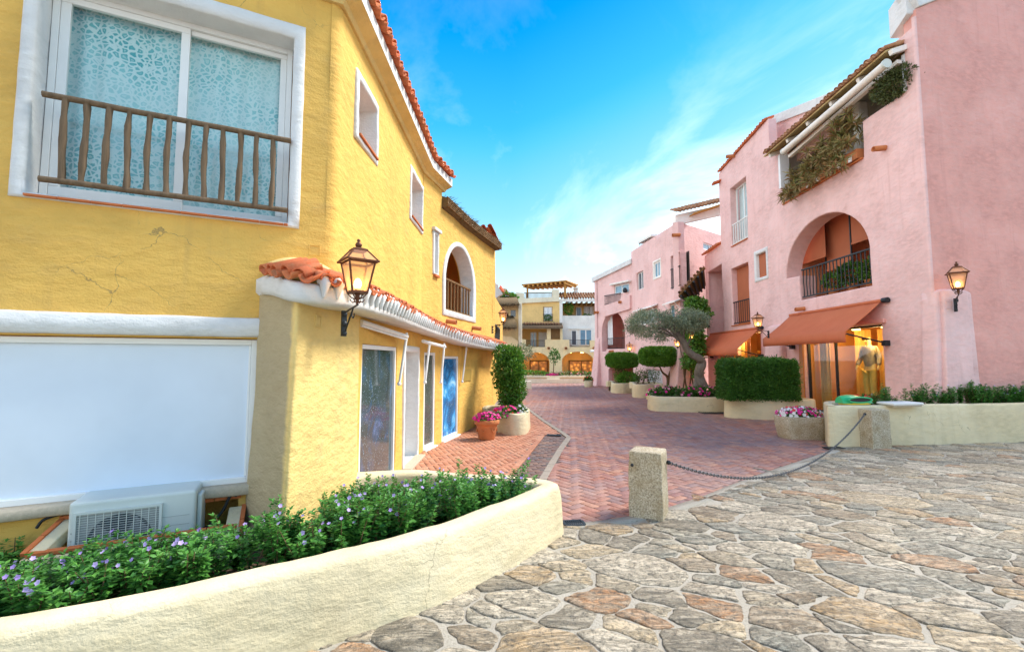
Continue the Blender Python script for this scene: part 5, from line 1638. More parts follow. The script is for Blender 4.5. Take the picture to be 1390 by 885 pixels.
def pot_plant(name, label, W, u, z, o, r, L, lm, n=900, cat='plant', group=None, sq=.9):
    p = W.pt(u, z, o); t = thing(name, label, cat, p, group)
    mb = MB(); mb.lathe([(.13, 0), (.17, .22), (.19, .24), (.19, .28), (.15, .28), (.14, .2)], 14, p); mb.build('pot', M['terra'], t)
    leafball(p + Vector((0, 0, .3 + r * sq * .8)), r, n, L, lm, t, squash=sq)
    return t
pot_plant('potted_plant', 'green potted plant behind the railing inside the big pink arch, its near end', 'plant' and WP, aR - .55, zrail - .02, -.45, .33, .11, M['ivy'], 700, group='plants in the pink arch')
pot_plant('potted_plant', 'bushy potted plant behind the middle of the railing inside the big pink arch', WP, aR - 1.35, zrail - .02, -.5, .38, .11, M['box'], 700, group='plants in the pink arch')
pot_plant('potted_plant', 'low sparse potted plant behind the far part of the arch railing', WP, aR - 2.2, zrail - .02, -.5, .28, .13, M['ivy'], 260, group='plants in the pink arch')

# --- roof terrace: recess, tiled roof, beams, rolled awning, planter box
ter = part_of(pk, 'terrace')
room(WP, tL - .25, LPn - .24, zT0 - .1, zTt + .1, -.24, -1.3, stucco('warm grey terrace plaster', (.40, .38, .33), strength=.4), ter, 'terrace_wall')  # recess walls in a plain warm grey
mb = MB(); mb.bar(WP.pt(tL + 2.6, zT0, -.9), WP.pt(tL + 2.6, zTt, -.9), .3); mb.build('pillar', M['white_far'], ter, bevel=.06)
mb = MB(); WP.box(mb, tL + .25, tL + 1.0, zT0 + .6, zTt - .2, -1.29, -1.24); mb.build('door', M['darkglass'], ter)
zR = 9.70; oR = .50
mb = MB()
tile_row(mb, [WP.pt(tL - .35, WP.z(1048, 200, oR), oR), WP.pt(LPn - .22, WP.z(1245, 28, oR), oR)], up_in(WP.n), .2, .085, .45, 3, None, True, .02)
mb.build('roof_tile', M['tile_old'], ter)
zr_a, zr_b = WP.z(1048, 200, oR), WP.z(1245, 28, oR)
print('roof edge z', zr_a, zr_b)
mb = MB(); f = [WP.pt(tL - .35, zr_a - .03, oR - .05), WP.pt(LPn - .25, zr_b - .03, oR - .05), WP.pt(LPn - .35, zr_b + .42, -.8), WP.pt(tL - .35, zr_a + .42, -.8)]
mb.loft([f, [p + Vector((0, 0, -.05)) for p in f]], None, True, False); mb.build('roof_board', wood_mat('pale roof board', (.50, .36, .16), (4, 30, 30)), ter)
n = 6
for i in range(n):
    u = tL - .1 + (LPn - tL - .1) * i / (n - 1); zz_ = zr_a + (zr_b - zr_a) * i / (n - 1)
    mb = MB(); mb.bar(WP.pt(u, zz_ - .13, oR - .12), WP.pt(u, zz_ + .1, -.3), .1, .13); mb.build('rafter', M['white_far'], ter, bevel=.01)
ra_ = part_of(ter, 'rolled_awning') if False else None
mb = MB(); a = WP.pt(WP.u(1064, 206, .42), WP.z(1064, 206, .42), .42); b = WP.pt(WP.u(1203, 87, .42), WP.z(1203, 87, .42), .42)
mb.tube([a, b], .10, 14); mb.build('rolled_awning', M['white_far'], ter)
for e_ in (a, b):
    mb = MB(); mb.tube([e_ + WP.d * -.03, e_ + WP.d * .03], .115, 14); mb.build('end_cap', M['ac'], ter)
mb = MB(); mb.bar(a + Vector((0, 0, -.17)) - WP.n * .2, WP.pt(LPn - .28, b.z + .05, .1), .12, .1); mb.build('beam', M['white_far'], ter)
mb = MB(); WP.box(mb, tL - .02, tL + .10, zT0 + .55, zr_a - .16, -.2, .12); mb.build('side_screen', M['lace'], ter)
mb = MB(); WP.box(mb, LPn - .34, LPn - .25, zT1 + .003, zr_b - .12, -.22, .0); mb.build('side_screen', M['lace'], ter)
# window boxes with aloes
ua, ub = WP.u(1080, 262, .1), tM - .06
nb = 3
for i in range(nb):
    x0 = ua + (ub - ua) * i / nb; x1 = ua + (ub - ua) * (i + 1) / nb - .06
    p = WP.pt((x0 + x1) / 2, zT0 + .03, .02)
    t = thing('window_box', ('terracotta trough of spiky reddish aloes at the far end of the pink terrace ledge', 'middle terracotta trough of spiky aloes on the pink terrace ledge', 'terracotta trough of tall aloes next to the step up in the pink parapet')[i], 'planter', p, 'aloe troughs on the terrace ledge')
    mb = MB(); WP.box(mb, x0, x1, zT0 + .02, zT0 + .30, -.18, .10); mb.build('trough', M['terra'], t, bevel=.015)
    for k in range(2): 
        mb = MB(); uu = x0 + (x1 - x0) * (.25 + .5 * k); WP.box(mb, uu - .05, uu + .05, zT0 + .004, zT0 + .16, .102, .14); mb.build('bracket', M['frame'], t)
    Lv = Leaves()
    P = []; D = []; LL = []
    for r_ in range(20):
        u = random.uniform(x0, x1); c = WP.pt(u, zT0 + .3 + random.uniform(0, .6 + .22 * i), random.uniform(-.1, .3))
        for q in range(26):
            d = Vector(rand_dirs(1, .45)[0]); P.append(c); D.append(d); LL.append(random.uniform(.16, .34))
    # bend each leaf: two segments
    P = np.array(P); D = np.array(D); LL = np.array(LL)
    Lv.leaves(P, D, rand_dirs(len(P), 1), LL, LL * .17, 0, fold=.3, droop=.35)
    # overhanging rosettes at the front
    P = []; D = []; LL = []
    for r_ in range(13):
        u = random.uniform(x0 - (.35 if i == 0 else 0), x1); c = WP.pt(u, zT0 + random.uniform(-.12, .45 + .15 * i), random.uniform(.16, .46))
        for q in range(30):
            d = Vector(rand_dirs(1, -.1)[0]) + WP.n * .5; P.append(c); D.append(d); LL.append(random.uniform(.14, .30))
    P = np.array(P); D = np.array(D); LL = np.array(LL)
    Lv.leaves(P, D, rand_dirs(len(P), 1), LL, LL * .17, 0, fold=.3, droop=.35)
    Lv.build('aloe_leaves', [M['aloe']], t)
mb = MB(); WP.box(mb, tL, tM - .01, zT0 - .05, zT0 + .0, -.2, .06); mb.build('ledge', M['terra_trim'], ter, bevel=.008)
bsh = thing('terrace_shrub', 'round dark green jade shrub behind the high end of the pink terrace parapet', 'shrub', WP.pt(WP.u(1218, 130), zT1, -.1))
leafball(WP.pt(WP.u(1215, 118, .0), zT1 + .36, .0), (.36, .60, .42), 2600, .075, leaf_mat('jade leaf', (.035, .06, .015), (.08, .11, .03), (.13, .15, .05)), bsh, shell=.3)
mb = MB(); 
for k in range(5): mb.tube([WP.pt(WP.u(1218, 130), zT1 - .3, -.15), WP.pt(WP.u(1219, 120) + random.uniform(-.3, .3), zT1 + .4, .05)], [.03, .01], 6, None, False)
mb.build('stem', M['twig'], bsh)

# --- awnings
def awning(W, tl, tr, fl_, fr_, oF, parent, drop=None, arms=None):
    """tl,tr pixels of the wall edge (far,near); fl_,fr_ pixels of the front edge"""
    t = part_of(parent, 'awning')
    u0 = (W.u(*tl)); u1 = W.u(*tr); zt_ = (W.z(*tl) + W.z(*tr)) / 2
    f0 = W.uz(fl_[0], fl_[1], oF); f1 = W.uz(fr_[0], fr_[1], oF)
    zf = (f0[1] + f1[1]) / 2; v0, v1 = f0[0], f1[0]
    v0 = u0; v1 = u1 if abs(v1 - u1) < .4 else v1
    print('awning', u0, u1, zt_, 'front', f0, f1)
    n = 24; m = 8; vs = []
    for j in range(m + 1):
        for i in range(n + 1):
            s = i / n; q = j / m
            vs.append(W.pt(u0 + (u1 - u0) * s, zt_ + (zf - zt_) * q - .03 * math.sin(math.pi * q) + .006 * math.sin(s * 40), .06 + (oF - .06) * q))
    k = n + 1; fs = [(j * k + i, j * k + i + 1, (j + 1) * k + i + 1, (j + 1) * k + i) for j in range(m) for i in range(n)]
    b = len(vs)
    for j in range(1, 3):
        for i in range(n + 1): 
            s = i / n; vs.append(W.pt(u0 + (u1 - u0) * s, zf - .13 * j, oF + .008 * math.sin(s * 55) * j))
    rows = [m * k, b, b + k]
    for r0, r1 in zip(rows, rows[1:]): fs += [(r0 + i, r0 + i + 1, r1 + i + 1, r1 + i) for i in range(n)]
    mb = MB(); mb.add(vs, fs, None, True); ob = mb.build('canvas', M['awning'], t)
    md = ob.modifiers.new('thick', 'SOLIDIFY'); md.thickness = .006
    mb = MB(); mb.tube([W.pt(u0 - .03, zt_ + .01, .07), W.pt(u1 + .04, zt_ + .01, .07)], .05, 10); mb.build('roller', M['awning'], t); mb = MB(); mb.tube([W.pt(u1 + .05, zt_ + .01, .07), W.pt(u1 + .2, zt_ + .01, .07)], .07, 10); mb.build('roller_end', M['iron'], t)
    mb = MB(); mb.tube([W.pt(u0, zf - .02, oF - .02), W.pt(u1, zf - .02, oF - .02)], .025, 8); mb.build('front_bar', M['awning'], t)
    for s, uu in ((-1, u0 + .1), (1, u1 - .05)):
        mb = MB(); mb.tube([W.pt(uu + .1 * s, zf - .28, .05), W.pt(uu, zf - .03, oF - .03)], .022, 8); mb.box(W.pt(uu + .1 * s, zf - .28, .06), W.d * .07, W.n * .07, Vector((0, 0, .07))); mb.build('arm', M['iron'], t, bevel=.01)
    return t
awning(WP, (1076, 432), (1200, 404), (1042, 464), (1150, 445), 1.05, pk)
awning(WP, (967, 457), (1033, 441.5), (941, 479), (1004, 470), .95, pk)

# --- shop windows, lit inside
def shopfront(W, q, parent, fr, mull, seed, curt=()):
    t = part_of(parent, 'shop_window'); u0, u1, z0, z1 = q
    room(W, u0 - .05, u1 + .1, z0 - .06, z1 + .12, -.23, -1.9, M['shopwall'], t, 'interior')
    mb = MB()
    for s in (u0, u1): pass
    frame_ring(W, mb, (u0 + .003, u1 - .003, z0 + .003, z1 - .003), .05, -.20, -.12)
    for m_ in mull: W.box(mb, u0 + (u1 - u0) * m_ - .025, u0 + (u1 - u0) * m_ + .025, z0 + .05, z1 - .05, -.195, -.125)
    mb.build('frame', fr, t, bevel=.004)
    mb = MB(); W.box(mb, u0 + .04, u1 - .04, z0 + .04, z1 - .04, -.165, -.155); mb.build('pane', M['glass'], t)
    for k in range(3):
        u = u0 + (u1 - u0) * (k + .5) / 3; c = W.pt(u, z1 - .06, -.55)
        mb = MB(); mb.lathe([(.02, .12), (.09, .1), (.11, 0), (.0, .0)], 12, (c.x, c.y, c.z), None); mb.build('spotlight', M['shoplamp'], t)
    for k in range(2):
        pl = bpy.data.lights.new('shop_light', 'POINT'); lo_ = bpy.data.objects.new('shop_light', pl); COL.objects.link(lo_); lo_.parent = t
        lo_.location = W.pt(u0 + (u1 - u0) * (.28 + .44 * k), z1 - .35, -.6) - origin_of(t); pl.energy = 20; pl.color = (1, .60, .22); pl.shadow_soft_size = .15
    for (a, b, o) in curt: curtain(W, u0 + (u1 - u0) * a, u0 + (u1 - u0) * b, z0 + .02, z1 - .02, o, M['warmcurtain'], t, 22, .04)
    return t
ofr = plain('orange varnished wood', (.48, .18, .035), .4, vary=.1)
st1 = shopfront(WP, shop1, pk, M['iron'], (.40,), 1, ((.02, .16, -.5), (.20, .40, -1.2), (.44, .58, -1.3), (.90, .99, -1.0)))
mb = MB(); WP.box(mb, shop1[0] - .22, shop1[0] - .004, shop1[2] - .1, shop1[3], .0, .03); mb.build('door_jamb', ofr, st1, bevel=.006)
mb = MB(); WP.box(mb, shop1[0] - .1, shop1[1] + .16, shop1[3] + .02, shop1[3] + .13, -.02, .08); mb.build('lintel', M['pink_deep'], st1, bevel=.02)
mb = MB(); WP.box(mb, shop1[0] + 1.45, shop1[0] + 2.95, shop1[2], shop1[3] - .02, -1.72, -1.66); WP.box(mb, shop1[1] + .03, shop1[1] + .09, shop1[2], shop1[3] + .05, -1.85, -.235); mb.build('cabinet', wood_mat('dark shop cabinet', (.13, .045, .02)), st1)
mb = MB(); WP.box(mb, shop1[0] + 1.8, shop1[0] + 2.2, shop1[3] - 1.5, shop1[3] - .6, -1.65, -1.60); mb.build('display_panel', emit_mat('red lit display', (.75, .12, .03), .5), st1)
st2 = shopfront(WP, shop2, pk, ofr, (.35, .62), 2, ((.04, .3, -.8),))
mb = MB()
for k in range(26):
    c = WP.pt(random.uniform(shop2[0] + .8, shop2[1] - .1), random.uniform(.6, 2.2), -.5 - random.random()); mb.ico(c, random.uniform(.05, .11), None, 7, 5)
mb.build('shelf_goods', plain('golden shop goods', (.55, .34, .08), .4, vary=.4, island=True), st2)

# --- buttresses
def buttress(bot, top, z1, parent, mat, dome=.12, r=.06):
    return battered('buttress', bot, top, -.05, z1, mat, parent, r, .012, 14, dome, 1.3)
Q = lambda u, o: tuple(WQ.pt(u, 0, o))[:2]
# corner buttress carrying the lantern: broad flared back part and a proud front rib
uL_, uR_ = WQ.u(1282, 500, .22), WQ.u(1325, 500, .22); tL_, tR_ = WQ.u(1281, 400, .12), WQ.u(1314, 400, .12)
bL_, bR_ = WQ.u(1268, 500, .10), WQ.u(1334, 500, .10); cL_, cR_ = WQ.u(1270, 400, .05), WQ.u(1320, 400, .05)
print('buttress', uL_, uR_, bL_, bR_)
buttress([Q(bL_, -.3), Q(bL_, .10), Q(bR_, .10), Q(bR_, -.3)], [Q(cL_, -.3), Q(cL_, .05), Q(cR_, .05), Q(cR_, -.3)], WQ.z(1290, 392) - .12, pk, M['pink'], .14, .08)
buttress([Q(uL_, -.1), Q(uL_, .22), Q(uR_, .22), Q(uR_, -.1)], [Q(tL_, -.1), Q(tL_, .12), Q(tR_, .12), Q(tR_, -.1)], WQ.z(1300, 392, .12) - .08, pk, M['pink'], .08, .04)
u, z = WQ.uz(1288, 414, .13); cover(WQ.pt(u, z, .13), WQ, .17, pk, M['pink'])
P_ = lambda u, o: tuple(WP.pt(u, 0, o))[:2]
b0, b1 = WP.u(1037, 480, .2), WP.u(1062, 480, .2)
buttress([P_(b0, -.2), P_(b0, .45), P_(b1, .45), P_(b1, -.2)], [P_(b0 + .1, -.2), P_(b0 + .1, .18), P_(b1 - .1, .18), P_(b1 - .1, -.2)], WP.z(1050, 440, .2) - .15, pk, M['pink'], .14, .1)

# ================================================================== PINK BLOCK 2 (middle) and 3 (far)
B2a = Vector((7.45, 28.2, 0)); B2b = Vector((8.15, 22.0, 0)); B2c = Vector((12.4, 25.8, 0))
p2 = thing('pink_building', 'middle pink stucco house set back behind the olive tree with small windows', 'building', tuple(B2b))
W2 = Wall(B2a, B2b); W2f = Wall(B2b, B2c)
zr2 = 8.55
zA2 = W2.z(858, 341); zB2 = W2.z(927, 297)
v1 = W2.rect(864, 873, 369, 393); v2 = W2.rect(887.5, 896.5, 355, 377); v3 = W2.rect(910.5, 924, 345, 391)
v4 = W2.rect(868, 892, 420, 440); v5 = W2.rect(910, 924, 412, 436)
shd = W2.rect(878, 899, 502, 526)
print('W2', W2.len, zA2, zB2, v1, v2, v3, v4, shd)
par = W2.rect(870, 884, 323, 339)
wall_panel(W2, M['pink'], p2, [(0, -.05), (W2.len, -.05), (W2.len, zB2), (0, zA2)],
           [(rp(v1), .22), (rp(v2), .14), (rp(v3), .3), (rp(v4), .15), (rp(v5), .12), (rp((shd[0], shd[1], .05, shd[3])), .15)], grid=.5, amp=.014, seed=61)
fw_ = W2f.rect(955, 973, 332, 341)
wall_panel(W2f, M['pink'], p2, [(0, -.05), (W2f.len, -.05), (W2f.len, zB2 + .25), (0, zB2)], [(rp(fw_), .15)], grid=.5, amp=.014, seed=66)
W2k = Wall(B2a + Vector((4, .8, 0)), B2a)
wall_panel(W2k, M['pink'], p2, [(0, -.05), (W2k.len, -.05), (W2k.len, zA2), (0, zA2)], [], grid=.6)
simple_window(W2, v1, .2, p2, M['darkglass'], .06, (.5,)); simple_window(W2, v2, .12, p2, M['blueglass'], .08, (.5,))
plaster_surround(W2, v2, (v2[0] - .1, v2[1] + .08, v2[2] - .06, v2[3] + .1), p2, M['white_far'], .025)
simple_window(W2, v3, .28, p2, M['blueglass'], .07, (.5,), (), M['lace'])
iron_rail(W2, v3[0] + .03, v3[1] - .03, v3[2] + .06, v3[2] + 1.0, .02, p2, 8, each=False)
simple_window(W2, v4, .14, p2, M['darkglass'], .06, (.5,)); simple_window(W2, v5, .1, p2, M['blueglass'], .06, (.5,))
simple_window(W2f, fw_, .13, p2, M['blueglass'], .06, (.5,))
mb = MB(); W2.box(mb, shd[0] + .01, shd[1] - .01, .06, shd[3] - .01, -.14, -.08)
mb.build('roller_shutter', plain('white roller shutter', (.6, .62, .66), .5, bstr=0), p2)
mb = MB()
for i in range(14): W2.box(mb, shd[0] + .02, shd[1] - .02, .1 + i * (shd[3] - .15) / 14, .1 + (i + .75) * (shd[3] - .15) / 14, -.08, -.068)
mb.build('shutter_slats', plain('white shutter slat', (.66, .68, .72), .5), p2)
def canopy_small(W, q, parent, d=.38):
    t = part_of(parent, 'canopy'); u0, u1, z0, z1 = q
    mb = MB(); f = [W.pt(u0 - .15, z1 + .12, .02), W.pt(u1 + .15, z1 + .12, .02), W.pt(u1 + .15, z1 - .02, d), W.pt(u0 - .15, z1 - .02, d)]
    mb.loft([f, [p + Vector((0, 0, .05)) for p in f]], None, True, False); mb.build('slab', M['white_far'], t, bevel=.015)
    for u in (u0 - .05, u1 + .05): mb = MB(); mb.bar(W.pt(u, z1 - .35, .02), W.pt(u, z1 - .03, d - .06), .03); mb.build('bracket', M['frame'], t)
canopy_small(W2, v4, p2); canopy_small(W2, v5, p2)
mb = MB(); W2.box(mb, par[0], par[1], zA2 - .0, zA2 + .02, -.5, .0); 
iron_rail(W2, W2.u(867, 335), W2.u(884, 325), W2.z(875, 343), W2.z(875, 326), -.03, p2, 9, each=False)
mb = MB(); slab(W2, [(W2.u(866, 330), W2.z(866, 331)), (W2.u(884, 322), W2.z(884, 321)), (W2.u(884, 322), W2.z(884, 318)), (W2.u(866, 330), W2.z(866, 328))], -.0, -1.0, M['white_far'], p2, 'glass_canopy')
u, z = W2.uz(922, 319); spout(W2.pt(u, z), W2.n, p2, .09, .35)
u, z = W2.uz(908, 419); 
# roof top room with tiled roof
mb = MB(); W2r = Wall(B2b + Vector((.6, 3.0, 0)), B2b + Vector((5.5, 3.4, 0)))
a = W2r.uz(917, 292); b = W2r.uz(985, 277)
mb.loft([[W2r.pt(a[0], a[1] - .55, 0), W2r.pt(b[0], b[1] - .55, 0), W2r.pt(b[0], b[1], 0), W2r.pt(a[0], a[1], 0)], [W2r.pt(a[0], a[1] - .55, -.4), W2r.pt(b[0], b[1] - .55, -.4), W2r.pt(b[0], b[1], -.4), W2r.pt(a[0], a[1], -.4)]], None, True, False); mb.build('roof_room', M['white_far'], p2, bevel=.03)
mb = MB(); tile_row(mb, [W2r.pt(a[0] - .1, a[1] + .03, .35), W2r.pt(b[0], b[1] + .1, .35)], lambda q: Vector((0, 1, .4)), .22, .09, .45, 3); mb.build('roof_tile', M['tile_old'], p2)
mb = MB(); mb.bar(W2r.pt(a[0] + .8, a[1] - .06, .3), W2r.pt(b[0], b[1] - .02, .3), .6, .05); mb.build('soffit', M['wood_orange'], p2)
# wooden lean-to roof by the creeper
mb = MB(); A = [atY(921, 403, 21.0), atY(956, 364, 20.6), atY(958, 388, 21.8), atY(936, 412, 22.4)]
mb.loft([A, [p + Vector((0, 0, .09)) for p in A]], None, True, False); mb.build('lean_to_roof', M['wood'], p2)
mb = MB(); tile_row(mb, [A[0] + Vector((0, 0, .12)), A[1] + Vector((0, 0, .12))], lambda q: Vector((.6, 1, .05)), .2, .08, .4, 2); mb.build('roof_tile', M['tile_old'], p2)
mb = MB()
for k in range(6):
    p = A[0].lerp(A[1], (k + .5) / 6); q = A[3].lerp(A[2], (k + .5) / 6); mb.bar(p + Vector((0, 0, -.06)), q + Vector((0, 0, -.06)), .08)
mb.build('rafters', M['iron'], p2)
# drain pipe like flares at the foot
buttress([tuple(W2.pt(W2.u(917, 500), 0, -.2))[:2], tuple(W2.pt(W2.u(917, 500), 0, .5))[:2], tuple(W2.pt(W2.u(930, 500), 0, .5))[:2], tuple(W2.pt(W2.u(930, 500), 0, -.2))[:2]],
         [tuple(W2.pt(W2.u(921, 500), 0, -.2))[:2], tuple(W2.pt(W2.u(921, 500), 0, .1))[:2], tuple(W2.pt(W2.u(929, 500), 0, .1))[:2], tuple(W2.pt(W2.u(929, 500), 0, -.2))[:2]], 4.2, p2, M['pink'], .1)

B3b = B2a.copy(); B3a = Vector((5.70, 31.3, 0))
p3 = thing('pink_building', 'far pink stucco house with a tall arch standing on a leg at the road', 'building', tuple(B3a))
W3 = Wall(B3a, B3b)
z3a = W3.z(810, 380); z3b = W3.z(856, 356)
a0, a1 = W3.u(817, 460), W3.u(848, 460); zpk = W3.z(835, 423); z3s = zpk - (a1 - a0) * .62
zl = W3.z(815, 500)
ach = [(a0, W3.z(820, 477)), (W3.u(822, 470), W3.z(822, 477)), (W3.u(823, 470), W3.z(823, 474)), (a1, W3.z(838, 472))] + [((a0 + a1) / 2 + (a1 - a0) / 2 * math.cos(math.pi * i / 18), z3s + (zpk - z3s) * math.sin(math.pi * i / 18)) for i in range(0, 19)]
ach[3] = (a1, ach[2][1])
gap = (W3.u(826, 510), W3.len - .1, -.04, W3.z(835, 497))
wv = W3.rect(834, 854, 386, 398)
bal = W3.rect(822, 845, 400, 412)
print('W3', W3.len, z3a, z3b, ach[:4], gap, wv)
wall_panel(W3, M['pink'], p3, [(0, -.05), (gap[0], -.05), (gap[0], gap[3] - .25), (gap[0] + .3, gap[3]), (W3.len, gap[3]), (W3.len, z3b), (0, z3a)], [(ach, .5, .03), (rp(wv), .15, .02)], grid=.45, amp=.014, seed=71)
W3e = Wall(B3a + Vector((3.5, 1.2, 0)), B3a)
wall_panel(W3e, M['pink'], p3, [(0, -.05), (W3e.len, -.05), (W3e.len, z3a), (0, z3a)], [], grid=.6)
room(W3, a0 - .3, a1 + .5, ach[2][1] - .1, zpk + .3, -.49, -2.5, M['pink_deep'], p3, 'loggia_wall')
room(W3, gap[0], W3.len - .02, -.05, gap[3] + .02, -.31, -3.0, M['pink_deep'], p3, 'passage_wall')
curtain(W3, W3.u(824.5, 450, -.4), W3.u(831, 450, -.4), ach[2][1] + .3, zpk - .1, -.42, M['lace'], p3, 12, .04)
iron_rail(W3, W3.u(824, 475), a1 - .1, ach[2][1] + .05, W3.z(834, 459), -.06, p3, 14, each=False)
simple_window(W3, wv, .12, p3, M['blueglass'], .07, (.5,), (), M['lace'])
mb = MB(); W3.box(mb, wv[0] - .2, wv[1] + .2, wv[3] + .03, wv[3] + .14, -.02, .25); mb.build('lintel', M['white_far'], p3, bevel=.02)
# projecting balcony front
mb = MB(); u0, u1 = W3.u(821, 408), W3.len - .05
slab(W3, [(u0, W3.z(824, 430)), (u1, W3.z(824, 430) + .3), (u1, W3.z(848, 402)), (W3.u(845, 400), W3.z(845, 402)), (W3.u(844, 400), W3.z(844, 408)), (u0, W3.z(822, 415))], .14, .0, M['pink'], p3, 'balcony', .04)
iron_rail(W3, W3.u(822, 410), W3.u(844.5, 400), W3.z(833, 412), W3.z(833, 400), .1, p3, 14, each=False)
slab(W3, [(-.12, z3a - .12), (W3.len + .1, z3b - .12), (W3.len + .1, z3b + .18), (-.12, z3a + .18)], .14, -.8, M['white'], p3, 'parapet_cap')
for px, py in ((812, 424), (845, 410), (832, 477)):
    u, z = W3.uz(px, py); spout(W3.pt(u, z), W3.n, p3, .09, .3)
# flared leg
buttress([tuple(W3.pt(-.15, 0, -.35))[:2], tuple(W3.pt(-.15, 0, .42))[:2], tuple(W3.pt(W3.u(816, 510), 0, .42))[:2], tuple(W3.pt(W3.u(816, 510), 0, -.35))[:2]],
         [tuple(W3.pt(.02, 0, -.35))[:2], tuple(W3.pt(.02, 0, .06))[:2], tuple(W3.pt(W3.u(814.5, 510), 0, .06))[:2], tuple(W3.pt(W3.u(814.5, 510), 0, -.35))[:2]], W3.z(812, 460), p3, M['pink'], .1)
mb = MB(); mb.add([(p2_.x, p2_.y, p2_.z) for p2_ in (W3.pt(0, z3a - .05, -.2), W3.pt(W3.len, z3b - .05, -.2), W3.pt(W3.len, z3b - .05, -5), W3.pt(0, z3a - .05, -5))], [(0, 1, 2, 3)]); mb.build('roof', M['white_far'], p3)
# ================================================================== FAR BUILDINGS
W5 = Wall((-8, 50), (16, 50))
fb = thing('terraced_building', 'ochre and white terraced house closing the street end above two arcade shops', 'building', (4.5, 50, 0))
# arcade storey
U = lambda x, y=480, o=0: W5.u(x, y, o)
Zf = lambda y, x=755, o=0: W5.z(x, y, o)
ar1 = arch_poly(U(709), U(746), -.04, Zf(492), Zf(478.5), 16); ar2 = arch_poly(U(763), U(806), -.04, Zf(490), Zf(477.5), 16)
wall_panel(W5, M['peach_far'], fb, [(U(690), -.05), (U(822), -.05), (U(822), Zf(462)), (U(801), Zf(462)), (U(801), Zf(471)), (U(773), Zf(471)), (U(773), Zf(461)), (U(740), Zf(461)), (U(740), Zf(471)), (U(714), Zf(471)), (U(714), Zf(461)), (U(690), Zf(457))], [(ar1, .5, .05), (ar2, .5, .05)], grid=.7, amp=.02)
def arcade_shop(x0, x1, y0, y1, xo0, xo1, seed):
    t = part_of(fb, 'arcade_shop')
    room(W5, U(xo0 - 2), U(xo1 + 3), -.05, Zf(476), -.48, -3.0, M['orange_far'], t, 'arcade_wall')
    q = (U(x0, 500, -2.9), U(x1, 500, -2.9), W5.z(x0, y1, -2.9), W5.z(x0, y0, -2.9))
    mb = MB(); frame_ring(W5, mb, (q[0] - .08, q[1] + .08, q[2] - .08, q[3] + .08), .12, -2.98, -2.86)
    W5.box(mb, (q[0] + q[1]) / 2 - .05, (q[0] + q[1]) / 2 + .05, q[2], q[3], -2.97, -2.88); mb.build('frame', M['wood'], t)
    m_, nt_, b_ = new_mat('lit shop interior'); v_ = mapping(nt_); vo = N(nt_, 'ShaderNodeTexVoronoi'); vo.inputs['Scale'].default_value = 2.3; lk(nt_, v_, vo.inputs['Vector'])
    c_ = ramp(nt_, vo.outputs['Distance'], [(.0, (1, .72, .25)), (.18, (.85, .36, .06)), (.45, (.28, .09, .02)), (.7, (.05, .02, .01))]); f_ = noise_tex(nt_, v_, 6, 4)
    c_ = mixc(nt_, f_, c_, mixc(nt_, .6, c_, (.5, .2, .05))); lk(nt_, c_, b_.inputs['Emission Color']); b_.inputs['Emission Strength'].default_value = .35; lk(nt_, c_, b_.inputs['Base Color'])
    mb = MB(); W5.box(mb, q[0], q[1], q[2], q[3], -2.99, -2.93); mb.build('lit_window', m_, t)
    for k in range(2):
        c = W5.pt(U(xo0) + (U(xo1) - U(xo0)) * (.3 + .4 * k), Zf(479), -1.6); mb = MB(); mb.lathe([(.05, .2), (.16, .12), (.18, 0), (0, 0)], 10, tuple(c)); mb.build('ceiling_lamp', M['shoplamp'], t)
arcade_shop(720, 743, 490, 506, 709, 746, 1); arcade_shop(773, 806, 490, 507.5, 763, 806, 2)
for px in (744.5, 768, 806): spout(W5.pt(U(px), Zf(472.5)), W5.n, fb, .14, .4)
# storey 2: left deep balcony, right white wall
room(W5, U(700), U(747), Zf(472), Zf(443), -.3, -2.6, M['orange_far'], fb, 'balcony_wall')
for x0, x1 in ((695.5, 701), (742.5, 748), (760.5, 764)):
    mb = MB(); W5.box(mb, U(x0), U(x1), Zf(461) - .02, Zf(441), -.35, -.02); mb.build('pillar', M['peach_far'], fb, bevel=.05)
mb = MB(); W5.box(mb, U(748), U(761), Zf(460), Zf(444), -.2, -.16); mb.build('screen', M['wood'], fb)
tq = part_of(fb, 'canopy'); mb = MB(); f = [W5.pt(U(693), Zf(444), .7), W5.pt(U(763.5), Zf(444), .7), W5.pt(U(763.5), Zf(438), -.6), W5.pt(U(696), Zf(438), -.6)]
mb.loft([f, [p + Vector((0, 0, -.22)) for p in f]], None, True, False); mb.build('slab', M['wood_grey'], tq)
mb = MB(); tile_row(mb, [W5.pt(U(710), Zf(440.5), .2), W5.pt(U(761), Zf(440.5), .2)], up_in(W5.n), .3, .12, .6, 1); mb.build('roof_tile', M['tile_old'], tq)
def far_win(x0, x1, y0, y1, o, glass, curt=None, mull=(.5,), rail=None):
    q = (W5.u(x0, 450, o), W5.u(x1, 450, o), W5.z(755, y1, o), W5.z(755, y0, o)); t = part_of(fb, 'window')
    mb = MB(); frame_ring(W5, mb, q, .1, o + .0, o + .09); 
    for m_ in mull: u = q[0] + (q[1] - q[0]) * m_; W5.box(mb, u - .06, u + .06, q[2] + .1, q[3] - .1, o + .01, o + .08)
    mb.build('frame', M['frame'], t)
    mb = MB(); W5.box(mb, q[0] + .05, q[1] - .05, q[2] + .05, q[3] - .05, o + .01, o + .05); mb.build('pane', glass, t)
    if curt: curtain(W5, q[0] + .12, q[0] + .12 + (q[1] - q[0]) * .3, q[2] + .1, q[3] - .1, o + .12, curt, t, 8, .02); curtain(W5, q[1] - .12 - (q[1] - q[0]) * .3, q[1] - .12, q[2] + .1, q[3] - .1, o + .12, curt, t, 8, .02)
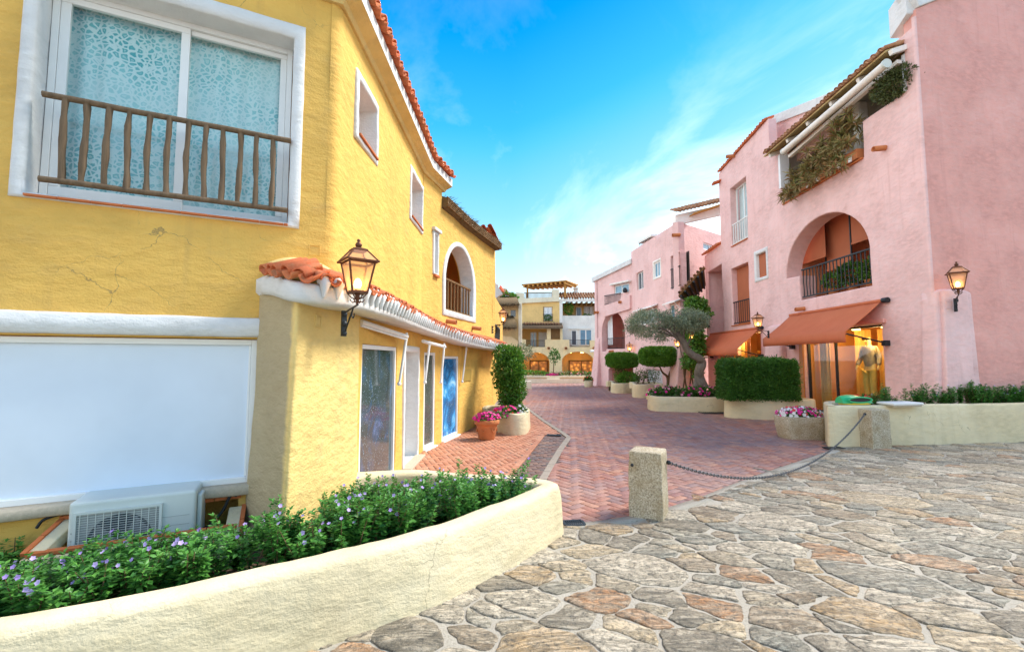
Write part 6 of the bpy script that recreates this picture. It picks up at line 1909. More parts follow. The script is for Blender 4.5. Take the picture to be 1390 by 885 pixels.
far_win(720, 728, 451, 471, -2.55, M['blueglass']); far_win(731, 743, 451, 471, -2.55, M['lace'], None)
iron_rail(W5, U(714), U(740), Zf(470.5), Zf(462), -.1, fb, 20, each=False)
mb = MB(); W5.box(mb, U(763.5), U(822), Zf(471) + .01, Zf(427), -1.6, -1.2); mb.build('wall', M['white_far'], fb)
far_win(775, 783, 448, 469, -1.18, M['darkglass'], None, ()); far_win(786.5, 803.5, 447, 469, -1.18, M['blueglass'])
iron_rail(W5, U(773), U(801), Zf(470.5), Zf(461.5), -.1, fb, 20, each=False)
mb = MB(); W5.box(mb, U(774), U(804), Zf(446), Zf(444.5), -1.19, -1.0); mb.build('lintel', M['white_far'], fb)
# storey 3
WT = Wall(W5.pt(0, 0, -.6), W5.pt(24, 0, -.6))
wq = WT.rect(737.5, 750, 416.5, 436)
wall_panel(WT, M['orange_far'], fb, [(WT.u(706), Zf(446)), (WT.u(761), Zf(446)), (WT.u(761), Zf(409)), (WT.u(706), Zf(409))], [(rp(wq), .25, .03)], grid=.7, amp=.02)
far_win(738.5, 749.5, 417, 436, -.84, M['blueglass'], M['lace'])
iron_rail(WT, wq[0] - .05, wq[1] + .05, wq[2] + .02, wq[2] + .75, .1, fb, 9, each=False)
fbx = part_of(fb, 'flower_box'); leafball(WT.pt((wq[0] + wq[1]) / 2, wq[2] + .4, .05), (.42, .15, .3), 260, .14, M['ivy'], fbx)
mb = MB(); W5.box(mb, U(706.5) - .35, U(707.5), Zf(440), Zf(411), -1.0, -.55); mb.build('pillar', M['peach_far'], fb)
# right: open balcony under a tiled roof
mb = MB(); room(W5, U(764), U(822), Zf(437), Zf(409), -1.6, -3.6, M['orange_far'], fb, 'balcony_wall')
for x0, x1 in ((760.5, 765),):
    mb = MB(); W5.box(mb, U(x0), U(x1), Zf(438), Zf(408), -1.5, -.58); mb.build('pillar', M['white_far'], fb, bevel=.05)
slab(W5, [(U(761), Zf(438)), (U(822), Zf(438)), (U(822), Zf(425)), (U(807), Zf(426)), (U(807), Zf(436)), (U(775.5), Zf(436)), (U(775.5), Zf(427)), (U(761), Zf(427))], -1.18, -1.5, M['white_far'], fb, 'parapet', .04)
iron_rail(W5, U(775.5), U(807), Zf(436), Zf(427), -1.25, fb, 20, each=False)
far_win(782, 789.5, 417, 437, -3.55, M['blueglass'], None, ()); far_win(793, 806, 416, 437, -3.55, M['darkglass'], M['lace'])
for k, px in enumerate((778, 799, 804)):
    p = W5.pt(U(px), Zf(437), -1.75); t = thing('flower_pot', ('terracotta flower pot at the near end of the high white far balcony', 'terracotta flower pot in the middle of the high white far balcony', 'terracotta flower pot at the pink house end of the high far balcony')[k], 'flower pot', p, 'pots on the far balcony')
    mb = MB(); mb.lathe([(.22, 0), (.32, .5), (.36, .5), (.36, .6), (.28, .6)], 10, tuple(p)); mb.build('pot', M['terra'], t); leafball(p + Vector((0, 0, .72)), .3, 120, .16, M['ivy'], t)
hb = thing('hanging_plant', 'green hanging plant under the tiled roof of the far white balcony', 'plant', W5.pt(U(774), Zf(414), -1.3))
leafball(W5.pt(U(774.5), Zf(417), -1.3), (.5, .4, .75), 500, .2, M['ivy'], hb)
mb = MB(); mb.tube([W5.pt(U(774.5), Zf(414), -1.3), W5.pt(U(774.5), Zf(407), -1.3)], .02, 5); mb.build('cord', M['iron'], hb)
tr_ = part_of(fb, 'tiled_roof')
mb = MB(); tile_row(mb, [W5.pt(U(760), Zf(404.5), -.5), W5.pt(U(822), Zf(404.5), -.5)], up_in(W5.n), .3, .13, .7, 5, chmat=M['tile_old']); mb.build('roof_tile', M['tile_old'], tr_)
mb = MB(); W5.box(mb, U(760), U(822), Zf(408.5), Zf(405), -.9, -.55); mb.build('fascia', M['white_far'], tr_)
mb = MB()
for k in range(9): u = U(764) + (U(820) - U(764)) * k / 8; mb.bar(W5.pt(u, Zf(410), -.6), W5.pt(u, Zf(409), -3.4), .14, .18)
mb.build('beams', M['wood'], tr_)
# parapet, pergola, chimney
slab(W5, [(U(700.5), Zf(411.5)), (U(760), Zf(408.5)), (U(760), Zf(392.5)), (U(750.5), Zf(392.5)), (U(750.5), Zf(403)), (U(712), Zf(404.5)), (U(711.5), Zf(397)), (U(700.5), Zf(396.5))], -.30, -.75, M['cream_far'], fb, 'parapet', .06)
mb = MB(); W5.box(mb, U(757), U(759.5), Zf(409), Zf(393), -4, -.75); mb.build('parapet', M['white_far'], fb)
pg = part_of(fb, 'pergola')
rp0 = [W5.pt(U(709), Zf(388), -1.0), W5.pt(U(770), Zf(381.5), -1.0), W5.pt(U(789), Zf(397), -4.0), W5.pt(U(716), Zf(397), -4.0)]
rp0 = [atY(708, 387.5, 50.5), atY(769, 382, 50.5), atY(785, 388, 56), atY(722, 391, 56)]
mb = MB(); mb.loft([rp0, [p + Vector((0, 0, .14)) for p in rp0]], None, True, False); mb.build('roof_board', M['wood_orange'], pg)
mb = MB()
for k in range(10):
    t_ = (k + .5) / 10; mb.bar(rp0[0].lerp(rp0[1], t_) + Vector((0, -.1, -.14)), rp0[3].lerp(rp0[2], t_) + Vector((0, 0, -.14)), .16, .24)
mb.build('rafters', M['wood_orange'], pg)
for px in (716, 767):
    a = atY(px, 387 if px < 740 else 382.5, 50.8); mb = MB(); mb.bar(Vector((a.x, 50.9, Zf(405))), Vector((a.x, 50.9, a.z - .1)), .22); mb.build('post', M['wood_orange'], pg)
mb = MB()
for k in range(24): u = U(713) + (U(750) - U(713)) * k / 23; mb.bar(W5.pt(u, Zf(404), -.6), W5.pt(u, Zf(397), -.6), .06)
mb.bar(W5.pt(U(712), Zf(396.8), -.6), W5.pt(U(750.5), Zf(396.2), -.6), .09); mb.build('terrace_rail', M['wood'], fb)
mb = MB(); W5.box(mb, U(785.5), U(790.5), Zf(402), Zf(388), -3.5, -2.9); W5.box(mb, U(784.8), U(791.2), Zf(386.8), Zf(385), -3.6, -2.8)
for s in (785.8, 789.6): W5.box(mb, U(s), U(s + .9), Zf(388), Zf(386.8), -3.4, -3.0)
mb.build('chimney', M['white_far'], fb)
mb = MB(); W5.box(mb, U(690), U(822), -.05, 6.0, -8, -4.1); W5.box(mb, U(707), U(757), 6.1, Zf(409), -8, -1.3); mb.build('core', M['peach_far'], fb)
cam_t = thing('security_camera', 'small white security camera on a bracket at the edge of the far arcade', 'camera', atY(806, 477, 49.6))
mb = MB(); a = atY(807, 476, 49.6); mb.bar(a + Vector((-.5, -.3, -.05)), a, .28, .24); mb.build('body', M['frame'], cam_t, bevel=.04)
mb = MB(); mb.bar(a, a + Vector((.3, .35, .15)), .08); mb.build('bracket', M['frame'], cam_t)

# far left house with reed roof
bh = thing('thatched_building', 'brownish ochre house with reed roofs and balconies behind the end of the yellow house', 'building', (-.5, 37, 0))
W6 = Wall((-6, 37), (.85, 37)); V = lambda x, y=440: W6.u(x, y); Zb = lambda y: W6.z(690, y)
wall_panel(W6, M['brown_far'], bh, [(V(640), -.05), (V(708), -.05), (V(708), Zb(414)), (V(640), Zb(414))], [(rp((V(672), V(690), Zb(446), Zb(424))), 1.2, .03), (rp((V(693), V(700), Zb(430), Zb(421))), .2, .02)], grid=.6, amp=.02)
mb = MB(); W6.box(mb, V(668), V(692), Zb(448), Zb(422), -1.3, -1.2); mb.build('room', M['dark'], bh)
mb = MB(); W6.box(mb, V(692.5), V(700.5), Zb(431), Zb(420.5), -.2, -.16); mb.build('pane', M['darkglass'], bh)
mb = MB(); W6.box(mb, V(703.5), V(708.5), Zb(470), Zb(412), .003, .25); mb.build('pillar', M['cream_far'], bh, bevel=.05)
slab(W6, [(V(664), Zb(470)), (V(703), Zb(470)), (V(703), Zb(463)), (V(694), Zb(457)), (V(664), Zb(455))], .3, .0, M['peach_far'], bh, 'parapet', .05)
def reed(px0, px1, y0, y1, Yf, Yb, name):
    A = [atY(px0, y1, Yf), atY(px1, y1, Yf), atY(px1 - 5, y0, Yb), atY(px0, y0, Yb)]
    mb = MB(); rings = []
    for i in range(17):
        t = i / 16; a = A[0].lerp(A[1], t); b = A[3].lerp(A[2], t); w = .06 * noise.noise((t * 9, 0, y0))
        rings.append([a + Vector((0, 0, w)), a + Vector((0, -.05, .18 + w)), a.lerp(b, .5) + Vector((0, 0, .25)), b + Vector((0, 0, .2)), b])
    mb.loft(rings, None, True, True)
    for i in range(260):
        t = random.random(); p = A[0].lerp(A[1], t) + Vector((0, -.03, random.uniform(0, .18))); mb.tube([p, p + Vector((random.uniform(-.1, .1), -.25, random.uniform(-.22, .02)))], [.02, .008], 3, None, False)
    return mb.build(name, M['straw'], bh)
reed(660, 705, 405, 415, 36.2, 38.5, 'reed_roof'); reed(664, 702, 432, 446, 35.6, 37.0, 'reed_canopy')
pr = thing('parasol', 'closed red and white parasol between plants on the roof terrace left of the pergola', 'parasol', W6.pt(V(680), Zb(404), -1.5))
P = W6.pt(V(679), Zb(404), -1.5); mb = MB(); mb.lathe([(.03, 0), (.03, .5), (.30, .55), (.22, .95), (.03, 1.25)], 10, tuple(P)); mb.build('canvas', plain('red parasol cloth', (.7, .12, .05), .8), pr)
rt = thing('roof_plants', 'green potted foliage on the roof terrace above the reed roof', 'plants', W6.pt(V(690), Zb(404), -1.5))
leafball(W6.pt(V(688), Zb(401), -1.5), (.9, .5, .4), 500, .25, M['ivy'], rt)
tq = part_of(bh, 'roof_pergola'); mb = MB(); A = [atY(668, 398, 38), atY(692, 402, 38), atY(688, 394, 41), atY(668, 391, 41)]; mb.loft([A, [p + Vector((0, 0, .12)) for p in A]], None, True, False); mb.build('roof_board', M['wood'], tq)
mb = MB(); W6.box(mb, V(692), V(698), Zb(406), Zb(393), -2.4, -1.8); mb.build('chimney', M['orange_far'], bh, bevel=.04)
# nearer small gable past the yellow house
ng = thing('yellow_building', 'narrow yellow house with a tiled gable edge just behind the straw roof end', 'building', (-.6, 17.5, 0))
W7 = Wall((-3.0, 17.4), atY(669, 450, 17.6).to_2d()); 
zg = W7.z(669, 398)
wall_panel(W7, M['yellow'], ng, [(0, -.05), (W7.len, -.05), (W7.len, zg), (W7.len - .25, zg + .4), (0, zg + 1.6)], [], grid=.5, amp=.015)
W7b = Wall(W7.pt(W7.len, 0), W7.pt(W7.len, 0) + Vector((.25, 6, 0))); wall_panel(W7b, M['yellow'], ng, [(0, -.05), (6, -.05), (6, zg), (0, zg)], [], grid=.6)
A = [atY(661, 370, 17.3), atY(678, 396, 17.3)]
mb = MB(); mb.bar(A[0] + Vector((0, 0, -.18)), A[1] + Vector((0, 0, -.18)), .3, .30); mb.build('fascia', M['white'], ng)
mb = MB(); tile_row(mb, [A[0] + Vector((-.1, -.05, 0.0)), A[1] + Vector((0, -.05, 0))], lambda a: Vector((-.1, 1, .0)), .2, .085, .45, 3); mb.build('roof_tile', M['tile'], ng)

# hanging black sign and the lantern bracket there
hs_ = thing('hanging_sign', 'dark hanging banner sign with an orange patch on the wall past the arched window', 'sign', atY(668, 450, 14.6))
A = atY(674, 441, 14.6)
mb = MB(); mb.add([atY(667.5, 443, 14.6), atY(672, 439, 14.5), atY(679, 447, 14.2), atY(678.5, 463, 14.2), atY(668, 461, 14.6)], [(0, 1, 2, 3, 4)]); ob = mb.build('board', M['iron'], hs_); md = ob.modifiers.new('t', 'SOLIDIFY'); md.thickness = .03
mb = MB(); P = atY(665, 452, 14.5); mb.lathe([(.05, 0), (.11, .05), (.11, .3), (.05, .36)], 8, tuple(P)); mb.build('orange_lamp', M['terra_trim'], hs_)
mb = MB(); mb.bar(atY(662, 441, 14.6), atY(679, 441, 14.4), .03); mb.build('bracket', M['iron'], hs_)

# ================================================================== LANTERNS
def make_lantern(name, label):
    t = thing(name, label, 'lantern', (0, 0, 0), 'wall lanterns with lit bulbs')
    W0, W1, hb_ = .074, .126, .29
    def sq(w, z): return [Vector((-w, -w, z)), Vector((w, -w, z)), Vector((w, w, z)), Vector((-w, w, z))]
    b, tp = sq(W0, .09), sq(W1, .09 + hb_)
    e, r2 = sq(W1 + .028, .09 + hb_ + .012), sq(.066, .09 + hb_ + .125)
    mb = MB()
    for k in range(4):
        mb.bar(b[k], tp[k], .016); mb.bar(b[k], b[(k + 1) % 4], .016, .018); mb.bar(tp[k], tp[(k + 1) % 4], .014, .02)
        mb.bar(e[k], r2[k], .014); mb.bar(e[k], e[(k + 1) % 4], .022, .014); mb.bar(r2[k], r2[(k + 1) % 4], .014, .014)
    zt_ = .09 + hb_ + .125
    mb.loft([sq(.072, zt_), sq(.072, zt_ + .012), sq(.03, zt_ + .03)], None, True, False)
    mb.loft([sq(.081, .075), sq(.081, .092), ], None, True, False)
    f = mb.build('frame', M['rust'], t, bevel=.002)
    mb = MB(); mb.lathe([(.016, zt_ + .025), (.030, zt_ + .045), (.034, zt_ + .06), (.024, zt_ + .078), (.012, zt_ + .086), (.018, zt_ + .098), (.016, zt_ + .112), (.002, zt_ + .12)], 12); mb.build('finial', M['rust'], t)
    mb = MB()
    for k in range(4): mb.add([b[k], b[(k + 1) % 4], tp[(k + 1) % 4], tp[k]], [(0, 1, 2, 3)]); mb.add([e[k], e[(k + 1) % 4], r2[(k + 1) % 4], r2[k]], [(0, 1, 2, 3)])
    mb.build('glass', M['lampglass'], t)
    mb = MB(); mb.lathe([(.0, .125), (.022, .13), (.036, .16), (.034, .19), (.018, .22), (0, .228)], 12); mb.build('bulb', M['bulb'], t)
    mb = MB(); mb.lathe([(.028, .085), (.028, .125), (.018, .128)], 10); mb.build('socket', M['iron'], t)
    mb = MB()
    mb.lathe([(.03, .075), (.02, .05), (.03, .03), (.014, .01), (.014, -.03)], 10)
    for k in range(4):
        a = k * math.pi / 2 + .78; d = Vector((math.cos(a), math.sin(a), 0))
        mb.tube([Vector((0, 0, .0)) + d * .012, d * .05 + Vector((0, 0, -.012)), d * .075 + Vector((0, 0, .012)), d * .066 + Vector((0, 0, .022))], [.006, .006, .005, .004], 6)
        mb.tube([d * .02 + Vector((0, 0, .02)), d * .06 + Vector((0, 0, .035)), d * .105 + Vector((0, 0, .078))], .006, 6)
    mb.build('base_scroll', M['rust'], t)
    br = part_of(t, 'bracket')
    mb = MB(); mb.bar((0, -.02, -.035), (0, .40, -.085), .016, .014); mb.bar((0, .375, -.30), (0, .12, -.06), .014, .012)
    mb.tube([(0, .13 + .0, -.065)] + [(0, .115 + .035 * math.cos(q), -.115 + .035 * math.sin(q) * 1.2) for q in [1.3 - .5 * k for k in range(10)]], .0065, 6)
    mb.build('arm', M['iron'], br, bevel=.002)
    mb = MB(); mb.abox((-.026, .385, -.33), (.026, .42, -.06)); mb.ico((0, .38, -.30), .03); mb.ico((0, .38, -.2), .032); mb.ico((0, .38, -.1), .03); mb.build('wall_plate', M['iron'], br)
    return t
LAN = make_lantern('wall_lantern', 'large coppery four-sided lantern on the corner pillar below the yellow house')
def put(t, p, look, s):
    t.location = p; t.rotation_euler = (0, 0, math.atan2(look[1], look[0]) - math.pi / 2); t.scale = (s, s, s)
lan_spec = [
    (None, (485, 409), 3.9, (-.46, .60), .87),
    ('lantern on an iron arm beside the dark hanging sign past the yellow house', (683, 440), 12.5, (-.95, .1), .76),
    ('lantern on the rounded pink buttress at the corner of the big pink house', (1301, 398), 9.92, (.6, .8), 1.12),
    ('lit lantern between the two terracotta awnings', (1029, 446.5), 14.2, (1, .12), .86),
    ('lit lantern in front of the creeper behind the olive trunk', (938, 463), 20.6, (.2, 1), 1.05),
    ('lantern under the olive crown between the two creeper lit pink walls', (919.5, 472), 21.8, (1, .2), .88),
    ('lantern on the far pink house beside the big arch above the round topiary tree', (854.5, 477.5), 28.0, (1, .5), 1.0),
]
for k, (lab, (px, py), Y, look, s) in enumerate(lan_spec):
    t = LAN if k == 0 else copy_tree(LAN)
    if lab: t['label'] = lab
    put(t, atY(px, py, Y), look, s)
u, z = W3.uz(851, 395)
dl = thing('bulkhead_lamp', 'small black unlit wall lamp high on the far pink house', 'lamp', W3.pt(u, z, .1))
mb = MB(); mb.lathe([(.05, -.12), (.14, -.08), (.16, .04), (.08, .16), (.02, .2)], 10, tuple(W3.pt(u, z, .16))); mb.build('body', M['iron'], dl)
mb = MB(); mb.bar(W3.pt(u, z, 0), W3.pt(u, z, .16), .05); mb.build('bracket', M['iron'], dl)

# ================================================================== RIGHT PLANTERS, FLOWERS, TREES
def hz_plan(pts, k=6): return [(p.x, p.y) for p in catmull([Vector((x, y, 0)) for x, y in pts], k, True)]
def gxy(px, py, z=0): p = G(px, py, z); return (p.x, p.y)
# long planter by the end wall
a = gxy(1126, 607); b = gxy(1390, 600)
dirp = (Vector(b) - Vector(a)).normalized(); nrm = Vector((-dirp.y, dirp.x))
A = Vector(a); 
lp = [A, A + dirp * 13, A + dirp * 13 + nrm * 2.1, A + dirp * 3.3 + nrm * 1.32, A + dirp * 2.6 + nrm * 1.45, A + nrm * .95 + dirp * .74]
lpoly = []
for i in range(len(lp)):
    p, q = lp[i], lp[(i + 1) % len(lp)]; m = max(1, int((q - p).length / .2))
    lpoly += [tuple(p.lerp(q, (k + .12) / (m + .24))) for k in range(m + 1)]
HL = 1.8 + (487 - 550) / 618 * A.y
print('long planter', A, dirp, 'h', HL)
soil_r = lambda x, y: HL - .07
lt, lin = planter('long_planter', 'long low cream plaster planter along the foot of the pink end wall', lpoly, .16, HL, soil_r, M['cream'], amp=.014, rimr=.04)
def inr(x, y): 
    v = Vector((x, y)) - A; return not (1.15 < v.dot(dirp) < 12.6) or (Vector((x, y, 0)) - WQ.p0).dot(WQ.n) < .12 or (x < 9.7 and (Vector((x, y)) - A).dot(nrm) > 1.0 and False)
bpr = offset_poly(lin, -.06)
Lv, st_, nl = bedding('x', '', bpr, soil_r, 30, .30, .48, .065, '', fl_n=.55, avoid=inr)
o = Lv.build('bedding_plants', [M['leaf'], M['purple']]); tag(o, 'mass of dark green plants with tiny violet flowers in the long planter by the pink wall', 'bedding plants', kind='stuff')
so = st_.build('stem', M['twig'], None); so.parent = o
def flowerclump(name, label, c, r, hgt, nleaf, nfl, mats, lm, cat='flowers', group=None, L=.06, flr=.035):
    t = thing(name, label, cat, c, group); Lv = Leaves(); c = Vector(c)
    d = rand_dirs(nleaf, .6); d[:, 2] = np.abs(d[:, 2]); rad = np.array(r if hasattr(r, '__len__') else (r, r, hgt)); rad = rad if len(rad) == 3 else np.array((*rad, hgt))
    P = np.array(c) + d * rad * NP.uniform(.3, .95, (nleaf, 1)); Lv.leaves(P, d + rand_dirs(nleaf) * .7, rand_dirs(nleaf, 1), NP.uniform(.7, 1.3, nleaf) * L, NP.uniform(.7, 1.3, nleaf) * L * .6, 0, droop=.2)
    for k, m_ in enumerate(mats):
        n = nfl[k]; d = rand_dirs(n, 1.0); d[:, 2] = np.abs(d[:, 2]) * .9 + .1
        if len(mats) > 1:   # colours in drifts
            ph = k * 2.1 + 1; sel = np.array([noise.noise((v[0] * 2 + ph, v[1] * 2, ph)) for v in d]); o_ = np.argsort(-sel)[:max(8, int(n * .75))]; d = d[o_]; n = len(d)
        P = np.array(c) + d * rad * NP.uniform(.93, 1.12, (n, 1)); Lv.flowers(P, d + rand_dirs(n) * .35 + np.array((0, -.35, .2)), NP.uniform(.75, 1.2, n) * flr, 1 + k)
    Lv.build('blossom', [lm] + list(mats), t); return t
p = A + dirp * 1.5 + nrm * .62
flowerclump('flowers', 'red flowers among dark leaves behind the flat white slab on the long planter', (p.x + .0, p.y, HL - .03), (.42, .26), .20, 260, [34], [M['redfl']], M['box'], L=.07)
# green hood lying on the rim
gb = thing('plastic_hood', 'green plastic hood with a dark opening on the end of the long planter', 'hood', G(1160, 547, HL))
c0 = atY(1160, 546, A.y + .35); c0 = Vector((c0.x, A.y + .36, HL + .01))
mb = MB(); rings = []
ax = Vector((.98, .12, 0)).normalized(); ay = Vector((-ax.y, ax.x, 0))
for i in range(13):
    t = i / 12; s = -.36 + .72 * t; hgt = .20 * (math.sin(math.pi * (.16 + .84 * t * .98)) ** .55 if t < .96 else .05) * (1 - .35 * t)
    w_ = .17 * (math.sin(math.pi * (.12 + .76 * t))) ** .5
    rings.append([c0 + ax * s + ay * (w_ * math.cos(math.pi * k / 12)) + Vector((0, 0, .02 + hgt * math.sin(math.pi * k / 12))) for k in range(13)])
vs = [p for r in rings for p in r]; mb.add(vs, [(i * 13 + k, i * 13 + k + 1, (i + 1) * 13 + k + 1, (i + 1) * 13 + k) for i in range(12) for k in range(12)], None, True); mb.add(rings[0], [tuple(range(13))])
mb.build('hood', M['greenplastic'], gb)
mb = MB(); pts = [c0 + ax * (-.03 + .27 * math.cos(q)) * 1 + ay * (-.185) + Vector((0, 0, .095 + .055 * math.sin(q))) for q in [k * .3142 for k in range(20)]]
mb.add([p + ay * .012 for p in pts], [tuple(range(20))]); mb.build('opening', M['dark'], gb)
mb = MB(); mb.tube(pts, .016, 8, None, False, True, True); mb.build('rim', M['greenplastic'], gb)
mb = MB(); mb.loft([[c0 + ax * (.35 * math.cos(q)) + ay * (.17 * math.sin(q)) + Vector((0, 0, -.005)) for q in [k * .2618 for k in range(24)]], [c0 + ax * (.36 * math.cos(q)) + ay * (.18 * math.sin(q)) + Vector((0, 0, .03)) for q in [k * .2618 for k in range(24)]]], None, True, False); mb.build('base', M['yellowplastic'], gb)
wl = thing('stone_slab', 'flat white stone slab lying on the rim of the long planter in front of the red flowers', 'slab', Vector((A.x + 1.1, A.y + .3, HL)))
c1 = Vector((G(1217, 549, HL).x, A.y + .22, HL + .035))
mb = MB(); mb.box(c1, dirp.to_3d() * .36, nrm.to_3d() * .20, Vector((0, 0, .028))); mb.build('top', M['white'], wl, bevel=.02)
mb = MB(); mb.box(c1 + Vector((0, 0, -.045)), dirp.to_3d() * .33, nrm.to_3d() * .17, Vector((0, 0, .014))); mb.build('foot', M['stone_sill'], wl)

# granite bollards and chain
def bollard(label, base, w, h, rz, seed):
    t = thing('granite_bollard', label, 'bollard', base, 'granite bollards with a chain'); mb = MB(); rings = []
    hw = w / 2
    def rr(s, z, rad):
        pl = [(-s, -s), (s, -s), (s, s), (-s, s)]; out = rounded_ring(pl, z, rad, 4, .0, .06, [(-hw, -hw), (hw, -hw), (hw, hw), (-hw, hw)])
        return [Matrix.Rotation(rz, 3, 'Z') @ Vector((p.x + .009 * noise.noise((p.x * 9 + seed, p.y * 9, z * 9)) + .004 * noise.noise((p.x * 30 + seed, p.y * 30, z * 30)), p.y + .009 * noise.noise((p.x * 9, p.y * 9 + seed, z * 9 + 5)) + .004 * noise.noise((p.x * 30, p.y * 30 + seed, z * 30)), z)) for p in out]
    for j in range(19): z = -.05 + (h - .015 + .05) * j / 18; rings.append(rr(hw * (1.0 - .05 * j / 18), z, .022))
    rings.append(rr(hw * .92, h - .003, .022)); rings.append(rr(hw * .6, h, .03)); rings.append(rr(hw * .15, h + .003, .03))
    mb.loft([[p + Vector(base) for p in r] for r in rings], None, True, True); mb.build('block', M['granite'], t)
    return t
bA = G(881, 698); bB = G(1182, 606)
hA = .74; hB = .78
bollard('near speckled granite bollard standing between the flagstones and the brick road', (bA.x, bA.y, 0), .385, hA, R(-28), 1)
bollard('far granite bollard with a rust stain standing against the end of the long planter', (bB.x, bB.y - .06, 0), .44, hB, R(8), 5)
def ringbolt(t, p, d):
    mb = MB(); mb.tube([p, p + d * .05], .012, 8); mb.tube([p + d * .06 + Vector((0, .02 * math.sin(q), .02 * math.cos(q))) for q in [k * .6283 for k in range(10)]], .006, 6, None, False, True, True); return mb.build('ring_bolt', M['iron'], t)
ch = thing('chain', 'grey steel chain hanging between the two granite bollards', 'chain', (bA.x, bA.y, .3))
p0 = atY(907.5, 627.5, bA.y - .0); p1 = atY(1174, 562, bB.y - .34)
pts = []
sag = None
pm = atY(1030, 641, (p0.y * .53 + p1.y * .47))
for i in range(41):
    t = i / 40; p = p0.lerp(p1, t); p.z = p0.z * (1 - t) + p1.z * t; pts.append(p)
# parabola through the sagging middle
best = 0
zmid_target = 1.8 + (487 - 641) / 620 * (p0.y + (p1.y - p0.y) * .5)
s_ = (p0.z + p1.z) / 2 - max(zmid_target, .05)
pts = [Vector((p.x, p.y, max(.025, p.z - 4 * s_ * (i / 40) * (1 - i / 40)))) for i, p in enumerate(pts)]
Lc = path_len(pts); nl_ = int(Lc / .042); mb = MB()
for i in range(nl_):
    p, d = path_at(pts, Lc * (i + .5) / nl_)
    s1 = d.cross(Vector((0, 0, 1))).normalized(); s2 = s1.cross(d)
    s1 = (s1 if i % 2 == 0 else s2) * 1.0; a_ = .028; b_ = .015
    mb.tube([p + d * (a_ * math.cos(q)) + s1 * (b_ * math.sin(q)) for q in [k * math.pi / 5 for k in range(10)]], .0062, 5, None, False, True, True)
mb.build('links', M['chain'], ch)
mb = MB(); q = [atY(858.5, 631, bA.y - .08)]; 
for p_ in (p0, p1):
    mb = MB(); mb.ico(tuple(p_), .028); mb.build('ring_bolt', M['iron'], ch)
hk = MB(); hk.ico(tuple(atY(858, 631, bA.y - .17)), .02); hk.build('hook', M['iron'], ch)

# stone trough with petunias
tb = G(1099, 597); tw = 1.02
th_ = thing('stone_trough', 'rounded grey stone trough planted with petunias at the end of the long planter', 'trough', (tb.x, tb.y + .3, 0))
mb = MB(); rings = []; cc = Vector((tb.x, tb.y + .30, 0))
for s, z in ((.44, -.03), (.47, .1), (.50, .3), (.515, .48), (.505, .50), (.43, .50), (.42, .42)):
    rings.append([cc + Vector((s * 1.0 * (abs(math.cos(q)) ** .55) * (1 if math.cos(q) > 0 else -1) + .01 * noise.noise((q * 2, z * 5, 1)), .34 * (s / .5) * (abs(math.sin(q)) ** .55) * (1 if math.sin(q) > 0 else -1), z)) for q in [k * math.pi / 20 for k in range(40)]])
mb.loft(rings, None, True, True); mb.build('basin', M['granite'], th_)
pet = flowerclump('petunias', 'white, magenta and red petunias filling the stone trough', (cc.x, cc.y, .46), (.52, .34), .24, 900, [120, 90, 25], [M['whitefl'], M['magenta'], M['redfl']], M['leaf'], L=.06, flr=.042)

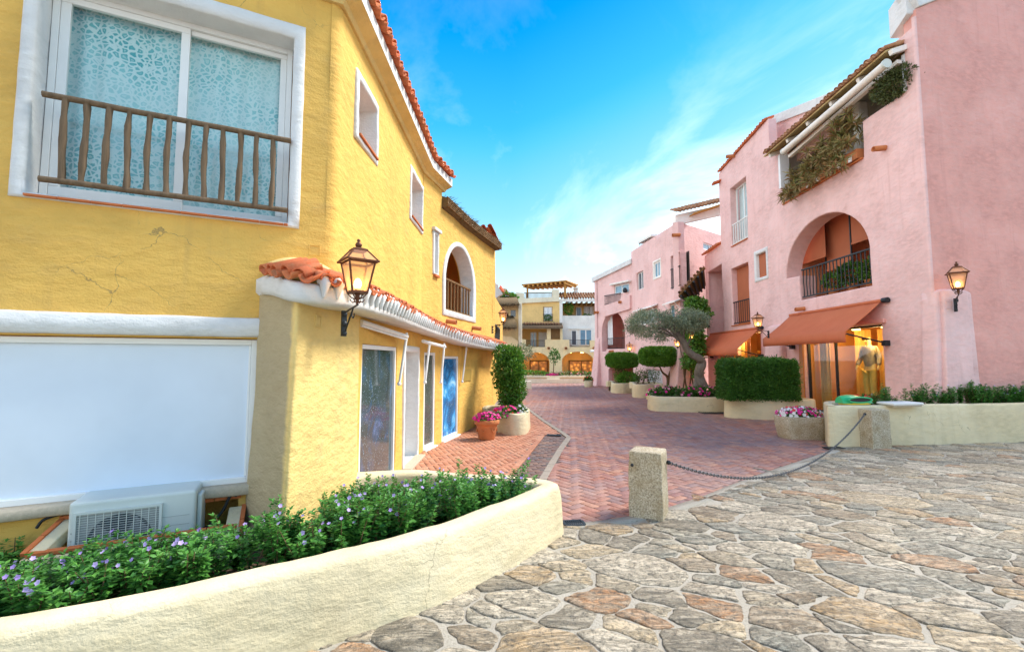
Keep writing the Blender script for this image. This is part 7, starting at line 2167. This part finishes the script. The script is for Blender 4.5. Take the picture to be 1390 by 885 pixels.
# hedge planter
hpoly = hz_plan([gxy(1000, 567.5), gxy(1040, 569.5), gxy(1084, 569), (9.05, 13.75), (9.0, 14.5), (8.3, 15.0), (7.1, 15.0), (6.65, 14.4)], 5)
HH = .60
planter('round_planter', 'cream plaster planter under the clipped box hedge', hpoly, .14, HH, lambda x, y: HH - .06, M['cream'], 'planter', 'cream plaster planters along the pink houses', .03)
hg = thing('box_hedge', 'dark green clipped block of box hedge in front of the shop awnings', 'hedge', (7.7, 14.3, HH))
c = Vector((7.75, 14.3, 0)); z0, z1 = .56, 1.79
def hedge_block(t, cx, cy, hx, hy, z0, z1, n, L, lm, rot=0, rad=.22):
    Lv = Leaves(); P = []; D = []
    faces = [('y', -1, hx * (z1 - z0)), ('y', 1, hx * (z1 - z0) * .4), ('x', -1, hy * (z1 - z0)), ('x', 1, hy * (z1 - z0)), ('z', 1, hx * hy * 2)]
    tot = sum(f[2] for f in faces)
    for ax_, s, w_ in faces:
        for _ in range(int(n * w_ / tot)):
            a, b_ = random.uniform(-1, 1), random.uniform(-1, 1)
            if ax_ == 'y': p = Vector((a * hx, s * hy, (b_ + 1) / 2 * (z1 - z0) + z0)); d = Vector((0, s, 0))
            elif ax_ == 'x': p = Vector((s * hx, a * hy, (b_ + 1) / 2 * (z1 - z0) + z0)); d = Vector((s, 0, 0))
            else: p = Vector((a * hx, b_ * hy, z1)); d = Vector((0, 0, 1))
            # round the vertical and top edges
            ex = max(0, abs(p.x) - (hx - rad)); ey = max(0, abs(p.y) - (hy - rad)); ez = max(0, p.z - (z1 - rad)); e = Vector((math.copysign(ex, p.x), math.copysign(ey, p.y), ez))
            if e.length > rad: p = p - e + e.normalized() * rad; d = (d + e.normalized() * 2).normalized()
            k = .05 * noise.noise((p.x * 2.5, p.y * 2.5, p.z * 2.5)) + .03 * noise.noise((p.x * 8, p.y * 8, p.z * 8))
            p = p + d * (k + random.uniform(-.09, .03) + (random.uniform(.02, .10) if random.random() < .05 else 0)); P.append((p.x + cx, p.y + cy, p.z)); D.append(d)
    P = np.array(P); D = np.array(D) + rand_dirs(len(P)) * .85; D[:, 2] += .2
    n = len(P)
    Lv.leaves(P, D, rand_dirs(n, .5), NP.uniform(.7, 1.35, n) * L, NP.uniform(.7, 1.2, n) * L * .55, 0, fold=.15)
    Lv.build('foliage', [lm], t)
    mb = MB(); mb.loft([rounded_ring([(cx - hx + .09, cy - hy + .09), (cx + hx - .09, cy - hy + .09), (cx + hx - .09, cy + hy - .09), (cx - hx + .09, cy + hy - .09)], z, .15, 4, .03, .15) for z in (z0 + .05, z0 + (z1 - z0) * .5, z1 - .09)], None, True, True); mb.build('inner_foliage', lm, t)
hedge_block(hg, 7.58, 14.25, 1.03, .58, .55, 1.755, 30000, .062, M['box'])
mb = MB()
for k in range(7): mb.tube([(6.9 + k * .26, 14.2, .5), (6.9 + k * .26, 14.25, 1.2)], .03, 6)
mb.build('stem', M['twig'], hg)

# olive planter
opoly = hz_plan([gxy(882, 549), gxy(884, 557), gxy(930, 559), gxy(975, 559.5), gxy(1003, 558), (8.2, 16.6), (8.0, 18.2), (6.8, 18.8), (5.6, 18.3)], 5)
HO = .50
planter('round_planter', 'broad cream plaster planter holding the leaning olive tree and pink begonias', opoly, .15, HO, lambda x, y: HO - .05, M['cream'], 'planter', 'cream plaster planters along the pink houses', .03)
for k, (px, n_) in enumerate(((892, 3), (905, 3), (920, 3), (936, 3), (950, 3), (962, 3), (975, 2))):
    p = G(px, 531, HO + .05); p.y = min(p.y, 16.9) if False else p.y
    q = atY(px, 525, 16.5 + .1 * (k % 2)); q.z = HO - .04
    flowerclump('begonia', 'begonia with pink blossoms at the front rim of the olive tree planter', tuple(q), (.36, .30), .36, 240, [9, 4], [M['magenta'], M['pinkfl']], M['box'], 'flowers', 'begonias in the olive planter', .10, .055)
ot = thing('olive_tree', 'old olive tree with a twisted leaning grey trunk and wide silvery crown', 'tree', atY(950, 521, 17.0))
tp_px = [(951, 523, 17.0), (949, 512, 17.0), (949.5, 502, 16.9), (953, 492, 16.9), (948, 486, 16.8), (941, 482.5, 16.8), (932, 474, 16.8), (928.5, 465, 16.8), (922, 457, 16.8), (914, 449, 16.9), (907, 440, 17.0), (902, 432, 17.1)]
tpts = catmull([atY(*q) for q in tp_px], 4)
nt_ = len(tpts); mb = MB(); mb.tube(tpts, [(.20 - .12 * (i / nt_) ** .7) * (1 + .18 * noise.noise((i * .35, 0, 0))) for i in range(nt_)], 10)
for s in (-.13, .12, .03): mb.tube([tpts[0] + Vector((s * 1.6, -.05, -.12)), tpts[2] + Vector((s, -.03, 0)), tpts[7] + Vector((s * .35, 0, 0)), tpts[14]], [.12, .10, .08, .05], 8)
limbs = []
for (i0, px, py, Y, r) in ((26, 880, 440, 16.5, .05), (30, 868, 452, 17.3, .04), (34, 895, 425, 17.4, .045), (34, 905, 424, 16.4, .04), (28, 925, 432, 17.3, .055), (30, 940, 428, 16.8, .045), (32, 918, 424, 16.9, .04), (24, 945, 448, 17.4, .04)):
    a_ = tpts[min(i0, nt_ - 1)]; b_ = atY(px, py, Y); m_ = a_.lerp(b_, .5) + Vector((0, 0, .15)); limbs.append((a_, m_, b_)); mb.tube(catmull([a_, m_, b_], 5), [r * (1 - .12 * k / 1.5) if k < 8 else r * .2 for k in range(11)], 6)
mb.build('trunk', M['bark'], ot)
Lv = Leaves(); P = []; D = []
clumps = []
for _ in range(150):
    px = random.uniform(853, 955); 
    top = 421 + 9 * ((px - 905) / 50) ** 2 + 4 * noise.noise((px * .08, 0, 0)); bot = 462 + 7 * noise.noise((px * .07, 3, 0)) - 8 * max(0, (px - 905) / 50) * 0
    if px < 870: bot -= (870 - px) * .9
    if px > 908: bot = min(bot, 452 - (px - 908) * .18)
    py = random.uniform(top, bot); clumps.append(atY(px, py, 16.9 + random.uniform(-1.1, 1.1)))
for c_ in clumps:
    rr = random.uniform(.16, .34); n = int(130 * rr / .25)
    d = rand_dirs(n); pp = np.array(c_) + d * rr * NP.uniform(.2, 1, (n, 1)) * np.array((1.2, 1.1, .75)); P.append(pp); dd = d * .6 + rand_dirs(n) * .7; dd[:, 2] += .1; D.append(dd)
P = np.concatenate(P); D = np.concatenate(D); n = len(P)
Lv.leaves(P, D, rand_dirs(n, .6), NP.uniform(.7, 1.3, n) * .085, NP.uniform(.8, 1.2, n) * .024, 0, fold=.1, droop=.05)
Lv.build('crown', [M['olive']], ot)

# creeper on the middle house behind the olive
cr = thing('creeper', 'bright green climbing shrub behind the olive tree on the pink wall', 'creeper', atY(945, 525, 20.9))
Lv = Leaves(); P = []; D = []
for (px, py, rx, ry, n) in ((944, 412, 15, 9, 900), (955, 425, 11, 14, 800), (940, 432, 14, 14, 800), (944, 455, 13, 14, 900), (948, 476, 10, 12, 600), (935, 490, 9, 13, 500), (946, 500, 8, 14, 350), (930, 445, 10, 12, 500)):
    for _ in range(n):
        a_ = random.uniform(0, 6.28); q = random.random() ** .6 * (1 + .5 * noise.noise((px, math.cos(a_) * 2, math.sin(a_) * 2 + py)))
        P.append(atY(px + rx * q * math.cos(a_), py + ry * q * math.sin(a_), 21.0 + random.uniform(-.55, .5))); D.append(rand_dirs(1, -.1)[0])
P = np.array([tuple(p) for p in P]); D = np.array(D); n = len(P); Lv.leaves(P, D, rand_dirs(n, .5), NP.uniform(.7, 1.3, n) * .16, NP.uniform(.8, 1.2, n) * .085, 0, droop=.2)
Lv.build('foliage', [M['ivy']], cr)
mb = MB()
for k in range(9):
    x = 926 + k * 3.6; mb.tube(catmull([atY(x + random.uniform(-3, 3), 528, 21.0), atY(x + random.uniform(-6, 6), 500, 20.8), atY(x + random.uniform(-6, 6), 470, 21), atY(x + random.uniform(-6, 6), 430, 21)], 5), [.035] * 8 + [.02] * 8, 5)
mb.build('stem', M['twig'], cr)

# further planters
pA = hz_plan([gxy(829, 529), gxy(831, 533), gxy(845, 534), gxy(858, 533.5), (6.7, 24.0), (6.9, 26.2), (5.9, 26.8), (5.5, 26.2)], 5)
pB = hz_plan([gxy(858.5, 535), gxy(860, 539), gxy(875, 540), gxy(890, 539), (7.2, 21.9), (7.3, 23.3), (6.6, 23.6), (6.1, 23.2)], 5)
planter('round_planter', 'cream plaster planter with the far round topiary tree, nearest to the far pink arch', pA, .14, .52, lambda x, y: .46, M['cream'], 'planter', 'cream plaster planters along the pink houses', .02)
planter('round_planter', 'cream plaster planter between the broad olive planter and the far topiary planter', pB, .14, .62, lambda x, y: .56, M['cream'], 'planter', 'cream plaster planters along the pink houses', .02)
mb = MB(); 
def topiary(name, label, px0, px1, y0, y1, Y, stems, L, n, group):
    c_ = atY((px0 + px1) / 2, (y0 + y1) / 2, Y); hx = (atY(px1, 480, Y).x - atY(px0, 480, Y).x) / 2; hz = (atY(800, y0, Y).z - atY(800, y1, Y).z) / 2
    t = thing(name, label, 'topiary tree', (c_.x, c_.y, .5), group); Lv = Leaves()
    d = rand_dirs(n); k = np.array([1 + .05 * noise.noise(tuple(v * 3)) + .04 * noise.noise(tuple(v * 9)) for v in d])
    rho = np.hypot(d[:, 0], d[:, 1]); ex = d / ((rho ** 4.5 + np.abs(d[:, 2]) ** 4.5) ** (1 / 4.5))[:, None]
    P = np.array(c_) + ex * np.array((hx, hx * .85, hz)) * (k * (NP.uniform(.9, 1.03, n) + (NP.random(n) < .05) * NP.uniform(0, .10, n)))[:, None]
    Lv.leaves(P, d + rand_dirs(n) * .8 + np.array((0, 0, .2)), rand_dirs(n, .5), NP.uniform(.7, 1.3, n) * L, NP.uniform(.7, 1.2, n) * L * .55, 0)
    Lv.build('crown', [M['topiary']], t)
    mb = MB(); mb.lathe([(hx * .6, -hz * .85), (hx * .82, -hz * .6), (hx * .86, 0), (hx * .82, hz * .6), (hx * .6, hz * .85)], 20, tuple(c_)); mb.build('inner_foliage', M['topiary'], t)
    mb = MB()
    for st in stems: mb.tube(catmull([atY(*q) for q in st], 5), [.085 - .004 * k for k in range((len(st) - 1) * 5 + 1)], 7)
    mb.build('trunk', M['twig'], t)
    return t
topiary('topiary_tree', 'dark two-stemmed topiary tree with a flat clipped crown left of the olive trunk', 869.5, 921, 472, 495.5, 22.6, [[(907, 525, 22.5), (906, 512, 22.5), (899, 505, 22.5), (894, 493, 22.5)], [(907, 520, 22.5), (909, 508, 22.5), (912, 500, 22.5), (916, 490, 22.5)]], .095, 9000, 'flat-topped topiary trees')
topiary('topiary_tree', 'single-stemmed topiary tree with a flat clipped crown beside the far pink arch', 824, 864, 480, 498, 25.4, [[(852, 524, 25.3), (851, 510, 25.3), (847, 502, 25.4), (845, 490, 25.4)]], .10, 7000, 'flat-topped topiary trees')
sh = thing('shrub', 'low rounded green shrub at the foot of the far topiary tree', 'shrub', atY(850, 520, 25)); leafball(atY(852, 513.5, 25.2), (.62, .5, .36), 1800, .10, M['topiary'], sh, shell=.4)
mb = MB(); mb.tube([atY(852, 522, 25.2), atY(852, 512, 25.2)], .04, 6); mb.build('stem', M['twig'], sh)
sh = thing('shrub', 'yellow-green upright shrub on the rim between the far topiary trunk and the pink arch', 'shrub', atY(841, 520, 25.8)); leafball(atY(841, 508, 25.8), (.28, .25, .55), 700, .11, leaf_mat('yellow green leaf', (.12, .15, .03), (.22, .24, .06)), sh, shell=.3)
mb = MB(); mb.tube([atY(841, 522, 25.8), atY(841, 508, 25.8)], .03, 6); mb.build('stem', M['twig'], sh)
for k, (px, Y) in enumerate(((866, 22.6), (873, 22.5), (881, 22.4), (888, 22.4))):
    q = atY(px, 526, Y); q.z = .55; t = thing('rose_bush', 'thin leggy rose bush in the planter before the white roller shutter', 'rose bush', q, 'rose bushes by the shutter')
    mb = MB()
    for j in range(6): a_ = random.uniform(0, 6.28); mb.tube([q, q + Vector((.15 * math.cos(a_), .12 * math.sin(a_), .4)), q + Vector((.3 * math.cos(a_), .2 * math.sin(a_), random.uniform(.45, .75)))], [.012, .009, .005], 4, None, False)
    mb.build('stem', M['twig'], t); leafball(q + Vector((0, 0, .42)), (.32, .24, .34), 200, .075, M['box'], t, shell=.2)
sp_t = thing('round_pot', 'small round cream pot with red and yellow flowers beside the pink leg', 'planter', (*gxy(799, 526), 0))
c_ = Vector((*gxy(799, 525), 0)); mb = MB(); mb.lathe([(.25, -.02), (.28, .1), (.30, .36), (.29, .42), (.23, .42), (.22, .3)], 20, tuple(c_)); mb.build('pot', M['cream'], sp_t)
flowerclump('pot_flowers', 'red and yellow flowers in the small round cream pot by the pink leg', (c_.x, c_.y, .38), (.33, .3), .32, 420, [14, 12], [M['redfl'], flower_mat('yellow petal', (.7, .45, .03), (.8, .6, .06))], M['box'], L=.10, flr=.06)

# low wall and plants at the end of the road
fw = thing('low_wall', 'long low cream wall across the far end of the brick road', 'wall', (2.5, 34, 0))
W8 = Wall(atY(700, 515, 34).to_2d(), atY(812, 515, 34).to_2d())
mb = MB(); W8.box(mb, 0, W8.len, -.05, W8.z(750, 514), -.4, 0); W8.box(mb, 0, W8.len, W8.z(750, 514) - .001, W8.z(750, 510), -.9, -.25); mb.build('wall', M['cream_far'], fw, bevel=.03)
mb = MB(); W8.box(mb, W8.u(707), W8.u(742), W8.z(750, 514) + .002, W8.z(750, 513.2) + .004, -.24, -.01); W8.box(mb, W8.u(760), W8.u(797), W8.z(750, 514) + .002, W8.z(750, 513.2) + .004, -.24, -.01); mb.build('bench_slab', M['wood_orange'], fw)
hs2 = tag(leafball(W8.pt(W8.len * .2, W8.z(750, 509) , -.6), (1.6, .3, .28), 900, .14, M['topiary'], None, 'low_hedge'), 'low green hedge strip on the far cream wall left of the small tree', 'hedge')
hs3 = tag(leafball(W8.pt(W8.len * .72, W8.z(750, 509.5), -.6), (2.0, .3, .24), 900, .14, M['box'], None, 'low_hedge', fl=M['pinkfl'], fln=60, flr=.07), 'low dark hedge strip with pink blossom on the far cream wall by the arcade pier', 'hedge')
q = W8.pt(W8.u(752), W8.z(750, 510), -.7); yt = thing('young_tree', 'small young tree on the far cream wall before the arcade pier', 'tree', q)
mb = MB(); mb.tube([q, q + Vector((.05, 0, .9)), q + Vector((.12, 0, 1.5))], [.04, .03, .02], 6); mb.build('trunk', M['twig'], yt)
leafball(q + Vector((.1, 0, 1.45)), (.42, .35, .55), 420, .15, M['box'], yt, 'crown', shell=.2)
q = W8.pt(W8.u(751), W8.z(750, 510.5), -.45); tag(leafball(q + Vector((0, 0, .03)), (.55, .2, .14), 120, .1, M['box'], None, 'flowers', fl=M['magenta'], fln=110, flr=.07), 'magenta flowers under the young tree on the far cream wall', 'flowers')
cb_ = thing('cream_block', 'small cream masonry block at the kerb beyond the tall left shrub', 'block', atY(716, 527, 27))
mb = MB(); p = G(716, 528); mb.abox((p.x - .32, p.y, -.02), (p.x + .25, p.y + .5, .46)); mb.build('block', M['cream_far'], cb_, bevel=.03)

# ================================================================== LEFT SIDE POTS
lpoly2 = hz_plan([gxy(678, 587), gxy(695, 591), gxy(712, 589.5), gxy(717, 584), (.42, 12.2), (-.1, 12.9), (-.75, 12.9), (-.72, 11.8)], 6)
planter('round_planter', 'rounded cream plaster planter with the tall green shrub at the end of the yellow house', lpoly2, .12, .50, lambda x, y: .44, M['cream'], 'planter', None, .02)
ts = thing('tall_shrub', 'tall bright green columnar shrub against the end of the yellow house', 'shrub', atY(692, 565, 11.8))
Lv = Leaves(); P = []; D = []
for (px, py, rx, ry, Y, n) in ((689, 505, 19, 28, 12.1, 2600), (695, 485, 15, 15, 12.2, 1300), (694, 530, 19, 22, 12.0, 2000), (683, 480, 12, 12, 12.5, 700), (698, 512, 15, 26, 11.9, 1500), (695, 550, 14, 12, 11.9, 600)):
    for _ in range(n):
        v = rand_dirs(1)[0]; k = (1 + .25 * noise.noise((v[0] * 2 + px, v[1] * 2, v[2] * 2))) * random.uniform(.55, 1.04) 
        s = Y / 618
        c_ = atY(px, py, Y); P.append((c_.x + v[0] * rx * s * k, c_.y + v[1] * rx * s * .9 * k, c_.z + v[2] * ry * s * k)); D.append(v)
P = np.array(P); D = np.array(D) + rand_dirs(len(P)) * .8; n = len(P); Lv.leaves(P, D, rand_dirs(n, .5), NP.uniform(.7, 1.3, n) * .075, NP.uniform(.8, 1.2, n) * .042, 0, droop=.15)
Lv.build('foliage', [M['ivy']], ts)
mb = MB()
for k in range(8): x = 684 + k * 2.6; mb.tube([atY(x, 568, 11.9), atY(x + random.uniform(-4, 4), 545, 11.9), atY(x + random.uniform(-6, 6), 510, 12)], [.022, .018, .01], 5)
mb.build('stem', M['twig'], ts)
gs = thing('grey_shrub', 'thin grey-green olive-like branches leaning out behind the tall shrub', 'shrub', atY(706, 520, 13.0))
leafball(atY(710, 479, 13.0), (.34, .3, .26), 700, .075, M['olive'], gs, shell=.15, wid=.3); mb = MB(); mb.tube([atY(700, 540, 12.6), atY(704, 505, 12.9), atY(712, 478, 13)], [.03, .02, .008], 5); mb.build('stem', M['twig'], gs)
q = atY(686, 560, 11.15); flowerclump('geraniums', 'bright magenta and red geraniums in the rounded planter under the tall shrub', (q.x, q.y, .42), (.34, .22), .24, 260, [60, 16], [M['magenta'], M['redfl']], M['leaf'], L=.07, flr=.04)
q = atY(706, 560, 11.3); flowerclump('white_flowers', 'small white flowers with dark leaves at the road end of the rounded planter', (q.x, q.y, .44), (.2, .18), .22, 200, [26], [M['whitefl']], M['box'], L=.07, flr=.032)
tpp = G(660, 598); pc = Vector((tpp.x, tpp.y + .2, 0))
tpot = thing('terracotta_pot', 'big orange terracotta pot with a garland relief standing on the terrace', 'flower pot', tuple(pc))
mb = MB(); mb.lathe([(.0, .0), (.17, .0), (.185, .03), (.235, .30), (.245, .33), (.27, .335), (.285, .36), (.285, .42), (.27, .435), (.235, .435), (.225, .36)], 28, tuple(pc)); mb.build('pot', M['terra'], tpot)
mb = MB()
for k in range(6):
    a_ = k * 1.047; pts = [pc + Vector(((.215 + .012) * math.cos(a_ + s * .5), (.215 + .012) * math.sin(a_ + s * .5), .25 - .07 * (1 - (2 * s - 1) ** 2))) for s in [j / 8 for j in range(9)]]; mb.tube(pts, .014, 6)
mb.build('garland', M['terra'], tpot)
flowerclump('petunias', 'magenta petunias in the big terracotta pot on the terrace', (pc.x, pc.y, .42), (.30, .28), .17, 420, [95], [M['magenta']], M['leaf'], L=.06, flr=.036)

# ================================================================== MANNEQUIN in the shop window
def skin_mesh(name, V_, E_, rads, mat, parent, levels=2, root=0):
    me = bpy.data.meshes.new(name); off = origin_of(parent)
    me.from_pydata([tuple(Vector(v) - off) for v in V_], E_, []); me.materials.append(mat)
    o = bpy.data.objects.new(name, me); COL.objects.link(o); o.parent = parent
    md = o.modifiers.new('skin', 'SKIN'); md.use_smooth_shade = True
    if not me.skin_vertices: me.attributes.new
    sv = me.skin_vertices[0].data if len(me.skin_vertices) else None
    if sv is None:
        bpy.context.view_layer.objects.active = o
        sv = me.skin_vertices[0].data
    for k, r in enumerate(rads): sv[k].radius = r if hasattr(r, '__len__') else (r, r); sv[k].use_root = (k == root)
    s = o.modifiers.new('sub', 'SUBSURF'); s.levels = levels; s.render_levels = levels
    return o
oM = -.62; uM = WP.u(1181, 500, oM); zb0 = WP.z(1181, 548, oM); ztp = WP.z(1176, 455, oM)
SM = (ztp - zb0) / 1.80
mb_ = MB(); WP.box(mb_, uM - .75, uM + .55, .10, zb0 - .004, oM - .4, oM + .38); mb_.build('display_plinth', M['shopwall'], st1, bevel=.01)
P0 = WP.pt(uM, zb0, oM)
fdir = (WP.n * .55 - WP.d * -.75).normalized(); fdir = (WP.n * .8 + WP.d * .25).normalized(); sdir = Vector((-fdir.y, fdir.x, 0))
mn = thing('mannequin', 'pale mannequin in a grey jacket and yellow trousers standing in the lit shop window', 'mannequin', tuple(P0))
def T(x, y, z): return P0 + (sdir * x + fdir * y + Vector((0, 0, z))) * SM
Vb = [(0, 0, .98), (0, -.01, 1.15), (0, 0, 1.36), (0, 0, 1.50), (0, .015, 1.57), (0, .03, 1.66), (0, .03, 1.75)]; Rb = [(.13, .10), (.12, .09), (.15, .10), (.07, .06), (.05, .05), (.075, .085), (.06, .07)]
Eb = [(0, 1), (1, 2), (2, 3), (3, 4), (4, 5), (5, 6)]
for s in (-1, 1):
    b = len(Vb); k = .05 if s > 0 else .12
    Vb += [(s * .17, 0, 1.46), (s * .235, -.03, 1.20), (s * .25, k, .97), (s * .25, k + .03, .88), (s * .09, 0, .90), (s * .10, .02 + .03 * s, .50), (s * .105, -.01 + .05 * s, .09), (s * .115, .13 + .05 * s, .035)]
    Rb += [(.055, .055), (.042, .042), (.028, .03), (.03, .018), (.08, .085), (.055, .06), (.036, .04), (.035, .028)]
    Eb += [(2, b), (b, b + 1), (b + 1, b + 2), (b + 2, b + 3), (0, b + 4), (b + 4, b + 5), (b + 5, b + 6), (b + 6, b + 7)]
mm_ = plain('glossy yellow-white mannequin', (.80, .62, .28), .3, vary=.04)
skin_mesh('body', [T(*v) for v in Vb], Eb, [(a * SM, b * SM) for a, b in Rb], mm_, mn)
Vj = [(0, -.005, .93), (0, -.01, 1.15), (0, 0, 1.36), (0, 0, 1.49)]; Rj = [(.165, .135), (.150, .120), (.172, .125), (.085, .08)]; Ej = [(0, 1), (1, 2), (2, 3)]
for s in (-1, 1):
    b = len(Vj); k = .05 if s > 0 else .12
    Vj += [(s * .17, 0, 1.45), (s * .235, -.03, 1.20), (s * .25, k - .01, 1.0)]; Rj += [(.075, .075), (.062, .062), (.052, .052)]; Ej += [(2, b), (b, b + 1), (b + 1, b + 2)]
skin_mesh('jacket', [T(*v) for v in Vj], Ej, [(a * SM, b * SM) for a, b in Rj], plain('grey linen jacket', (.42, .37, .29), .9, vary=.2, vscale=12, bstr=.5), mn)
Vt = [(0, 0, .97)]; Rt = [(.145, .115)]; Et = []
for s in (-1, 1):
    b = len(Vt); Vt += [(s * .09, 0, .86), (s * .10, .02 + .03 * s, .50), (s * .105, -.01 + .05 * s, .10)]; Rt += [(.10, .10), (.082, .085), (.07, .072)]; Et += [(0, b), (b, b + 1), (b + 1, b + 2)]
skin_mesh('trousers', [T(*v) for v in Vt], Et, [(a * SM, b * SM) for a, b in Rt], plain('yellow cotton trousers', (.72, .50, .12), .85, vary=.15, vscale=10, bstr=.4), mn)
mb_ = MB(); mb_.tube([T(.0, .115, 1.72), T(.02, .11, 1.72)], .001, 4)
mbx = MB(); mbx.tube([T(-.08, .10, 1.69), T(-.03, .125, 1.69), T(.03, .125, 1.69), T(.08, .10, 1.69)], [.028 * SM] * 4, 8); mbx.build('sunglasses', M['dark'], mn)
mbx = MB(); mbx.tube([T(0, .11, 1.665), T(0, .135, 1.64), T(0, .12, 1.63)], [.012 * SM, .016 * SM, .008 * SM], 6); mbx.build('nose', mm_, mn)
# ================================================================== CAMERA, SKY, SUN
cam = bpy.data.cameras.new('camera'); co = bpy.data.objects.new('camera', cam); COL.objects.link(co)
co.location = CAM; co.rotation_euler = (math.pi / 2 + PITCH, 0, 0)
cam.sensor_width = 36; cam.lens = 36 * F_PX / 1390; cam.clip_end = 2000; cam.clip_start = .05
scene.camera = co

w = bpy.data.worlds.new('World'); scene.world = w; w.use_nodes = True
nt = w.node_tree; bg = nt.nodes['Background']
SUN_EL, SUN_AZ = 50, 68      # azimuth clockwise from +Y
sky = nt.nodes.new('ShaderNodeTexSky'); sky.sky_type = 'NISHITA'; sky.sun_disc = False
sky.sun_elevation = R(SUN_EL); sky.sun_rotation = R(SUN_AZ); sky.air_density = 1.0; sky.dust_density = .6; sky.ozone_density = 2.5
tc = nt.nodes.new('ShaderNodeTexCoord')
sep = nt.nodes.new('ShaderNodeSeparateXYZ'); lk(nt, tc.outputs['Generated'], sep.inputs[0])
el = sep.outputs[2]
# deep saturated blue overhead
hs = nt.nodes.new('ShaderNodeHueSaturation'); hs.inputs['Saturation'].default_value = 1.5; hs.inputs['Value'].default_value = .7; hs.inputs['Hue'].default_value = .5
lk(nt, sky.outputs[0], hs.inputs['Color'])
# thin high cloud: streaky, thickening to the horizon
dv = nt.nodes.new('ShaderNodeVectorMath'); dv.operation = 'DIVIDE'
zc = math_n(nt, 'ADD', math_n(nt, 'MAXIMUM', el, 0.0), .22)
cb = nt.nodes.new('ShaderNodeCombineXYZ'); lk(nt, zc, cb.inputs[0]); lk(nt, zc, cb.inputs[1]); cb.inputs[2].default_value = 1
lk(nt, tc.outputs['Generated'], dv.inputs[0]); lk(nt, cb.outputs[0], dv.inputs[1])
mp = nt.nodes.new('ShaderNodeMapping'); mp.inputs['Scale'].default_value = (.9, .55, .4); mp.inputs['Rotation'].default_value = (0, 0, R(-35)); mp.inputs['Location'].default_value = (3.1, 1.4, 0)
lk(nt, dv.outputs[0], mp.inputs['Vector'])
n1 = noise_tex(nt, mp.outputs[0], 1.5, 7, .62, .8); n2 = noise_tex(nt, mp.outputs[0], .7, 3, .5)
cl = math_n(nt, 'MULTIPLY', ramp(nt, n1, [(.47, (0, 0, 0)), (.68, (1, 1, 1))]), ramp(nt, n2, [(.35, (.2, .2, .2)), (.6, (1, 1, 1))]))
el2 = math_n(nt, 'SUBTRACT', el, math_n(nt, 'MULTIPLY', math_n(nt, 'MAXIMUM', sep.outputs[0], 0.0), .30))
blue = ramp(nt, el2, [(.0, (.55, 1.0, 1.2)), (.22, (.10, .68, 1.08)), (.42, (.0, .58, 1.06)), (.62, (.0, .37, 1.0)), (.85, (.0, .18, .85))])
bs = nt.nodes.new('ShaderNodeVectorMath'); bs.operation = 'SCALE'; bs.inputs['Scale'].default_value = 2.75; lk(nt, blue, bs.inputs[0])
skyb = mixc(nt, .95, hs.outputs[0], bs.outputs[0])
hz = ramp(nt, el2, [(.0, (1, 1, 1)), (.15, (.75, .75, .75)), (.30, (.28, .28, .28)), (.46, (.06, .06, .06)), (.6, (0, 0, 0))])
wst = math_n(nt, 'MULTIPLY', ramp(nt, math_n(nt, 'ADD', math_n(nt, 'MULTIPLY', sep.outputs[0], -.95), math_n(nt, 'MULTIPLY', sep.outputs[1], -.25)), [(.05, (0, 0, 0)), (.55, (1, 1, 1))]), math_n(nt, 'ADD', math_n(nt, 'MULTIPLY', n1, .8), .35))   # unseen cloud bank behind left, added to brighten the pink front
cover_ = math_n(nt, 'MINIMUM', math_n(nt, 'ADD', math_n(nt, 'ADD', wst, 0.0), math_n(nt, 'ADD', math_n(nt, 'MULTIPLY', hz, .48), math_n(nt, 'MULTIPLY', cl, math_n(nt, 'ADD', math_n(nt, 'MULTIPLY', hz, 1.5), .07)))), 1.0)
CLOUD = (5.2, 5.5, 5.7)
fin = mixc(nt, cover_, skyb, CLOUD)
lk(nt, fin, bg.inputs['Color']); bg.inputs['Strength'].default_value = .15

sl = bpy.data.lights.new('sun', 'SUN'); so_ = bpy.data.objects.new('sun', sl); COL.objects.link(so_)
sl.energy = 2.8; sl.angle = R(20); sl.color = (1, .93, .82)
a = R(SUN_AZ); e = R(SUN_EL)
sd = Vector((math.sin(a) * math.cos(e), math.cos(a) * math.cos(e), math.sin(e)))
so_.rotation_euler = (-sd).to_track_quat('-Z', 'Y').to_euler(); so_.location = (0, 0, 30)

vs_ = scene.view_settings
vs_.view_transform = 'Standard'; vs_.look = 'None'; vs_.gamma = 1; vs_.exposure = 1.37; vs_.use_curve_mapping = False
scene.cycles.use_denoising = True
scene.cycles.max_bounces = 8; scene.cycles.diffuse_bounces = 4; scene.cycles.transparent_max_bounces = 12
scene.cycles.caustics_reflective = False; scene.cycles.caustics_refractive = False
scene.cycles.sample_clamp_indirect = 6
